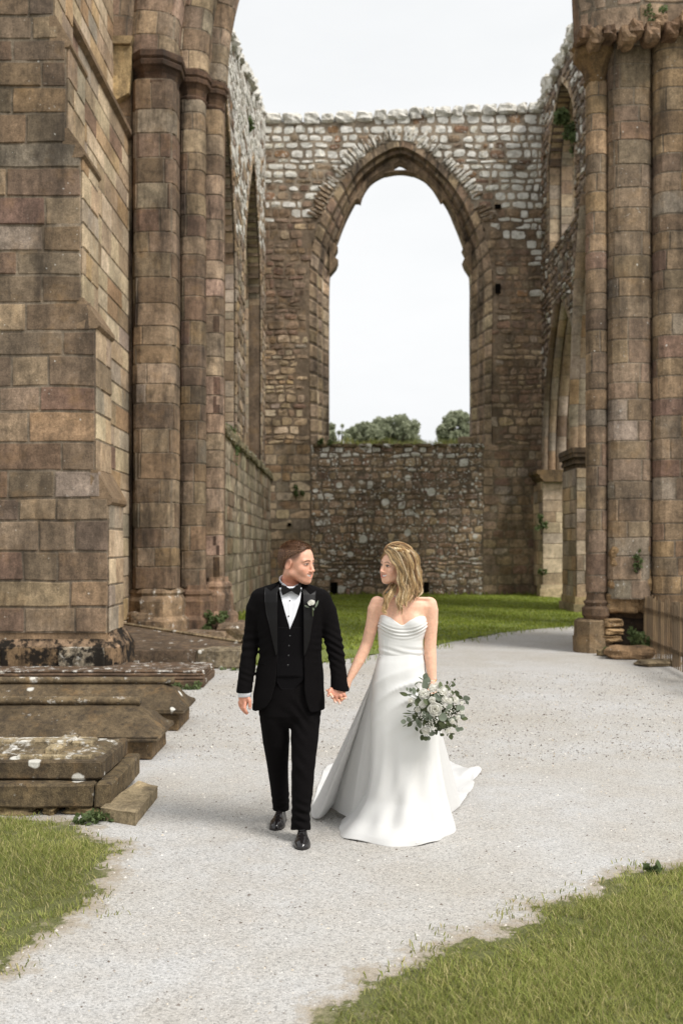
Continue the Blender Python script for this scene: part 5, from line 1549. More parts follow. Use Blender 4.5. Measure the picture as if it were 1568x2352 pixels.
def drape(name, grid, poly, off, thick, mat, parent, Y0, step=3.0, col=(.5,.5,.5), shape=None, smooth=True):
    """cloth piece cut to a front-view outline (picture units) laid on the front of a figure"""
    P0 = np.array(poly, float); x0, x1, y0, y1 = P0[:,0].min(), P0[:,0].max(), P0[:,1].min(), P0[:,1].max()
    ny = max(2, int((y1-y0)/step)); V = []; rows = []; last = Y0
    def cross(y):
        xs = []
        for i in range(len(P0)):
            a, b = P0[i], P0[(i+1) % len(P0)]
            if (a[1] > y) != (b[1] > y): xs.append(a[0] + (b[0]-a[0])*(y-a[1])/(b[1]-a[1]))
        return sorted(xs)
    nx = max(3, int((x1-x0)/step)); ys = np.linspace(y0 + 1e-3, y1 - 1e-3, ny + 1)
    for y in ys:
        xs = cross(y)
        if len(xs) < 2: xs = [x0, x0]
        a, b = xs[0], xs[-1]
        for i in range(nx + 1):
            x = a + (b-a)*i/nx; Y = last
            for _ in range(3):
                q = grid.front(PX(x, Y), PZ(y, Y)); Y = q if q is not None else last
            last = Y; bulge = shape(i/nx, (y-y0)/(y1-y0)) if shape else 0
            V.append((PX(x, Y), Y - off - thick - bulge, PZ(y, Y)))
    n = len(V); m = nx + 1
    V2 = V + [(x, y + thick + .004, z) for x, y, z in V]; fs = []
    for j in range(ny):
        for i in range(nx):
            a = j*m + i; fs.append((a, a+m, a+m+1, a+1)); fs.append((n+a, n+a+1, n+a+m+1, n+a+m))
    for j in range(ny):
        for i in (0, nx):
            a = j*m + i; fs.append((a, a+m, n+a+m, n+a))
    for i in range(nx):
        for j in (0, ny):
            a = j*m + i; fs.append((a, a+1, n+a+1, n+a))
    mb = MB(); mb.add(V2, fs, col); return mb.build(name, mat, parent, smooth=smooth)
def sinfold(*terms):
    """sum of travelling wrinkles: (amp, kx, ky, kz, phase)"""
    def f(X, Y, Z):
        r = 0
        for a, kx, ky, kz, ph in terms: r = r + a*np.sin(X*kx + Y*ky + Z*kz + ph + 1.2*np.sin(Z*7 + X*5 + ph))
        return r
    return f
# ---------------------------------------------------------------- skin and heads
def skin_mat(name):
    t = NT(name); c, a = t.attr(); p = t.obj(); n = t.noise(p, 60, 5, .6); n2 = t.noise(p, 350, 3, .6)
    c = t.mix(1.0, c, t.ramp(n, [(.3, .9), (.7, 1.1)]), 'MULTIPLY')
    t.set(Base_Color=c, Roughness=.48, Normal=t.bump(n2, .12, .002))
    t.b.inputs['Subsurface Weight'].default_value = .12; t.b.inputs['Subsurface Radius'].default_value = (1.0, .35, .2); t.b.inputs['Subsurface Scale'].default_value = .008
    t.b.inputs['Specular IOR Level'].default_value = .4; return t.m
M['skin'] = skin_mat('skin')
M['hair'] = vmat('hair', .5, .35, .3, 120); M['eye'] = vmat('eye', .15, .6, .0); M['teeth'] = simple('teeth', (.88,.85,.80), .25, .5)
class Head:
    def __init__(s, C, yaw, pitch, roll, sc_, side, female=False):
        """yaw: turn away from the camera towards +x (side=+1) or -x (side=-1)"""
        s.C = np.array(C); s.s = sc_; s.fem = female
        Fv = Vector((side*math.sin(yaw), -math.cos(yaw), math.sin(pitch))).normalized()
        Sv = Vector((-side*math.cos(yaw), -math.sin(yaw), 0)).normalized()      # towards the visible ear
        Uv = (Fv.cross(Sv)).normalized()
        if Uv.z < 0: Uv = -Uv
        q = Matrix.Rotation(roll, 3, Fv); Sv = q @ Sv; Uv = q @ Uv
        s.ax = [np.array(Fv), np.array(Sv), np.array(Uv)]
    def w(s, f, sd, u): return s.C + s.s*(f*s.ax[0] + sd*s.ax[1] + u*s.ax[2])
    def loc(s, V): d = (V - s.C)/s.s; return d @ s.ax[0], d @ s.ax[1], d @ s.ax[2]
    def add(s, G_, k=.02):
        R_ = .16*s.s; lo, hi = s.C - R_, s.C + R_; sl = G_.sub(lo, hi); X, Y, Z = G_.co(sl)
        dx, dy, dz = (X - s.C[0])/s.s, (Y - s.C[1])/s.s, (Z - s.C[2])/s.s
        f = dx*s.ax[0][0] + dy*s.ax[0][1] + dz*s.ax[0][2]; sd = dx*s.ax[1][0] + dy*s.ax[1][1] + dz*s.ax[1][2]; u = dx*s.ax[2][0] + dy*s.ax[2][1] + dz*s.ax[2][2]
        a = np.abs(sd)
        def E_(c, r, ab=True):
            px, py, pz = f - c[0], (a if ab else sd) - c[1], u - c[2]
            k0 = np.sqrt((px/r[0])**2 + (py/r[1])**2 + (pz/r[2])**2); k1 = np.sqrt((px/r[0]**2)**2 + (py/r[1]**2)**2 + (pz/r[2]**2)**2)
            return k0*(k0-1)/np.maximum(k1, 1e-6)
        def Rc(p, q, r1, r2):
            p, q = np.array(p), np.array(q); b = q-p; L = (b**2).sum(); px, py, pz = f-p[0], a-p[1], u-p[2]
            t = np.clip((px*b[0]+py*b[1]+pz*b[2])/L, 0, 1)
            return np.sqrt((px-t*b[0])**2 + (py-t*b[1])**2 + (pz-t*b[2])**2) - (r1 + (r2-r1)*t)
        fem = s.fem
        d = E_((-.018, 0, .032), (.096, .075, .084))
        d = smin(d, E_((.040, 0, .032), (.054, .060, .062)), .03)                       # forehead block
        d = smin(d, E_((.040, 0, -.035), (.050, .056 if not fem else .052, .062)), .03) # mid face
        d = smin(d, Rc((.0, .052, -.055), (.062, .024 if not fem else .018, -.092), .017, .017), .028)  # jaw line
        d = smin(d, E_((.052, 0, -.078), (.036, .036, .032)), .02)
        d = smin(d, E_((.074, 0, -.100), (.017, .018 if not fem else .014, .015)), .018) # chin
        d = smin(d, E_((.062, .037, -.030), (.024, .021, .019)), .018)                   # cheek
        d = smin(d, E_((.066, .033, -.052), (.020, .016, .018)), .014)                   # smile cheek
        d = smin(d, Rc((.089, .0, .018), (.077, .045, .020), .0085, .008), .014)         # brow
        d = smax(d, -E_((.106, .031, -.002), (.018, .0165, .0105)), .010)                # socket
        d = smin(d, E_((.0785, .032, -.0010), (.0135, .016, .0120)), .005)                # lids over the eye
        d = smin(d, Rc((.090, 0, .006), (.107, 0, -.033), .0065, .0085), .012)           # bridge
        d = smin(d, E_((.108, 0, -.037), (.0105, .0100, .0090)), .007)
        d = smin(d, E_((.099, .0120, -.0405), (.011, .0065, .0070)), .007)
        d = smin(d, E_((.078, 0, -.066), (.017, .030, .020)), .014)                      # muzzle
        # parted smiling lips
        cu = .0000 + (a/.026)**2*.009
        uu = u - cu
        def lip(c0, r): 
            px = f - (c0[0] - (a/.026)**2*.011); pz = uu - c0[2]; e = np.clip(a - .023, 0, 1)
            return np.sqrt(px*px + (pz*1.15)**2 + (e*1.3)**2) - r
        d = smin(d, lip((.0915, 0, -.0585), .0052 if not fem else .0055), .004)
        d = smin(d, lip((.0895, 0, -.0755), .0058 if not fem else .0064), .005)
        slot = np.sqrt((np.clip(a - .0225, 0, 1)*1.1)**2 + ((uu + .0665)*1.0)**2 + (np.clip(.086 - (a/.026)**2*.010 - f, 0, 1))**2) - .0066
        d = smax(d, -slot, .002)
        # ears
        er = np.sqrt(((f + .008 - (u+.005)*.25)/.0175)**2 + ((u + .004)/.031)**2); 
        shell = np.abs(a - (.0745 + .012*np.clip(.2 - f*8, 0, 1))) - .0042
        ear = np.maximum((er - 1)*.018, shell); bowl = E_((-.003, .0865, .0), (.010, .0085, .019))
        ear = smax(ear, -bowl, .003); d = smin(d, ear, .005)
        d = d*s.s
        G_.A[sl] = smin(G_.A[sl], d.astype(np.float32), k*s.s)
def cs(a, b, x): t = np.clip((x-a)/(b-a), 0, 1); return t*t*(3-2*t)
def face_paint(H, V, base, lips, brow, stub=None, hairc=None, blush=(.62,.25,.18), hairline=None):
    f, sd, u = H.loc(V); a = np.abs(sd); c = np.tile(np.array(base, float), (len(V), 1))
    near = (np.abs(f) < .16) & (a < .12) & (np.abs(u) < .16)
    def mixc(m, col, k): 
        w = (m*k*near)[:, None]; return c*(1-w) + np.array(col)*w
    g = lambda x, y, z, r: np.exp(-(((f-x)/r)**2 + ((a-y)/r)**2 + ((u-z)/r)**2))
    c = mixc(g(.07, .042, -.035, .024), blush, .33); c = mixc(g(.112, 0, -.038, .014), blush, .3); c = mixc(g(-.005, .085, 0, .03), blush, .35)
    if stub is not None:
        m = cs(-.03, -.06, u)*cs(-.02, .02, f)*cs(-.125, -.105, u); c = mixc(m*(1 - g(.09, 0, -.067, .02)*.6), stub, .35)
    # lips
    cu = (a/.026)**2*.009; uu = u - cu; fr = f > .07
    m = cs(.0125, .0085, np.abs(uu + .067))*cs(.031, .024, a)*fr; c = mixc(m, lips, .5 if not H.fem else .7)
    m = ((np.abs(uu + .0665) < .0040) & (a < .023) & fr & (f < .0865 - (a/.026)**2*.010)).astype(float); c = mixc(m, (.10,.02,.015), .85)
    # brows and lashes
    bu = (.0175 if not H.fem else .0200) + (.0028 if not H.fem else .0055)*np.sin(np.clip((a-.012)/.036, 0, 1)*math.pi) - .10*np.clip(a-.036, 0, 1)
    m = cs(.0066 if not H.fem else .0040, .0028 if not H.fem else .0018, np.abs(u - bu))*cs(.008, .014, a)*cs(.052, .046, a)*(f > .05); c = mixc(m, brow, .85)
    lu = .0060 - ((a-.032)/.018)**2*.006
    m = cs(.0042, .0016, np.abs(u - lu))*cs(.0185, .013, np.abs(a-.032))*(f > .06); c = mixc(m, (.03,.015,.01), .95 if H.fem else .85)
    lu = -.0062 + ((a-.032)/.018)**2*.004
    m = cs(.0026, .0008, np.abs(u - lu))*cs(.0185, .012, np.abs(a-.032))*(f > .06); c = mixc(m, (.16,.07,.045), .55)
    # visible eye between the lids
    m = ((np.abs(u) < (.0030 if not H.fem else .0034) - .003*((a-.032)/.015)**2) & (np.abs(a-.032) < .0145) & (f > .06)).astype(float); c = mixc(m, (.42,.36,.32), .85)
    m = ((np.abs(u) < .0044) & (np.abs(a-.0325) < .0062) & (f > .06)).astype(float); c = mixc(m, (.03,.025,.022), .97)
    # shade inside nostril and ear hollow, painted dark on the skin
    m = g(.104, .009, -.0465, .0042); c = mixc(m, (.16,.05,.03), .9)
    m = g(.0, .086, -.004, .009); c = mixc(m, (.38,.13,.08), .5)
    if hairc is not None:
        hl = hairline(f, a, u); c = mixc(hl, hairc, 1.0)
    return c
def strands(name, guides, mat, parent, seed, r0=.0017, seg=40):
    """guides: (list of world points, count, spread, colours, wave amplitude, waves)"""
    rs = np.random.default_rng(seed); V = []; Fs = []; vc = []; base = 0
    for pts, cnt, spread, cols, wa, wn_ in guides:
        P0 = np.array(pts, float); cl = cumlen(P0)
        tt = np.linspace(0, 1, seg); sp_ = smooth_poly(P0, 60); c2 = cumlen(sp_)
        path = np.stack([np.interp(tt*c2[-1], c2, sp_[:, i]) for i in range(3)], 1)
        tan = np.gradient(path, axis=0); tan /= np.linalg.norm(tan, axis=1)[:, None] + 1e-9
        n1 = np.cross(tan, np.array([0, 1, .15])); n1 /= np.linalg.norm(n1, axis=1)[:, None] + 1e-9; n2 = np.cross(tan, n1)
        nl_ = max(2, cnt//16)
        locks = [(np.clip(rs.normal(), -1.7, 1.7)*spread*1.15, np.clip(abs(rs.normal()), 0, 1.8)*spread*.6, rs.uniform(0, 6.28), rs.uniform(.82, 1.0), wn_*rs.uniform(.85, 1.15), rs.uniform(.7, 1.35), rs.integers(0, len(cols))) for _ in range(nl_)]
        for _ in range(int(cnt*2.3)):
            L0 = locks[rs.integers(0, nl_)]
            o1, o2 = L0[0] + rs.normal()*.0024, L0[1] + rs.normal()*.0022
            ph = L0[2] + rs.normal()*.18; L_ = L0[3]*rs.uniform(.9, 1.0); fr = L0[4]
            k = .45 + .75*np.sin(np.pi*np.clip(tt*.9 + .08, 0, 1)); w = wa*(.2 + 1.0*tt)*L0[5]
            path2 = np.stack([np.interp(tt*L_, tt, path[:, i]) for i in range(3)], 1)
            sgn = -np.sign(n2[:, 1:2] + 1e-6)
            q = path2 + n1*(o1*k + w*np.sin(tt*fr*6.28 + ph))[:, None] + n2*(o2*k + w*.6*np.cos(tt*fr*6.28 + ph))[:, None]*sgn
            r = r0*rs.uniform(.6, 1.3)*(1 - .6*tt)
            ring = []
            for a_ in (0, 2.09, 4.19): ring.append(q + n1*(np.cos(a_)*r)[:, None] + n2*(np.sin(a_)*r)[:, None])
            W = np.stack(ring, 1).reshape(-1, 3); V.append(W)
            i = np.arange(seg-1)[:, None]*3 + base
            for a_ in range(3): Fs.append(np.concatenate([i+a_, i+(a_+1) % 3, i+3+(a_+1) % 3, i+3+a_], 1))
            c = np.array(lin(cols[L0[6]] if rs.random() < .6 else cols[rs.integers(0, len(cols))]))*rs.uniform(.85, 1.15); vc.append(np.repeat((c[None]*(.75 + .35*tt[:, None])), 3, axis=0)); base += 3*seg
    return npmesh(name, np.concatenate(V), np.concatenate(Fs), mat, parent, True, np.concatenate(vc))
def blob(mb, c, r, col, n=8, m=6, ax=None):
    """ellipsoid added to a collector"""
    V = []; fs = []
    for j in range(m+1):
        p = math.pi*j/m
        for i in range(n):
            t_ = 2*math.pi*i/n; q = np.array((r[0]*math.sin(p)*math.cos(t_), r[1]*math.sin(p)*math.sin(t_), r[2]*math.cos(p)))
            if ax is not None: q = q[0]*ax[0] + q[1]*ax[1] + q[2]*ax[2]
            V.append(tuple(np.array(c) + q))
    for j in range(m):
        for i in range(n): fs.append((j*n+i, (j+1)*n+i, (j+1)*n+(i+1) % n, j*n+(i+1) % n))
    mb.add(V, fs, col)
def eyes_and_teeth(H, parent, iris):
    for sg in (1, -1):
        mb = MB(); c = H.w(.0768, .0310*sg, -.0008); r = .0126*H.s
        V = []; fs = []; n, m = 14, 10; cols = []
        gz = H.ax[0]*.97 + H.ax[1]*(.0)
        for j in range(m+1):
            p = math.pi*j/m*.5
            for i in range(n):
                t_ = 2*math.pi*i/n; V.append(tuple(c + r*(math.cos(p)*H.ax[0] + math.sin(p)*(math.cos(t_)*H.ax[1] + math.sin(t_)*H.ax[2]))))
        for j in range(m):
            for i in range(n): fs.append((j*n+i, (j+1)*n+i, (j+1)*n+(i+1) % n, j*n+(i+1) % n)); cols.append((.012,.01,.01) if j < 1 else (iris if j < 3 else (.62,.58,.54)))
        mb.addc(V, fs, cols); mb.build('eye', M['eye'], parent, smooth=True)
    mb = MB(); V = []; fs = []; k = 14
    for i in range(k+1):
        sd = -.0265 + .053*i/k; b = (abs(sd)/.026)**2
        for du in (.0072, -.0056): V.append(tuple(H.w(.0900 - b*.0095 - (0 if du > 0 else .001), sd, -.0655 + b*.009 + du*(1 - .4*b))))
    for i in range(k): fs.append((2*i, 2*i+1, 2*i+3, 2*i+2))
    n = len(V); V2 = V + [tuple(np.array(p) - H.ax[0]*.004*H.s) for p in V]
    fs += [tuple(n + q for q in f[::-1]) for f in fs] + [(2*i, 2*i+2, n+2*i+2, n+2*i) for i in range(k)] + [(2*i+1, n+2*i+1, n+2*i+3, 2*i+3) for i in range(k)]
    mb.add(V2, fs, (.78,.74,.66)); mb.build('teeth', M['teeth'], parent, smooth=False)
# ================================================================ THE GROOM
YM = 6.05
def m_(x, y, Y=YM): return P(x, y, Y)
groom = empty('person', (PX(672, YM), YM, 0), 'man in a black dinner suit and bow tie, smiling at the bride', 'person')
HM = Head(P(682, 1293.5, 5.99), rad(59), rad(-3), rad(2), 1.06, 1)
g = Grid((-.78, 5.62, 0.02), (.10, 6.62, 1.86), .0036, [(1.48, 1.86, .0026), (.74, .95, .003)])
# hidden body, slimmer than the clothes
rows = [(PZ(y, YM), PX((a+b)/2, YM), YM, (b-a)/2*YM/F, d) for y, a, b, d in ((1345, 645, 690, .05), (1358, 610, 728, .07), (1400, 610, 728, .085), (1500, 618, 718, .075), (1600, 612, 722, .08), (1650, 615, 718, .075))]
g.loft(rows, .02)
g.chain([(m_(601, 1376), .045), (m_(580, 1470, 6.06), .034), (m_(564, 1580, 6.0), .028)], .03)
g.chain([(m_(738, 1378), .045), (m_(766, 1470, 6.02), .034), (m_(776, 1575, 5.97), .027)], .03)
g.chain([(m_(640, 1640), .058), (m_(638, 1745, 6.18), .045), (m_(645, 1862, 6.38), .022), (m_(643, 1888, 6.33), .018)], .03)
g.chain([(m_(694, 1640), .058), (m_(697, 1750, 5.97), .05), (m_(691, 1890, 5.96), .022), (m_(692, 1915, 5.93), .018)], .03)
g.chain([(m_(667, 1352, 6.06), .062), (m_(670, 1330, 6.05), .058), (HM.w(-.025, 0, -.05), .058)], .03)
HM.add(g, .022)
# right hand hanging (screen left)
YH = 5.99
def hb(x, y, dy=0): return P(x, y, YH + dy)
g.chain([(hb(562, 1588), .024), (hb(562, 1606), .026)], .012, flat=((0, 1, 0), 1.25))
for a, b in (((553, 1603), (554, 1616)), ((558, 1603), (558, 1617)), ((563, 1603), (562, 1617)), ((567, 1603), (564.5, 1617))):
    g.rc(hb(*a), hb(*b), .0135, .0115, .008)
g.chain([(hb(570, 1603, -.01), .013), (hb(573.5, 1610, -.02), .0115), (hb(574, 1620, -.024), .0100), (hb(574.5, 1626.5, -.024), .0088)], .006)
g.chain([(hb(563.5, 1615, -.012), .0115), (hb(561.5, 1626, -.024), .0098), (hb(564.5, 1633, -.022), .0088), (hb(568, 1638, -.014), .0078)], .004)
g.chain([(hb(558.5, 1616, .0), .0112), (hb(558, 1628, -.008), .0098), (hb(562, 1635, .0), .0088), (hb(566.5, 1639, .012), .0078)], .004)
g.chain([(hb(553.5, 1616, .012), .0108), (hb(554.5, 1626, .010), .0095), (hb(559, 1632, .02), .0085), (hb(563, 1636, .03), .0075)], .004)
g.chain([(hb(550, 1613, .024), .0098), (hb(551.5, 1621, .024), .0085), (hb(555, 1627, .034), .0078), (hb(558.5, 1630, .042), .007)], .004)
# left hand holding the bride's (screen right)
YQ = 5.95
def hq(x, y, dy=0): return P(x, y, YQ + dy)
g.chain([(hq(777, 1578), .026), (hq(774, 1592, -.006), .030)], .012, flat=((0, 1, 0), 1.5))
for a, b in (((762, 1586), (766, 1596)), ((769, 1586), (773, 1598)), ((776, 1587), (782, 1598)), ((784, 1587), (790, 1596))):
    g.rc(hq(*a, -.008), hq(*b, -.016), .0125, .0112, .007)
g.chain([(hq(760, 1583, -.012), .0115), (hq(756, 1590, -.026), .0105), (hq(753.5, 1598, -.028), .0085)], .005)          # thumb
g.chain([(hq(764, 1596, -.016), .0105), (hq(763.5, 1602, -.014), .0092), (hq(766, 1603, .012), .008)], .003)             # index
g.chain([(hq(772, 1599, -.018), .0105), (hq(773, 1608, -.016), .0092), (hq(774.5, 1608, .012), .008)], .003)
g.chain([(hq(782, 1598, -.018), .0105), (hq(784.5, 1608, -.014), .0090), (hq(785, 1606, .014), .008)], .003)
g.chain([(hq(790, 1595, -.014), .0098), (hq(793.5, 1602, -.012), .0082), (hq(792, 1602, .012), .0075)], .003)
V, Fq = g.mesh(1)
SK = lin((222, 168, 142))
def mhl(f, a, u):
    # cropped sides: colour fades from hair to skin
    edge = .022 + np.where(f > .03, (f - .03)*.75, 0) - np.where(f < .0, np.minimum((-f)*1.1, .075), 0)
    m = cs(edge - .022, edge + .016, u)*cs(.070, .050, f)
    m *= 1 - cs(.058, .075, f)*cs(.09, .06, u)
    return m*.92
colm = face_paint(HM, V, SK, lin((206,134,116)), lin((104,68,46)), lin((150,104,84)), lin((84,58,42)), (.60,.22,.14), mhl)
hz = V[:, 2] < 1.2
colm[hz] = np.array(lin((208,148,124)))
fl_, sl_, ul_ = HM.loc(V); redn = (cs(-.055, -.085, ul_)*cs(.06, .02, fl_)*(~hz))[:, None]; colm = colm*(1 - redn*(1 - np.array((.98, .80, .74))))
body = npmesh('body', V, Fq, M['skin'], groom, True, colm)
eyes_and_teeth(HM, body, (.05,.06,.06))
# nails
mb = MB()
for c, s in ((hb(574.8, 1627, -.033), (.0055, .002, .008)), (hq(753.2, 1598, -.037), (.005, .002, .007))): mb = MB(); blob(mb, c, s, (.62,.42,.36)); mb.build('nail', M['skin'], body, smooth=True)
# hair: short cap with lifted strands
cap = Grid(HM.C - .16, HM.C + .16, .004)
Xc, Yc, Zc = cap.co((slice(None),)*3)
dx, dy, dz = (Xc - HM.C[0])/HM.s, (Yc - HM.C[1])/HM.s, (Zc - HM.C[2])/HM.s
f_ = dx*HM.ax[0][0] + dy*HM.ax[0][1] + dz*HM.ax[0][2]; s_ = dx*HM.ax[1][0] + dy*HM.ax[1][1] + dz*HM.ax[1][2]; u_ = dx*HM.ax[2][0] + dy*HM.ax[2][1] + dz*HM.ax[2][2]
k0 = np.sqrt(((f_+.016)/.103)**2 + (s_/.0805)**2 + ((u_-.034)/.0905)**2); d = (k0-1)*.085
k1 = np.sqrt(((f_-.036)/.056)**2 + (s_/.061)**2 + ((u_-.036)/.066)**2); d = smin(d, (k1-1)*.055, .03)
edge = .036 + np.where(f_ > .0, f_*.55, 0) - np.where(f_ < -.02, np.minimum((-.02-f_)*1.9, .11), 0)
d = smax(d, -(u_ - edge), .012); d = smax(d, f_ - (.078 - np.clip(.105-u_, 0, 1)*.2), .006)
cap.A[:] = d*HM.s
V, Fq = cap.mesh(1)
rsn = np.random.default_rng(1)
hc = np.tile(np.array(lin((88,62,44))), (len(V), 1))*rsn.uniform(.8, 1.25, (len(V), 1))
hair = npmesh('hair', V, Fq, M['hair'], groom, True, hc)
gd = []
fv, sv, uv = HM.loc(V)
top = np.nonzero((uv > .025) | ((fv < -.04) & (uv > -.05)))[0]; rs = np.random.default_rng(4)
SV = []; SF = []; SC = []; b0 = 0
for i in rs.choice(top, 5200):
    p = V[i] - .001; f0, s0, u0 = fv[i], sv[i], uv[i]
    out = (p - HM.w(-.01, 0, .03)); out /= np.linalg.norm(out)
    dirn = out*(.75 if u0 > .08 else .35) + HM.ax[0]*(.75 if u0 > .08 else .15) + HM.ax[2]*(.25 if u0 > .08 else -.6) + rs.normal(size=3)*.28; dirn /= np.linalg.norm(dirn)
    L_ = (.0125 if u0 > .09 else (.008 if u0 > .07 else .004))*rs.uniform(.6, 1.4)*HM.s; sd_ = np.cross(dirn, out); sd_ /= np.linalg.norm(sd_)+1e-9; w_ = .0011
    q = [p - sd_*w_, p + sd_*w_, p + dirn*L_*.6 + sd_*w_*.8 + out*.001, p + dirn*L_*.6 - sd_*w_*.8, p + dirn*L_]
    SV += [q[0], q[1], q[2], q[3], q[4]]; SF += [(b0, b0+1, b0+2), (b0, b0+2, b0+3), (b0+3, b0+2, b0+4)]; b0 += 5
    c = np.array(lin([(92,64,44), (120,88,62), (70,48,34), (146,110,80)][rs.integers(0, 4)])); SC += [c]*5
npmesh('strands', np.array(SV), np.array(SF), M['hair'], hair, False, np.array(SC))
# ---- suit
def cloth(name, col, rough, spec, sheen=0.0, ns=90, nb=.05, fold=0.0):
    t = NT(name); p = t.obj(); n = t.noise(p, ns, 3, .6)
    t.set(Base_Color=t.mix(1.0, col, t.ramp(n, [(.3, .85), (.7, 1.15)]), 'MULTIPLY'), Roughness=rough, Normal=t.bump(n, nb, .003))
    t.b.inputs['Specular IOR Level'].default_value = spec; t.b.inputs['Sheen Weight'].default_value = sheen; return t.m
M['suit'] = cloth('black_wool', (.0042,.0035,.0037), .92, .08, .006)
M['vest'] = cloth('black_waistcoat_cloth', (.0035,.003,.0035), .9, .1, .01)
M['satin'] = cloth('black_satin', (.0045,.0038,.004), .48, .22, .0)
M['shirt'] = simple('white_shirt_cotton', (.78,.79,.83), .75, .3)
M['leather'] = simple('black_leather', (.012,.01,.01), .16, .6, .1, 40)
M['button'] = simple('black_button', (.012,.011,.012), .25, .6)
jk = Grid((-.68, 5.7, .7), (.10, 6.35, 1.62), .0042)
rows = [(PZ(y, YM), PX((a+b)/2, YM), YM, (b-a)/2*YM/F, d) for y, a, b, d in (
    (1331, 647, 689, .062), (1338, 634, 700, .072), (1346, 608, 724, .082), (1353, 592, 742, .096), (1362, 584, 750, .112), (1380, 584, 751, .128), (1420, 588, 746, .136),
    (1467, 594, 740, .132), (1503, 596, 738, .128), (1550, 588, 742, .135), (1600, 581, 746, .145), (1628, 580, 747, .15))]
jk.loft(rows, .01, n=2.5)
jk.chain([(m_(599, 1378), .068), (m_(589, 1400, 6.05), .067), (m_(583, 1436, 6.06), .057), (m_(577, 1470, 6.06), .053), (m_(571, 1508, 6.04), .050), (m_(566, 1545, 6.02), .048), (m_(560.5, 1590, 6.0), .0475)], .018, flat=((1, 0, 0), 1.05))
jk.chain([(m_(737, 1381), .068), (m_(748, 1405, 6.05), .066), (m_(758, 1440, 6.04), .057), (m_(766, 1472, 6.02), .054), (m_(773, 1510, 6.0), .050), (m_(778, 1548, 5.98), .048), (m_(780, 1583, 5.97), .057)], .018)
# cuffs end cleanly
def cut(gr, p, nrm, lo, hi, k=.002):
    p = np.array(p); nrm = np.array(nrm)/np.linalg.norm(nrm)
    gr.op(lambda X, Y, Z: -((X-p[0])*nrm[0] + (Y-p[1])*nrm[1] + (Z-p[2])*nrm[2]), lo, hi, k, 's', m=0)
cut(jk, m_(561, 1590, 6.0), (0, 0, -1), m_(530, 1625, 5.85), m_(583, 1575, 6.15))
cut(jk, m_(780, 1584, 5.97), (-.16, 0, -1), m_(749.5, 1632, 5.8), m_(815, 1560, 6.15))
# hollow sleeves a little
for a, b, r in ((m_(563, 1572, 6.01), m_(560.5, 1600, 6.0), .037), (m_(779, 1568, 5.97), m_(780, 1600, 5.97), .044)): jk.rc(a, b, r, r, .002, 's')
# front opening with rounded quarters
eL = [(1325, 655), (1340, 641), (1360, 639), (1408, 637.5), (1500, 637), (1540, 635.5), (1566, 632), (1600, 622), (1618, 610), (1640, 560)]
eR = [(1325, 680), (1340, 692), (1364, 695), (1408, 697.4), (1506, 697.5), (1576, 699), (1606, 704), (1626, 711), (1634, 724), (1645, 780)]
def opening(X, Y, Z):
    z = Z.ravel(); yd = 1258 - (z - CAMH)*F/YM
    xl = np.array([PX(interp(eL, q), 5.93) for q in yd])[None, None, :]; xr = np.array([PX(interp(eR, q), 5.93) for q in yd])[None, None, :]
    return np.maximum(np.maximum(xl - X, X - xr), Y - (YM - .07))
jk.op(opening, (-.6, 5.7, .7), (.1, YM - .05, 1.62), .003, 's', m=0)
for y0_, y1_ in ((1300, 1345),):  # neck hole
    jk.rc(m_(667, 1350, 6.03), m_(668, 1310, 6.06), .070, .082, .004, 's')
jk.field(sinfold((.0010, 22, 10, 9, 0), (.0008, -31, 0, 17, 2), (.0006, 12, 5, 37, 1)))
# sleeve wrinkles near the elbows and the bent cuff
def wr(c, r, amp, kz, kx=0):
    def f(X, Y, Z):
        w = np.exp(-(((X-c[0])**2 + (Y-c[1])**2 + (Z-c[2])**2)/r**2)); return amp*w*np.sin((Z-c[2])*kz + (X-c[0])*kx + 1.5*np.sin((X-c[0])*25))
    return f
jk.field(wr(m_(773, 1490, 5.96), .10, .006, 150, 60)); jk.field(wr(m_(573, 1480, 6.0), .09, .004, 120, -50)); jk.field(wr(m_(566, 1555, 5.98), .05, .003, 160, 30))
V, Fq = jk.mesh(1)
jacket = npmesh('jacket', V, Fq, M['suit'], groom, True)
vs = Grid((-.55, 5.8, .78), (.0, 6.2, 1.62), .0045)
vrows = [(z, cx, cy, a*.86, b - .016) for z, cx, cy, a, b in rows if PZ(1600, YM) < z < PZ(1350, YM)]
vs.loft(vrows, .01, n=2.4)
vcut = [(1300, 690), (1340, 690), (1564, 690)]
def vestbottom(X, Y, Z):
    zb = PZ(1583, 5.93) + .0*X; xx = 784 + X*F/5.93
    yb_ = np.where(xx < 646, 1583 - (646 - xx)*.35, np.where(xx < 660, 1583 - (xx - 646)*1.3, np.where(xx < 675, 1565 + (xx - 660)*1.25, 1584 - (xx - 675)*.4)))
    return -(Z - (CAMH - (yb_ - 1258)*5.93/F))*-1
vs.op(lambda X, Y, Z: vestbottom(X, Y, Z), (-.55, 5.8, .78), (.0, 6.2, 1.0), .001, 's', m=0) if False else None
V, Fq = vs.mesh(0)
vest = npmesh('waistcoat', V, Fq, M['vest'], groom, True)
for x, y in ((665.8, 1460.7), (663.6, 1483.3), (662.6, 1505.6), (661.2, 1527.7)):
    Yf = vs.front(PX(x, 5.93), PZ(y, 5.93), 5.93); mb = MB(); blob(mb, (PX(x, Yf), Yf - .003, PZ(y, Yf)), (.0065, .004, .0065), (.01,.01,.01), 10, 6); mb.build('button', M['button'], vest, smooth=True)
def c1(*pts): return [(501.8 + x*.24, 1191.7 + y*.24) for x, y in pts]
drape('waistcoat_front', vs, [(639, 1440), (652, 1440), (665, 1452), (678, 1440), (697, 1440), (698, 1560), (675, 1583), (660, 1566), (646, 1583), (636, 1566)], .001, .003, M['vest'], vest, 5.93)
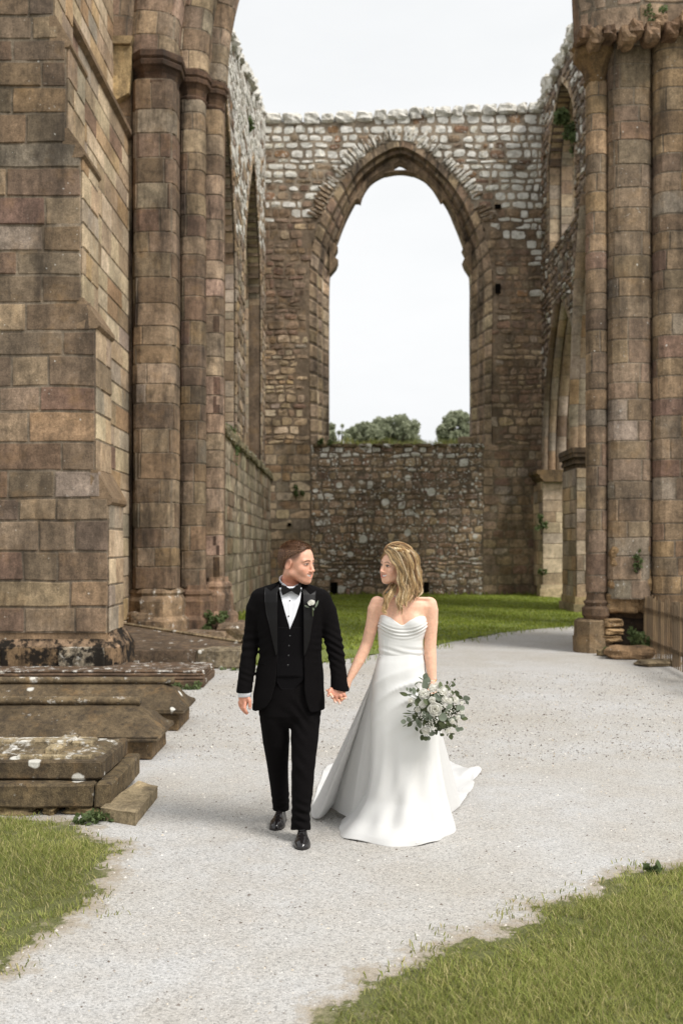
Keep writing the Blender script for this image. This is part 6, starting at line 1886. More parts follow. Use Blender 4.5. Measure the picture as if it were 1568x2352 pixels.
shirt = drape('shirt', vs, c1((579, 655), (640, 648), (690, 668), (760, 648), (797, 650), (790, 720), (778, 800), (735, 930), (682, 1056), (672, 1010), (640, 900), (610, 790), (592, 720), (578, 650)), .001, .003, M['shirt'], groom, 5.93,
      shape=lambda u, v: .0016*math.sin(u*9) + (.003 if abs(u - .42) < .07 else 0))
for p_ in c1((683, 783), (671, 930)):
    Yf = vs.front(PX(p_[0], 5.93), PZ(p_[1], 5.93), 5.93); mb = MB(); blob(mb, (PX(p_[0], Yf), Yf - .008, PZ(p_[1], Yf)), (.0045, .004, .0045), (.01,.01,.01)); mb.build('stud', M['button'], shirt, smooth=True)
# wing collar: band round the neck
def band(name, cx, cy, rx, ry, ztop, zbot, th, mat, parent, a0=0, a1=2*math.pi, n=48):
    mb = MB(); V = []; fs = []
    for i in range(n+1):
        a = a0 + (a1-a0)*i/n; ca, sa = math.sin(a), -math.cos(a); zt_, zb_ = ztop(a), zbot(a); fl = 1.06
        V += [(cx + rx*ca*fl, cy + ry*sa*fl, zb_), (cx + rx*ca, cy + ry*sa, zt_), (cx + (rx-th)*ca, cy + (ry-th)*sa, zt_), (cx + (rx-th)*ca*fl, cy + (ry-th)*sa*fl, zb_)]
    for i in range(n):
        for k in range(4): fs.append((i*4+k, (i+1)*4+k, (i+1)*4+(k+1) % 4, i*4+(k+1) % 4))
    fs += [(0,1,2,3), (n*4+3, n*4+2, n*4+1, n*4)]
    mb.add(V, fs); return mb.build(name, mat, parent, smooth=False)
cz = PZ(1347, 5.98)
band('collar', PX(667.5, 6.04), 6.035, .069, .074, lambda a: cz + .006 + .062*(1 - math.cos(a))*.5 + .012*max(0, -math.sin(a)) - .012*math.exp(-((a if a < math.pi else a-2*math.pi)/.35)**2), lambda a: cz - .03, .004, M['shirt'], shirt)
# lapels
lapL = drape('lapel', jk, c1((584, 585), (574, 690), (568, 900), (566, 1290), (550, 1300), (520, 1170), (488, 1020), (456, 890), (443, 780), (441, 655), (497, 688), (566, 622)), .002, .006, M['satin'], jacket, 5.93, 2.5)
lapR = drape('lapel', jk, c1((794, 625), (812, 720), (816, 900), (818, 1312), (842, 1268), (872, 1170), (905, 960), (926, 840), (934, 688), (878, 722), (808, 650)), .002, .006, M['satin'], jacket, 5.93, 2.5)
drape('collar_fold', jk, c1((586, 592), (584, 610), (572, 632), (500, 688), (455, 652), (530, 622)), .004, .006, M['suit'], jacket, 5.93, 2.5)
drape('collar_fold', jk, c1((790, 612), (800, 600), (862, 640), (930, 690), (880, 722), (812, 655)), .004, .006, M['suit'], jacket, 5.93, 2.5)
drape('pocket_welt', jk, c1((384, 1372), (456, 1388), (455, 1400), (382, 1386)), .001, .003, M['suit'], jacket, 5.93, 1.5)
for x_, y_ in ((796.5, 1553), (798.6, 1560), (800, 1567), (801.5, 1574)):
    mb = MB(); blob(mb, P(x_, y_, 5.96), (.006, .006, .006), (.01,.01,.01)); mb.build('cuff_button', M['button'], jacket, smooth=True)
# shirt cuffs
def tube(name, a, b, r0, r1, mat, parent, th=.003, n=24, ry=1.0):
    a, b = Vector(a), Vector(b); d = (b-a).normalized(); x = Vector((1, 0, 0)) - d*d.x; x.normalize(); y = d.cross(x)
    V = []
    for p, r in ((a, r0), (b, r1), (b, r1-th), (a, r0-th)):
        for i in range(n): t_ = 2*math.pi*i/n; V.append(tuple(p + x*(r*math.cos(t_)) + y*(r*ry*math.sin(t_))))
    mb = MB(); mb.add(V, [(k*n+i, k*n+(i+1) % n, ((k+1) % 4)*n+(i+1) % n, ((k+1) % 4)*n+i) for k in range(4) for i in range(n)]); return mb.build(name, mat, parent, smooth=True)
tube('cuff', m_(561.5, 1580, 6.0), m_(562, 1601, 5.995), .0405, .0402, M['shirt'], shirt, ry=.85)
# bow tie
mb = MB(); Yb = 5.93
def bowpart(pts, th):
    V = []; n = len(pts)
    cxm = sum(p[0] for p in pts)/n; cym = sum(p[1] for p in pts)/n
    for dy, sc2 in ((-.5, .86), (-.15, 1), (.5, 1)):
        for x, y in pts: V.append((PX(cxm + (x-cxm)*sc2, Yb), Yb + dy*th, PZ(cym + (y-cym)*sc2, Yb)))
    fs = [tuple(range(n)), tuple(range(3*n-1, 2*n-1, -1))] + [(k*n+i, k*n+(i+1) % n, (k+1)*n+(i+1) % n, (k+1)*n+i) for k in range(2) for i in range(n)]
    mb.add(V, fs, (.01,.01,.01))
Yb = 5.935
bowpart(c1((690, 668), (650, 645), (598, 630), (598, 690), (612, 732), (660, 708), (692, 690)), .03)
bowpart(c1((700, 668), (742, 640), (788, 622), (792, 680), (772, 736), (735, 715), (700, 690)), .03)
tie = mb.build('bow_tie', M['satin'], groom)
mb = MB(); p_ = c1((695, 678))[0]; blob(mb, P(p_[0], p_[1], 5.925), (.011, .012, .0095), (.01,.01,.01), 12, 8); mb.build('knot', M['satin'], tie, smooth=True)
band('neck_band', PX(667.5, 6.04), 6.035, .0735, .0785, lambda a: cz - .002 + .045*(1 - math.cos(a))*.5 + .010*max(0, -math.sin(a)), lambda a: cz - .018 + .03*(1 - math.cos(a))*.5, .003, M['satin'], tie)
# trousers
tr = Grid((-.55, 5.75, .05), (.0, 6.55, 1.0), .0045)
trows = [(PZ(y, YM), PX((a+b)/2, YM), YM + .005, (b-a)/2*YM/F, d) for y, a, b, d in ((1550, 606, 724, .11), (1600, 598, 733, .122), (1640, 598, 734, .115), (1656, 622, 710, .09), (1668, 645, 688, .06))]
tr.loft(trows, .03)
tr.chain([(m_(632, 1625, 6.05), .090), (m_(630, 1650, 6.05), .087), (m_(634, 1700, 6.09), .081), (m_(638, 1755, 6.16), .0655), (m_(643, 1822, 6.28), .0575), (m_(645.5, 1862, 6.36), .050)], .025, flat=((0, 1, 0), .92))
tr.chain([(m_(701, 1625, 6.04), .090), (m_(702, 1650, 6.03), .087), (m_(699, 1700, 5.99), .081), (m_(696.5, 1760, 5.95), .0695), (m_(694, 1822, 5.94), .0645), (m_(690, 1872, 5.935), .055), (m_(690.5, 1902, 5.93), .059)], .025, flat=((0, 1, 0), .92))
cut(tr, m_(645.5, 1859, 6.36), (0, 0, -1), (-.5, 6.2, 0.05), (-.3, 6.55, .12)); cut(tr, m_(690, 1906, 5.93), (0, -.25, -1), (-.33, 5.75, .03), (-.1, 6.12, .12))
tr.field(sinfold((.0012, 40, 0, 6, 0), (.0008, -20, 10, 19, 1)))
tr.field(wr(m_(692, 1872, 5.88), .075, .0075, 120, 20)); tr.field(wr(m_(646, 1838, 6.28), .06, .005, 130, -30)); tr.field(wr(m_(690, 1650, 5.93), .12, .004, 70, 60)); tr.field(wr(m_(694, 1760, 5.9), .1, .003, 60, 40))
V, Fq = tr.mesh(1); npmesh('trousers', V, Fq, M['suit'], groom, True)
# shoes
def shoe(xc, ytoe, Yt, ang, lift):
    Z0 = lift; X0 = PX(xc, Yt + .14); c, s2_ = math.cos(ang), math.sin(ang)
    gs = Grid((X0 - .09, Yt - .03, -.01), (X0 + .09, Yt + .34, .16), .0034)
    def w(x, y, z): return (X0 + x*c - (y-.14)*s2_, Yt + .14 + x*s2_ + (y-.14)*c, z + Z0)
    WT = [(-.004, .004), (.006, .020), (.02, .033), (.05, .044), (.09, .0495), (.13, .046), (.18, .038), (.24, .036), (.28, .031), (.298, .012)]
    HT = [(-.004, .018), (.01, .034), (.04, .047), (.08, .056), (.12, .072), (.16, .092), (.2, .108), (.24, .112), (.29, .105), (.298, .09)]
    def fsh(X, Y, Z):
        lx = (X - X0)*c + (Y - Yt - .14)*s2_; ly = -(X - X0)*s2_ + (Y - Yt - .14)*c + .14
        wv = np.interp(ly.ravel(), [q[0] for q in WT], [q[1] for q in WT]).reshape(ly.shape); hv = np.interp(ly.ravel(), [q[0] for q in HT], [q[1] for q in HT]).reshape(ly.shape)
        lz = (Z - Z0 - .008)
        tap = 1 - .35*np.clip(lz/.1, 0, 1)*(ly > .1)
        d = ((np.abs(lx)/(wv*tap))**2.3 + (np.abs(lz)/hv)**2.1)**(1/2.2) - 1
        cap_ = .0016*np.exp(-((ly - .078)/.004)**2) - .0015*np.exp(-((ly - .10)/.01)**2)
        return np.maximum(d*np.minimum(wv, hv) - cap_, np.maximum(-ly - .004, ly - .298))
    gs.op(fsh, (X0 - .075, Yt - .02, 0), (X0 + .075, Yt + .33, .13), 0, 'u')
    gs.rc(w(0, .235, .09), w(0, .245, .13), .036, .036, .02)
    gs.op(lambda X, Y, Z: Z - (Z0 + .009) + 0*X + 0*Y, (X0-.1, Yt-.05, -.02), (X0+.1, Yt+.36, Z0 + .012), .001, 's', m=0)
    V, Fq = gs.mesh(1); sh = npmesh('shoe', V, Fq, M['leather'], groom, True)
    mb = MB(); out = []
    for t_ in np.linspace(0, 2*math.pi, 40, endpoint=False):
        y = .148 - .146*math.cos(t_); wd = interp([(0, .012), (.02, .034), (.06, .047), (.10, .050), (.17, .040), (.24, .038), (.285, .03), (.296, .01)], y)
        out.append(w(math.copysign(wd, math.sin(t_))*min(1, abs(math.sin(t_))*1.6 + .15), y, 0)[:2])
    mb.prism(out, Z0 + .0015, Z0 + .0125, 'z', (.01,.01,.01)); mb.prism([tuple(w(x, y, 0)[:2]) for x, y in ((-.034, .21), (.034, .21), (.034, .285), (.018, .296), (-.018, .296), (-.034, .285))], Z0*.3, Z0 + .0015, 'z', (.01,.01,.01))
    mb.build('sole', M['leather'], sh)
    mb = MB()
    for i in range(4):
        y = .112 + i*.016; zf = .076 + i*.0095; limb(mb, w(-.017, y, zf), w(.017, y + .004, zf + .001), .0022, .0022, (.01,.01,.01))
    mb.build('lace', M['button'], sh)
shoe(694, 1952, 5.735, .04, 0.0); shoe(639.5, 1908, 6.13, -.10, 0.0)
# buttonhole rose
def petal_mat():
    t = NT('white_petal'); t.set(Base_Color=(.94,.93,.88,1), Roughness=.6); t.b.inputs['Specular IOR Level'].default_value = .2
    tr = t.n('ShaderNodeBsdfTranslucent'); tr.inputs[0].default_value = (.96,.95,.9,1)
    m = t.n('ShaderNodeMixShader', inp={0: .6}); t.l(t.b.outputs[0], m.inputs[1]); t.l(tr.outputs[0], m.inputs[2]); t.l(m.outputs[0], t.out.inputs[0]); return t.m
M['petal'] = petal_mat()
M['euc'] = leafmat('eucalyptus_leaf', (.13,.155,.11), (.21,.24,.18), .15); M['euc2'] = leafmat('dark_leaf', (.05,.065,.03), (.11,.13,.06), .15)
def petal(mb, c, n_, up, w, h, curl, col=(.8,.79,.68)):
    """cupped petal standing on c, facing n_, growing along up"""
    n_, up = np.array(n_, float), np.array(up, float); n_ /= np.linalg.norm(n_); up = up - n_*np.dot(up, n_); up /= np.linalg.norm(up); sd = np.cross(up, n_); V = []; fs = []; K, J = 6, 5
    for j in range(J+1):
        v = j/J; ww = w*math.sin(math.pi*(.12 + .62*v))
        for i in range(K+1):
            t_ = -1 + 2*i/K; V.append(tuple(np.array(c) + up*h*(v - .10*t_*t_*v) + sd*ww*t_*.5 - n_*(w*.32*t_*t_) + n_*(w*.25*math.sin(v*math.pi)) + n_*curl*max(0, v-.7)*h))
    for j in range(J):
        for i in range(K): a = j*(K+1)+i; fs.append((a, a+1, a+K+2, a+K+1))
    mb.add(V, fs, col)
def rose(mb, c, ax, R_, rs, open_=1.0):
    """layered rose facing direction ax"""
    ax = np.array(ax, float); ax /= np.linalg.norm(ax); t1 = np.cross(ax, (0, 0, 1.0)); t1 /= np.linalg.norm(t1); t2 = np.cross(ax, t1); c = np.array(c)
    for ring_, (rr, n, h, tilt) in enumerate(((.12, 3, .75, .15), (.34, 4, .70, .42), (.62, 5, .60, .95))):
        for i in range(n):
            a = 2*math.pi*(i + .5*ring_)/n + rs.uniform(-.2, .2); d = t1*math.cos(a) + t2*math.sin(a)
            base = c + d*rr*R_*.55 - ax*R_*.35; up = ax*math.cos(tilt*open_) + d*math.sin(tilt*open_)
            petal(mb, base, d*math.cos(tilt*open_) - ax*math.sin(tilt*open_), up, R_*(.75 + .25*ring_), R_*h*1.35, .35 + .1*ring_)
def leaf(mb, c, ax, nrm, L_, W_, col=(.2,.25,.2), round_=False):
    ax, nrm = np.array(ax, float), np.array(nrm, float); ax /= np.linalg.norm(ax); nrm -= ax*np.dot(nrm, ax); nrm /= np.linalg.norm(nrm)+1e-9; sd = np.cross(ax, nrm); V = []; fs = []; J = 7
    for j in range(J+1):
        v = j/J; ww = W_*(math.sin(math.pi*v)**(.55 if round_ else .8))*(1 - (.0 if round_ else .25)*v) + W_*.02
        p = np.array(c) + ax*L_*v - nrm*L_*.12*v*v
        V += [tuple(p - sd*ww*.5 + nrm*ww*.08), tuple(p), tuple(p + sd*ww*.5 + nrm*ww*.08)]
    for j in range(J): a = j*3; fs += [(a, a+1, a+4, a+3), (a+1, a+2, a+5, a+4)]
    mb.add(V, fs, col)
rs = np.random.default_rng(31)
pc = c1((888, 805))[0]; Yr = (jk.front(PX(pc[0], 5.93), PZ(pc[1], 5.93), 5.93)) - .022
mb = MB(); cR = P(pc[0], pc[1], Yr)
rose(mb, cR, (-.15, -.55, .8), .026, rs, .55); bh = mb.build('buttonhole_rose', M['petal'], groom, smooth=True)
mb = MB(); q_ = P(*c1((925, 850))[0], Yr + .008); leaf(mb, q_, (.045, 0, .10), (.2, -1, .1), .048, .014); mb.build('leaf', M['euc'], bh); mb = MB(); leaf(mb, P(*c1((868, 850))[0], Yr + .004), (-.07, -.01, .035), (0, -1, .2), .032, .013); mb.build('leaf', M['euc'], bh); mb = MB(); leaf(mb, P(*c1((905, 850))[0], Yr - .008), (.015, -.01, -.05), (0, -1, 0), .018, .012)
mb.build('leaf', M['euc'], bh); mb = MB(); limb(mb, P(*c1((900, 850))[0], Yr), P(*c1((903, 932))[0], Yr + .006), .0035, .003, (.15,.25,.08)); mb.build('stem', M['euc2'], bh)
# ================================================================ THE BRIDE
YF = 6.0
def w_(x, y, dy=0.0): return P(x, y, YF + dy)
bride = empty('person', (PX(925, YF), YF, 0), 'woman in a strapless white satin wedding gown with long wavy fair hair', 'person')
HW = Head(P(907.5, 1300.5, 5.985), rad(55), rad(3), rad(-5), .93, -1, True)
gw = Grid((-.16, 5.68, .35), (.72, 6.5, 1.80), .0036, [(1.5, 1.80, .0024), (.8, 1.0, .003)])
rows = [(PZ(y, YF), PX((a+b)/2, YF), YF + dy, (b-a)/2*YF/F, d) for y, a, b, dy, d in (
    (1366, 906, 944, .0, .050), (1374, 884, 966, .0, .062), (1382, 866, 986, .0, .074), (1392, 861, 992, .0, .082), (1405, 868, 984, .0, .088),
    (1420, 874, 976, .0, .092), (1440, 873, 974, .0, .090), (1466, 872, 966, .0, .082), (1500, 874, 966, .0, .078), (1550, 862, 972, .01, .10), (1640, 858, 990, .02, .115), (1800, 880, 975, .03, .08))]
gw.loft(rows, .02, n=2.3)
gw.ell(w_(899, 1428, -.062), (.052, .045, .050), .03); gw.ell(w_(950, 1429, -.060), (.052, .045, .050), .03)
gw.ell(w_(924, 1424, -.112), (.006, .022, .030), .012, 's')
# collar bones and shoulder line
gw.chain([(w_(931, 1378, -.058), .008), (w_(958, 1374, -.055), .009), (w_(985, 1376, -.03), .012)], .016)
gw.chain([(w_(913, 1379, -.058), .008), (w_(890, 1376, -.05), .009), (w_(868, 1378, -.03), .012)], .016)
# her right arm (screen left) reaching to his hand
gw.chain([(w_(866, 1385), .042), (w_(860, 1400), .0425), (w_(856, 1425), .0385), (w_(850, 1450), .0365), (w_(842.5, 1478, .01), .0345), (w_(835, 1496, .0), .0340), (w_(824, 1518, -.01), .0325), (w_(812, 1541, -.02), .0265), (w_(801, 1562, -.03), .0205), (w_(794, 1576, -.03), .0225)], .02)
# her left arm (screen right) hanging with the bouquet
gw.chain([(w_(986, 1388), .044), (w_(989, 1402), .0435), (w_(990, 1430), .0395), (w_(988, 1462), .0375), (w_(987, 1488, -.005), .0365), (w_(988, 1510, -.015), .036), (w_(990, 1535, -.03), .031), (w_(992, 1558, -.045), .0255), (w_(992, 1574, -.055), .0225)], .02)
gw.ell(w_(978, 1406, -.075), (.008, .012, .022), .02, 's')
# neck and head
gw.chain([(w_(926, 1382, .01), .052), (w_(922, 1362, .005), .046), (w_(918, 1346, .0), .045), (HW.w(-.022, 0, -.06), .047)], .03)
gw.chain([(w_(924, 1380, -.048), .012), (w_(936, 1345, -.038), .014)], .02)
HW.add(gw, .022)
# her right hand behind his, fingertips coming through between his fingers
def hw_(x, y, dy=0): return P(x, y, 5.97 + dy)
gw.chain([(hw_(795, 1574, .0), .022), (hw_(784, 1586, .012), .026), (hw_(776, 1594, .014), .024)], .015, flat=((0, 1, 0), 1.4))
for pts in ([(768, 1588, .01), (760, 1590, -.012), (758.5, 1594, -.050), (763.5, 1600.5, -.056)],
            [(770, 1596, .012), (768, 1604, .0), (768, 1606, -.034), (770, 1613, -.040)],
            [(780, 1598, .010), (778, 1606, -.002), (778, 1608, -.034), (780, 1615.5, -.038)],
            [(789, 1592, .008), (790, 1601, -.006), (788, 1604.5, -.034), (793, 1603.5, -.042)]):
    gw.chain([(hw_(*p), r) for p, r in zip(pts, (.010, .0092, .0085, .0078))], .004)
gw.chain([(hw_(775, 1580, .02), .011), (hw_(760, 1584, .012), .0095), (hw_(750.5, 1585.5, -.004), .0078)], .004)
# her left hand closed round the stems
def hl(x, y, dy=0): return P(x, y, 5.94 + dy)
gw.chain([(hl(992, 1572, .005), .0225), (hl(993, 1586, .0), .028), (hl(994, 1598, .0), .026)], .014, flat=((1, 0, 0), 1.25))
for i, (y0, dy_) in enumerate(((1588, 0), (1594, .002), (1600, .004), (1605.5, .008))):
    gw.chain([(hl(1003, y0, .012), .0098), (hl(1007, y0 + 1, -.022), .0092), (hl(997, y0 + 2.5, -.040), .0085), (hl(988, y0 + 3, -.030), .0078)], .004)
gw.chain([(hl(984, 1584, .0), .0115), (hl(984, 1592, -.026), .0098), (hl(992, 1596, -.052), .0085)], .005)
V, Fq = gw.mesh(1)
SKW = lin((230, 182, 154))
fcol = face_paint(HW, V, SKW, lin((200,96,92)), lin((84,54,36)), None, None, (.66,.27,.19))
fl_, sl_, ul_ = HW.loc(V)
bodyW = npmesh('body', V, Fq, M['skin'], bride, True, fcol)
eyes_and_teeth(HW, bodyW, (.03,.022,.018))
mb = MB()
for c in (hw_(763.8, 1601, -.066), hw_(770.3, 1613, -.049), hw_(780.4, 1615.5, -.047), hw_(793.5, 1603.5, -.051)): mb = MB(); blob(mb, c, (.0045, .002, .006), (.80,.62,.56)); mb.build('nail', M['skin'], bodyW, smooth=True)
# ---- hair
HC = [(212,182,134), (186,152,106), (228,204,160), (160,124,86), (238,218,182), (134,102,72), (200,168,120)]
HD = [(168,136,98), (134,102,72), (190,158,114), (112,84,60), (212,182,138)]
hcap = Grid(HW.C - .17, HW.C + .17, .004); Xc, Yc, Zc = hcap.co((slice(None),)*3)
dx, dy, dz = (Xc - HW.C[0])/HW.s, (Yc - HW.C[1])/HW.s, (Zc - HW.C[2])/HW.s
f_ = dx*HW.ax[0][0] + dy*HW.ax[0][1] + dz*HW.ax[0][2]; s_ = dx*HW.ax[1][0] + dy*HW.ax[1][1] + dz*HW.ax[1][2]; u_ = dx*HW.ax[2][0] + dy*HW.ax[2][1] + dz*HW.ax[2][2]
d = (np.sqrt(((f_+.02)/.104)**2 + (s_/.085)**2 + ((u_-.032)/.094)**2) - 1)*.085
d = smin(d, (np.sqrt(((f_+.055)/.058)**2 + (s_/.072)**2 + ((u_+.045)/.09)**2) - 1)*.06, .03)
fr_ = .062 + np.clip(u_ - .03, -.1, .1)*.28 - np.clip(-u_ - .0, 0, .2)*.75
d = smax(d, f_ - fr_, .012); d = smax(d, -(u_ + .115), .01)
hcap.A[:] = (d*HW.s)
V, Fq = hcap.mesh(1)
st = np.sin(V[:, 0]*260 + np.sin(V[:, 2]*40)*3)*.5 + .5
hcol = np.array(lin((160,126,88)))[None]*(.7 + .6*st[:, None]); hcol = hcol*.9
hairW = npmesh('hair', V, Fq, M['hair'], bride, True, hcol)
def hp(*pts): return [P(x, y, 5.985 + d_) for x, y, d_ in pts]
H_ = HW.w
guides = [
 # framing lock from the parting across the temple and down the near side
 (hp((890, 1261, -.045), (900, 1270, -.075), (909, 1284, -.09), (917, 1301, -.098), (921, 1320, -.1), (919, 1338, -.1), (921, 1356, -.108), (914, 1376, -.118), (916, 1396, -.124), (923, 1418, -.128)), 95, .010, HC, .0075, 3.0),
 (hp((896, 1259, -.04), (908, 1268, -.075), (918, 1284, -.09), (925, 1302, -.095), (928, 1322, -.098), (925, 1342, -.1), (930, 1362, -.11), (923, 1384, -.12), (918, 1402, -.126), (911, 1416, -.128)), 95, .011, HC, .0075, 3.0),
 (hp((905, 1257, -.035), (922, 1266, -.065), (932, 1284, -.078), (936, 1304, -.083), (938, 1326, -.088), (942, 1346, -.092), (938, 1366, -.104), (930, 1384, -.114), (934, 1400, -.118)), 100, .012, HC, .008, 2.8),
 (hp((915, 1256, -.025), (932, 1266, -.05), (942, 1284, -.06), (946, 1306, -.062), (948, 1328, -.066), (953, 1348, -.07), (955, 1362, -.078), (946, 1378, -.09), (942, 1388, -.1)), 90, .012, HD + HC, .008, 2.6),
 (hp((928, 1260, .0), (944, 1270, -.01), (951, 1288, -.01), (954, 1308, -.01), (958, 1328, -.015), (965, 1344, -.02), (968, 1356, -.03), (960, 1366, -.05), (954, 1372, -.06)), 90, .012, HC, .008, 2.4),
 (hp((935, 1262, .03), (948, 1280, .04), (952, 1305, .05), (956, 1330, .06), (962, 1352, .06), (956, 1370, .06)), 70, .016, HD, .008, 2.2),
 # far-side lock coming forward over her right shoulder
 (hp((906, 1336, -.0), (902, 1348, -.045), (895, 1360, -.078), (888, 1373, -.092), (884, 1386, -.1), (879, 1397, -.104), (868, 1408, -.104)), 70, .009, HC, .0075, 2.2),
 (hp((912, 1338, .0), (906, 1352, -.05), (900, 1364, -.08), (890, 1378, -.095), (886, 1392, -.104), (883, 1404, -.108), (890, 1412, -.112)), 60, .008, HC, .0075, 2.2),
 # fringe strands across the far temple
 (hp((887, 1262, -.04), (881, 1268, -.045), (877, 1276, -.03), (875, 1286, -.01), (874, 1294, .01)), 26, .0035, HC, .002, 1.0),
 (hp((886, 1264, -.05), (892, 1270, -.078), (900, 1281, -.09), (909, 1297, -.1), (916, 1313, -.104), (919, 1330, -.102)), 46, .005, [(226,202,164), (214,186,142), (196,164,118)], .004, 2.0),
 # crown swept back
 (hp((884, 1266, -.035), (889, 1260, -.035), (902, 1255, -.03), (918, 1253, -.02), (936, 1259, -.01), (948, 1272, .0)), 80, .012, HC, .002, 1.5),
 (hp((885, 1267, .0), (890, 1260, .0), (902, 1255, .01), (920, 1254, .02), (938, 1261, .02), (950, 1276, .02)), 60, .012, HD, .002, 1.5),
]
strands('strands', guides, M['hair'], hairW, 12, r0=.0012)
strands('strands', [(g_[0], int(g_[1]*.8), g_[2]*1.25, g_[3], g_[4]*.8, g_[5]) for g_ in guides[:8]], M['hair'], hairW, 13, r0=.0011)
mb = MB(); pl = smooth_poly([np.array(q) for q in hp((900, 1262, -.072), (912, 1262, -.082), (925, 1264, -.08), (937, 1269, -.066), (947, 1277, -.04), (951, 1285, -.01))], 40); cl = cumlen(pl); nb = 13
for i in range(nb):
    for sg in (-1, 1):
        p, tdir = polyat(pl, cl, cl[-1]*(i + (.5 if sg > 0 else 0))/nb); up = np.array([0, -.3, 1.0]); up -= tdir*np.dot(up, tdir); up /= np.linalg.norm(up); n3 = np.cross(tdir, up)
        ax_ = [tdir*.8 + up*(-sg)*.6, np.cross(n3, tdir*.8 + up*(-sg)*.6), n3]
        c = lin(HC[(i*3 + sg) % 5]); blob(mb, p + up*sg*.0055, (.0115, .0058, .0062), c, 8, 6, ax_)
mb.build('braid', M['hair'], hairW, smooth=True)
# necklace
mb = MB(); nl = smooth_poly([np.array(P(x, y, 6.0 + d_)) for x, y, d_ in ((901, 1352, -.046), (902.5, 1362, -.060), (907, 1370, -.066), (914, 1374, -.068), (922, 1374, -.066), (931, 1370, -.058))], 40); cl = cumlen(nl)
for i in range(30): p, _ = polyat(nl, cl, cl[-1]*i/29); blob(mb, p, (.0034,)*3, (.75,.72,.68), 8, 6)
mb.build('necklace', simple('pearl', (.78,.76,.72), .18, .7), bride, smooth=True)
def torus(mb, c, ax, R_, r, col):
    ax = np.array(ax, float); ax /= np.linalg.norm(ax); t1 = np.cross(ax, (0, 0, 1.0)) if abs(ax[2]) < .9 else np.cross(ax, (1.0, 0, 0)); t1 /= np.linalg.norm(t1); t2 = np.cross(ax, t1); V = []; n, m = 16, 6
    for i in range(n):
        d_ = t1*math.cos(6.2832*i/n) + t2*math.sin(6.2832*i/n)
        for j in range(m): V.append(tuple(np.array(c) + d_*(R_ + r*math.cos(6.2832*j/m)) + ax*r*math.sin(6.2832*j/m)))
    mb.add(V, [(i*m+j, ((i+1) % n)*m+j, ((i+1) % n)*m+(j+1) % m, i*m+(j+1) % m) for i in range(n) for j in range(m)], col)
M['gold'] = simple('gold', (.85,.62,.28), .25, .6, **{'Metallic': 1.0})
mb = MB(); torus(mb, hq(784, 1604.5, -.016), (.25, 0, -1), .0102, .0017, (.85,.62,.28)); mb.build('ring', M['gold'], groom, smooth=True)
# ---- gown
def satin_mat(name, col, rough=.34, tl=0.0):
    t = NT(name); p = t.obj(); n = t.noise(p, 6, 4, .6); n2 = t.noise(p, 500, 2, .5)
    t.set(Base_Color=tuple(col) + (1,), Roughness=rough, Normal=t.bump(n, .10, .03, t.bump(n2, .05, .001)))
    t.b.inputs['Specular IOR Level'].default_value = .5; t.b.inputs['Sheen Weight'].default_value = .08
    if tl:
        tr = t.n('ShaderNodeBsdfTranslucent'); tr.inputs[0].default_value = (.86,.85,.82,1)
        m = t.n('ShaderNodeMixShader', inp={0: tl}); t.l(t.b.outputs[0], m.inputs[1]); t.l(tr.outputs[0], m.inputs[2]); t.l(m.outputs[0], t.out.inputs[0])
    return t.m
M['gown'] = satin_mat('ivory_satin', (.73,.725,.705)); M['train'] = satin_mat('ivory_satin_overskirt', (.86,.855,.84), .45, .3)
# bodice: implicit surface over the torso, cut at a sweetheart neckline
bd = Grid((.14, 5.8, 1.0), (.58, 6.2, 1.5), .0034)
brow = [(PZ(y, YF), PX((a+b)/2, YF), YF, (b-a)/2*YF/F, d) for y, a, b, d in ((1405, 872, 980, .10), (1420, 870, 979, .102), (1436, 867.5, 979.5, .102), (1452, 867.5, 976, .096), (1470, 868, 971, .090), (1500, 870, 970.5, .0852), (1508, 872, 968.5, .0825))]
bd.loft(brow, .01, n=2.3)
bd.ell(w_(898, 1431, -.066), (.056, .048, .050), .03); bd.ell(w_(950, 1431, -.064), (.056, .048, .050), .03)
# cowl folds over the bust and ruching below
def folds(X, Y, Z):
    x = (X - PX(924, YF))/.135; zc_ = Z - PZ(1452, YF); ph = (zc_ - .040*x*x)*1.0
    wgt = np.exp(-((ph + .002)/.030)**2)*np.clip((YF + .02 - Y)/.05, 0, 1)
    r = -.0062*wgt*np.abs(np.sin(ph*150))**1.4
    w2 = np.clip((PZ(1478, YF) - Z)/.05, 0, 1)*.0028*np.clip((Z - PZ(1504, YF))/.03, 0, 1)
    return r - w2*np.sin(Z*150 + X*34 + np.sin(X*20))
bd.field(folds)
bd.op(lambda X, Y, Z: -(Z - np.interp(X.ravel(), [PX(q, 5.9) for q in (855, 868, 874, 884, 896, 908, 918, 923, 929, 940, 954, 966, 976, 985)], [PZ(q, 5.9) for q in (1440, 1419, 1413, 1413.5, 1418, 1427, 1434.5, 1436.6, 1434, 1425, 1418, 1415, 1416, 1424)])[:, None, None])*-1 if False else
      (np.interp(X.ravel(), [PX(q, 5.9) for q in (855, 868, 874, 884, 896, 908, 918, 923, 929, 940, 954, 966, 976, 985)], [PZ(q, 5.9) for q in (1440, 1419, 1413, 1413.5, 1418, 1427, 1434.5, 1436.6, 1434, 1425, 1418, 1415, 1416, 1424)])[:, None, None] - Z + 0*Y), (.14, 5.8, 1.2), (.58, 6.2, 1.5), .002, 's', m=0)
V, Fq = bd.mesh(1)
bodice = npmesh('bodice', V, Fq, M['gown'], bride, True)
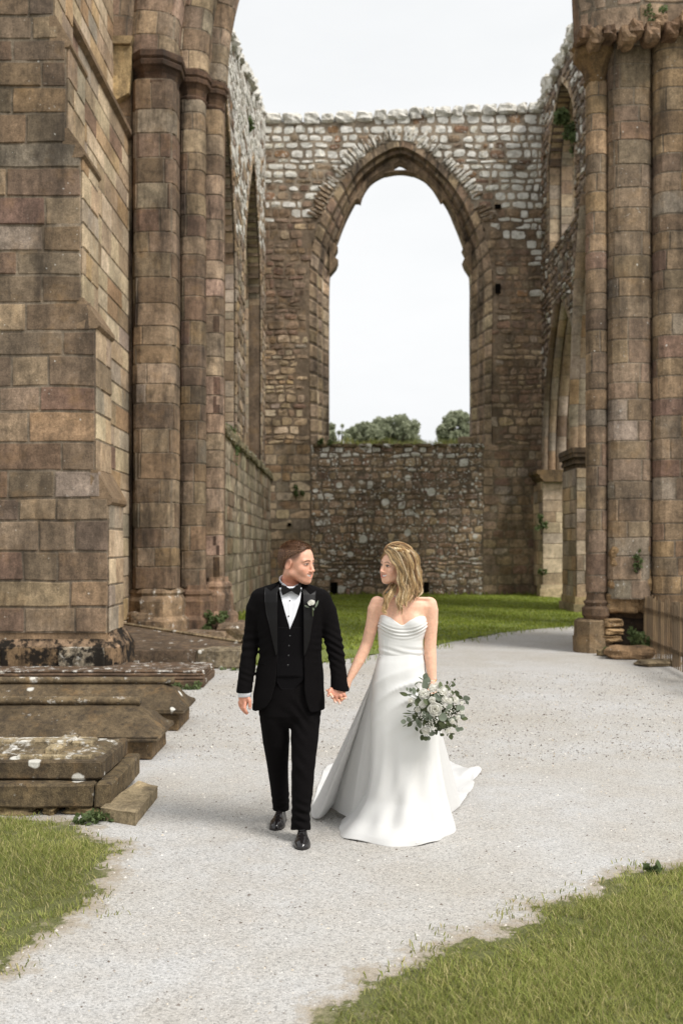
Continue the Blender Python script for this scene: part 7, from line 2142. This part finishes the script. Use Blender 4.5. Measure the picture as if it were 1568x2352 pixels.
for px_ in (891.5, 881):
    mb = MB(); pts = [(px_, y) for y in range(1470, 1503, 4)]
    for a, b in zip(pts, pts[1:]):
        qa = bd.front(PX(a[0], 5.93), PZ(a[1], 5.93), 5.93); qb = bd.front(PX(b[0], 5.93), PZ(b[1], 5.93), 5.93)
        limb(mb, P(a[0], a[1], qa), P(b[0], b[1], qb), .0012, .0012, (.7,.69,.66))
    mb.build('seam', M['gown'], bodice)
# mermaid skirt: parametric loft with folds
srow = [(1.135, 876, 965, 6.0, .079), (1.112, 870.3, 970.7, 6.0, .0848), (1.09, 867.8, 972.3, 6.0, .0890), (1.06, 863.5, 975, 6.0, .097), (.997, 858, 978, 6.0, .108), (.93, 855, 986, 6.005, .118), (.873, 853, 995, 6.01, .126), (.80, 851, 1001, 6.02, .132), (.748, 850, 1003, 6.025, .136), (.66, 849.5, 1004, 6.03, .142), (.59, 849.5, 1005, 6.04, .150), (.48, 849, 1008, 6.06, .168), (.36, 847, 1013, 6.08, .195), (.235, 838, 1020, 6.12, .245), (.11, 812, 1029, 6.17, .325), (.04, 788, 1035, 6.205, .39), (.006, 776, 1037, 6.225, .415)]
_z = np.linspace(-.05, 1.18, 247); _sm = {}
for _i in (1, 2, 3, 4):
    _v = np.interp(_z, [q[0] for q in srow][::-1], [q[_i] for q in srow][::-1]); _k = np.exp(-np.linspace(-2, 2, 21)**2); _k /= _k.sum()
    _sv = np.convolve(np.pad(_v, 10, mode='edge'), _k, 'valid'); _w = np.clip((1.06 - _z)/.06, 0, 1)*np.clip((_z - .02)/.06, 0, 1); _sm[_i] = _v*(1-_w) + _sv*_w
def skirt_pt(u, z):
    if u > math.pi: u -= 2*math.pi
    xl, xr, cy, b = (float(np.interp(z, _z, _sm[i])) for i in (1, 2, 3, 4))
    cx = PX((xl+xr)/2, cy); a = (xr-xl)/2*cy/F
    ca, sa = math.cos(u), math.sin(u); n = 2.15; k = 1/(abs(ca)**n + abs(sa)**n)**(1/n)
    lo = max(0.0, min(1, (.75 - z)/.75)); amp = .003 + .027*lo**1.6
    # vertical folds growing to the hem
    w = .6*math.sin(5*u + 1.2 + 1.1*lo) + .3*math.sin(8*u + 4.0 - 1.5*lo) + .12*math.sin(14*u + .5)
    front = math.exp(-((u + 1.45)/.55)**2)
    r = amp*w*(1 - .4*front)
    # pulled ruching across the hips, fanning from her left hip
    wr_ = max(0.0, min(1, (1.075 - z)/.07))*max(0.0, min(1, (z - .60)/.2))
    x = a*ca*k
    sl = .62 - .5*max(0, (.95 - z)); r += wr_*.0095*(1 - 2*abs(math.sin((z - x*sl)*31 + .8*math.sin(x*11 + z*6)))**.7)*(.35 + .65*max(0, min(1, .6 + x/.16)))*(.75 + .5*math.sin(z*23 + x*5))
    mid = max(0.0, min(1, (.72 - z)/.3))*max(0.0, min(1, (z + .02)/.12))
    fz = math.exp(-((u + 1.5)/1.1)**4)
    gr = .35 + .9*max(0, .7 - z); r += .0105*gr*mid*fz*(math.sin(9*u + 6*z + 1.5*math.sin(z*6)) + .55*math.sin(15*u - 7*z + 1 + math.sin(z*9)))
    # knee pressing forward
    r += .012*math.exp(-((z - .52)/.10)**2)*math.exp(-((u + 1.2)/.35)**2)
    X = cx + (a + r)*ca*k; Y = cy + (b + r)*sa*k
    lift = 0.0
    if z < .3: lift = .010*(1 - z/.3)**2*max(0, math.sin(5*u + .6))*(1 if math.sin(u) < .3 else .3)
    return (X, Y, z + lift)
NU, NZ = 190, 130
zz = np.concatenate([np.linspace(1.135, .2, 90), np.linspace(.19, .004, 40)])
V = np.array([skirt_pt(2*math.pi*i/NU, z) for z in zz for i in range(NU)])
i, j = np.meshgrid(np.arange(NU), np.arange(NZ-1)); i, j = i.ravel(), j.ravel()
Fq = np.stack([j*NU+i, (j+1)*NU+i, (j+1)*NU+(i+1) % NU, j*NU+(i+1) % NU], 1)
Vi = V.copy(); cxs = V.reshape(NZ, NU, 3).mean(1, keepdims=True); Vi = (V.reshape(NZ, NU, 3) + (cxs - V.reshape(NZ, NU, 3))*np.array([.02, .02, 0])).reshape(-1, 3)
hem = np.arange(NU) + (NZ-1)*NU; hem2 = hem + NU*NZ
Fh = np.stack([hem, hem2, np.roll(hem2, -1), np.roll(hem, -1)], 1)
npmesh('skirt', np.concatenate([V, Vi]), np.concatenate([Fq, Fq[:, ::-1] + NU*NZ, Fh]), M['gown'], bride, True)
# overskirt and train: one wide sheet from the waist round the back to the ground
gpts = [(905, 1890), (880, 1892), (858, 1893), (838, 1893), (818, 1892), (800, 1888), (770, 1872), (757, 1865), (750, 1872), (741, 1878), (731, 1882), (723, 1882), (716, 1875), (714, 1866), (715, 1850), (722, 1830), (730, 1805), (737, 1786), (743, 1768), (752, 1756), (775, 1748), (815, 1742), (870, 1738), (930, 1736), (980, 1737), (1008, 1739), (1023, 1741), (1037, 1749), (1050, 1757), (1064, 1763), (1077, 1766), (1090, 1765), (1101, 1763), (1106, 1768), (1104, 1774), (1094, 1781), (1083, 1788), (1089, 1797), (1086, 1808), (1077, 1821), (1068, 1838), (1056, 1853), (1040, 1863), (1021, 1872), (1012, 1868)]
gw_ = np.array([G(x, y, .012)[:2] for x, y in gpts]); cg = cumlen(gw_)
wt = np.array([q for q in np.linspace(0, 1, 41)])
NS, NTT = 240, 70
def wpt(s):
    a = math.pi*(1.16) - s*math.pi*1.22     # from her right side, round the back, to her left side
    return np.array([PX(920.5, 6.0) + .138*math.cos(a), 6.0 + .102*math.sin(a)])
V = []
D = .80
for si in range(NS+1):
    s = si/NS; gi_ = s*(len(gpts)-1); i0 = min(len(gpts)-2, int(gi_)); fr = gi_-i0
    g_ = gw_[i0]*(1-fr) + gw_[i0+1]*fr; w0 = wpt(s); dv = g_ - w0; dist = np.linalg.norm(dv)
    Dn = min(D, dist*.985)
    for ti in range(NTT+1):
        t_ = ti/NTT; q = t_*dist; p = w0 + dv*t_
        k = min(1, q/Dn); z = 1.105*(1 - k)**(1.02 + .35*math.sin(math.pi*s))*(1 - .0*k)
        z = 1.105*max(0, 1 - k**(.86 + .16*math.sin(math.pi*s)))
        # folds running from the waist outwards
        ph = s*17 + .6*math.sin(t_*3 + s*9); am = .018*math.sin(math.pi*min(1, t_*1.1))*(.5 + .5*math.sin(s*7 + 1))
        nrm = np.array([-dv[1], dv[0]])/max(dist, 1e-6)
        p = p + (w0 - p)*0 + dv/dist*am*math.sin(ph)*min(1, z*4 + .1)
        fl = 1 - min(1, z*10)
        z += fl*(.010 + .020*max(0, fn(p[0]*4.5, p[1]*4.5, 2.0)) + .030*max(0, math.sin(ph*1.0))*math.exp(-((q-Dn)/.25)**2))
        if s < .28: z += .012*math.sin(s*60)*math.sin(math.pi*t_)
        # rolled outer corner on the right
        if .62 < s < .80 and t_ > .82: z += .035*math.sin((t_-.82)/.18*math.pi*.9)*math.sin((s-.62)/.18*math.pi)**2
        V.append((p[0], p[1], max(z, .008)))
V = np.array(V); m = NTT+1
i, j = np.meshgrid(np.arange(NTT), np.arange(NS)); i, j = i.ravel(), j.ravel()
Fq = np.stack([j*m+i, (j+1)*m+i, (j+1)*m+i+1, j*m+i+1], 1); n = len(V)
# cloth thickness: offset along vertex normals
e1 = np.gradient(V.reshape(NS+1, m, 3), axis=0); e2 = np.gradient(V.reshape(NS+1, m, 3), axis=1); nn = np.cross(e1, e2).reshape(-1, 3); nn /= np.linalg.norm(nn, axis=1)[:, None] + 1e-9
V2 = V - nn*.0035*np.sign(nn[:, 2:3] + 1e-9); V2[:, 2] = np.maximum(V2[:, 2], .005)
bl = list(range(0, m)); edge = [k for k in range(m)] + [j_*m + NTT for j_ in range(1, NS+1)] + [NS*m + k for k in range(NTT-1, -1, -1)]
ed = np.array(edge); Fe = np.stack([ed[:-1], ed[1:], ed[1:] + n, ed[:-1] + n], 1)
npmesh('overskirt', np.concatenate([V, V2]), np.concatenate([Fq, Fq[:, ::-1] + n, Fe]), M['train'], bride, True)
# bracelet
mb = MB(); cb = w_(992, 1560, -.046); torus(mb, cb, (0, -.3, 1), .0275, .0022, (.8,.75,.7)); mb.build('bracelet', M['gold'], bride, smooth=True)
# heels just showing under the hem
for xs_ in (955, 1012):
    gs = Grid((PX(xs_, 5.95) - .05, 5.80, -.005), (PX(xs_, 5.95) + .05, 6.1, .1), .004)
    if xs_ == 955: gs.chain([(P(xs_, 1953, 5.83)[:2] + (.026,), .018), (P(xs_, 1953, 5.92)[:2] + (.035,), .028), (P(xs_, 1953, 6.0)[:2] + (.06,), .024)], .01)
    else: continue
    V, Fq = gs.mesh(1); npmesh('shoe', V, Fq, M['gown'], bride, True)
# ================================================================ BOUQUET
bq = empty('bouquet', P(1000, 1632, 5.80), 'round bouquet of white roses, tiny white buds and eucalyptus held low by the bride', 'bouquet')
rs = np.random.default_rng(8)
CB = np.array(P(1001, 1630, 5.845)); RB = .150
def bpt(x, y, pop=0.0):
    """point on the front dome of the bouquet for a picture position"""
    X, Z = PX(x, 5.76), PZ(y, 5.76); r2 = ((X-CB[0])**2 + (Z-CB[2])**2)/RB**2
    return np.array([X, CB[1] - RB*.75*math.sqrt(max(.04, 1 - r2)) - pop, Z])
def dq(cx, cy): return (846.7 + cx*.18, 1473.9 + cy*.18)      # from the detail crop of the bouquet
for cx, cy, r in ((830, 840, .036), (700, 670, .030), (935, 640, .028), (800, 730, .018), (1105, 745, .020), (960, 730, .018), (680, 790, .020), (1015, 745, .018), (1130, 960, .016), (725, 1135, .022), (820, 600, .022), (540, 770, .018), (1000, 1120, .018), (1185, 905, .016), (1190, 790, .012), (620, 860, .016), (890, 560, .018), (1050, 1000, .016)):
    r *= 1.14; p = bpt(*dq(cx, cy), .030); ax_ = p - (CB + np.array([0, .10, 0])); mb = MB(); rose(mb, p, ax_ + np.array([0, -.05, .03]), r, rs, 1.0 if r > .02 else .7)
    mb.build('rose', M['petal'], bq, smooth=True)
def lf(cx, cy, cx2, cy2, wd, mat_i, rd=False, pop=.02, tilt=0.0):
    a, b = bpt(*dq(cx, cy), pop), bpt(*dq(cx2, cy2), pop + .01); nrm = np.array([tilt, -1, .15]); mb = leafmb[mat_i]
    v = b - a; leaf(mb, a, v, nrm, np.linalg.norm(v), wd*.18*5.76/F, (.2,.25,.2), rd)
leafmb = None
spec = [(700,620,760,470,95,0,1),(740,590,745,440,100,0,1),(700,480,745,410,60,0,1),(915,610,920,510,55,1,1),(1010,560,1005,512,30,1,1),(1050,575,1110,560,38,1,0),(1100,505,1100,475,25,1,1),(1030,600,975,560,38,1,1),(1060,520,1115,560,28,1,0),
 (510,700,395,660,58,1,0),(560,690,470,690,30,0,0),(500,640,485,595,34,0,1),(540,655,530,598,40,0,1),(590,685,570,590,62,0,1),(620,660,640,600,44,1,0),(620,720,720,650,60,0,1),(700,720,740,790,72,1,0),(640,710,610,790,62,1,0),(600,740,610,825,50,1,0),(560,790,480,850,52,1,0),(560,930,430,925,22,1,0),(545,910,490,890,18,0,0),
 (480,1030,410,1030,62,0,1),(530,1040,500,970,58,0,1),(560,1040,495,1100,60,1,0),(490,965,440,955,18,1,0),(490,1070,435,1095,14,1,0),(600,960,660,1110,70,0,0),(600,1100,630,1155,44,1,0),(650,1000,660,1120,44,0,0),(690,870,730,1000,72,0,0),(740,880,720,950,44,0,0),(760,900,780,1000,52,0,0),
 (870,940,990,940,110,0,1),(900,960,960,880,60,0,0),(860,640,940,690,50,1,0),(830,660,905,740,70,0,1),(980,830,1060,780,60,0,0),(960,860,1040,840,44,0,0),(1080,680,1060,620,44,1,0),(1090,650,1160,660,50,1,0),(1120,640,1150,720,58,1,0),(1150,700,1200,740,56,1,0),(1060,700,1050,780,48,1,0),
 (1220,760,1260,700,64,0,1),(1250,740,1300,735,54,0,1),(1250,800,1270,770,60,0,1),(1130,860,1190,820,62,0,1),(1160,880,1230,830,66,0,1),(1120,880,1150,800,60,0,0),(1180,940,1230,970,56,0,0),(1170,980,1280,1000,62,1,0),(1130,930,1200,970,60,0,0),
 (930,1030,900,1140,50,1,0),(940,1020,945,1110,72,1,0),(970,1010,1070,1080,64,1,0),(960,1050,1000,1140,54,1,0),(890,1000,925,1060,56,1,0),(1050,950,1100,1010,74,0,0),(1010,960,1030,1000,50,0,0),(1070,1040,1100,1110,50,1,0),(1100,1090,1140,1110,66,0,1),(1130,1120,1170,1150,64,0,1),(1160,1120,1215,1130,50,0,1),(1110,990,1130,1050,24,1,0),
 (680,1120,670,1200,48,1,1),(690,1200,680,1275,60,1,1),(720,1220,740,1275,60,1,1),(740,1240,790,1250,56,0,1),(760,1160,830,1200,60,0,0),(840,1120,870,1180,24,1,0),(905,1170,970,1220,56,1,0),(1010,1160,1000,1225,18,1,0),(1050,1190,1060,1265,70,1,0),(1040,1190,1110,1190,26,1,0),(790,1120,850,1200,50,0,0),(620,930,560,990,50,1,0),(560,930,600,1010,56,1,0),(1010,620,1050,600,40,1,1),(590,560,640,520,24,0,0),(700,500,635,455,18,0,0),(690,540,635,520,22,0,0)]
for q in spec:
    leafmb = [MB(), MB()]; lf(*q[:6], rd=bool(q[6]), pop=.022 + rs.uniform(-.006, .012), tilt=rs.uniform(-.5, .5))
    k = q[5]; leafmb[k].build('leaf', M['euc'] if k == 0 else M['euc2'], bq, smooth=True)
# dense under-foliage filling the dome
mb = MB(); 
for i in range(170):
    a = rs.uniform(0, 6.283); rr = math.sqrt(rs.random())*.80; X, Z = CB[0] + RB*rr*math.cos(a), CB[2] + RB*rr*math.sin(a); Y = CB[1] - RB*.75*math.sqrt(1 - rr*rr) + rs.uniform(0, .05)
    d_ = rs.normal(size=3); leaf(mb, (X, Y, Z), d_, (rs.uniform(-.5,.5), -1, rs.uniform(-.5,.5)), rs.uniform(.03, .055), rs.uniform(.015, .03))
for q in spec:
    a = bpt(*dq(q[0], q[1]), .02); limb(mb, a, CB + (a - CB)*.45, .0014, .0018, (.1,.13,.07), 4)
mb.build('foliage', M['euc2'], bq, smooth=True)
mb = MB()
for cx, cy, sp_, n in ((810, 560, 40, 34), (580, 810, 34, 22), (785, 650, 26, 16), (935, 800, 36, 26), (1050, 880, 46, 32), (800, 1000, 55, 40), (820, 1090, 40, 26), (1040, 640, 30, 18), (560, 760, 28, 16), (670, 930, 30, 14)):
    for i in range(n):
        p = bpt(*dq(cx + rs.normal()*sp_*.7, cy + rs.normal()*sp_*.7), .026 + rs.uniform(-.004, .008)); r = rs.uniform(.0022, .0038); blob(mb, p, (r, r, r), (.8,.79,.74), 6, 4)
o = mb.build('small_buds', M['petal'], bq, smooth=True); o['kind'] = 'stuff'
mb = MB()
for i in range(14):
    a = rs.uniform(-.02, .02); limb(mb, (CB[0] - .02 + a, CB[1] - .03, CB[2] + .01), (PX(990, 5.93) + a*.8, 5.93 + rs.uniform(-.012, .012), PZ(1600, 5.93) + .0), .003, .003, (.12,.16,.07))
    limb(mb, (PX(992, 5.93) + a*.6, 5.925, PZ(1596, 5.93)), (PX(985, 5.95) + a*1.6, 5.955 + rs.uniform(-.01, .01), PZ(1572, 5.95) + .06), .003, .0026, (.12,.16,.07))
mb.build('stems', M['euc2'], bq)
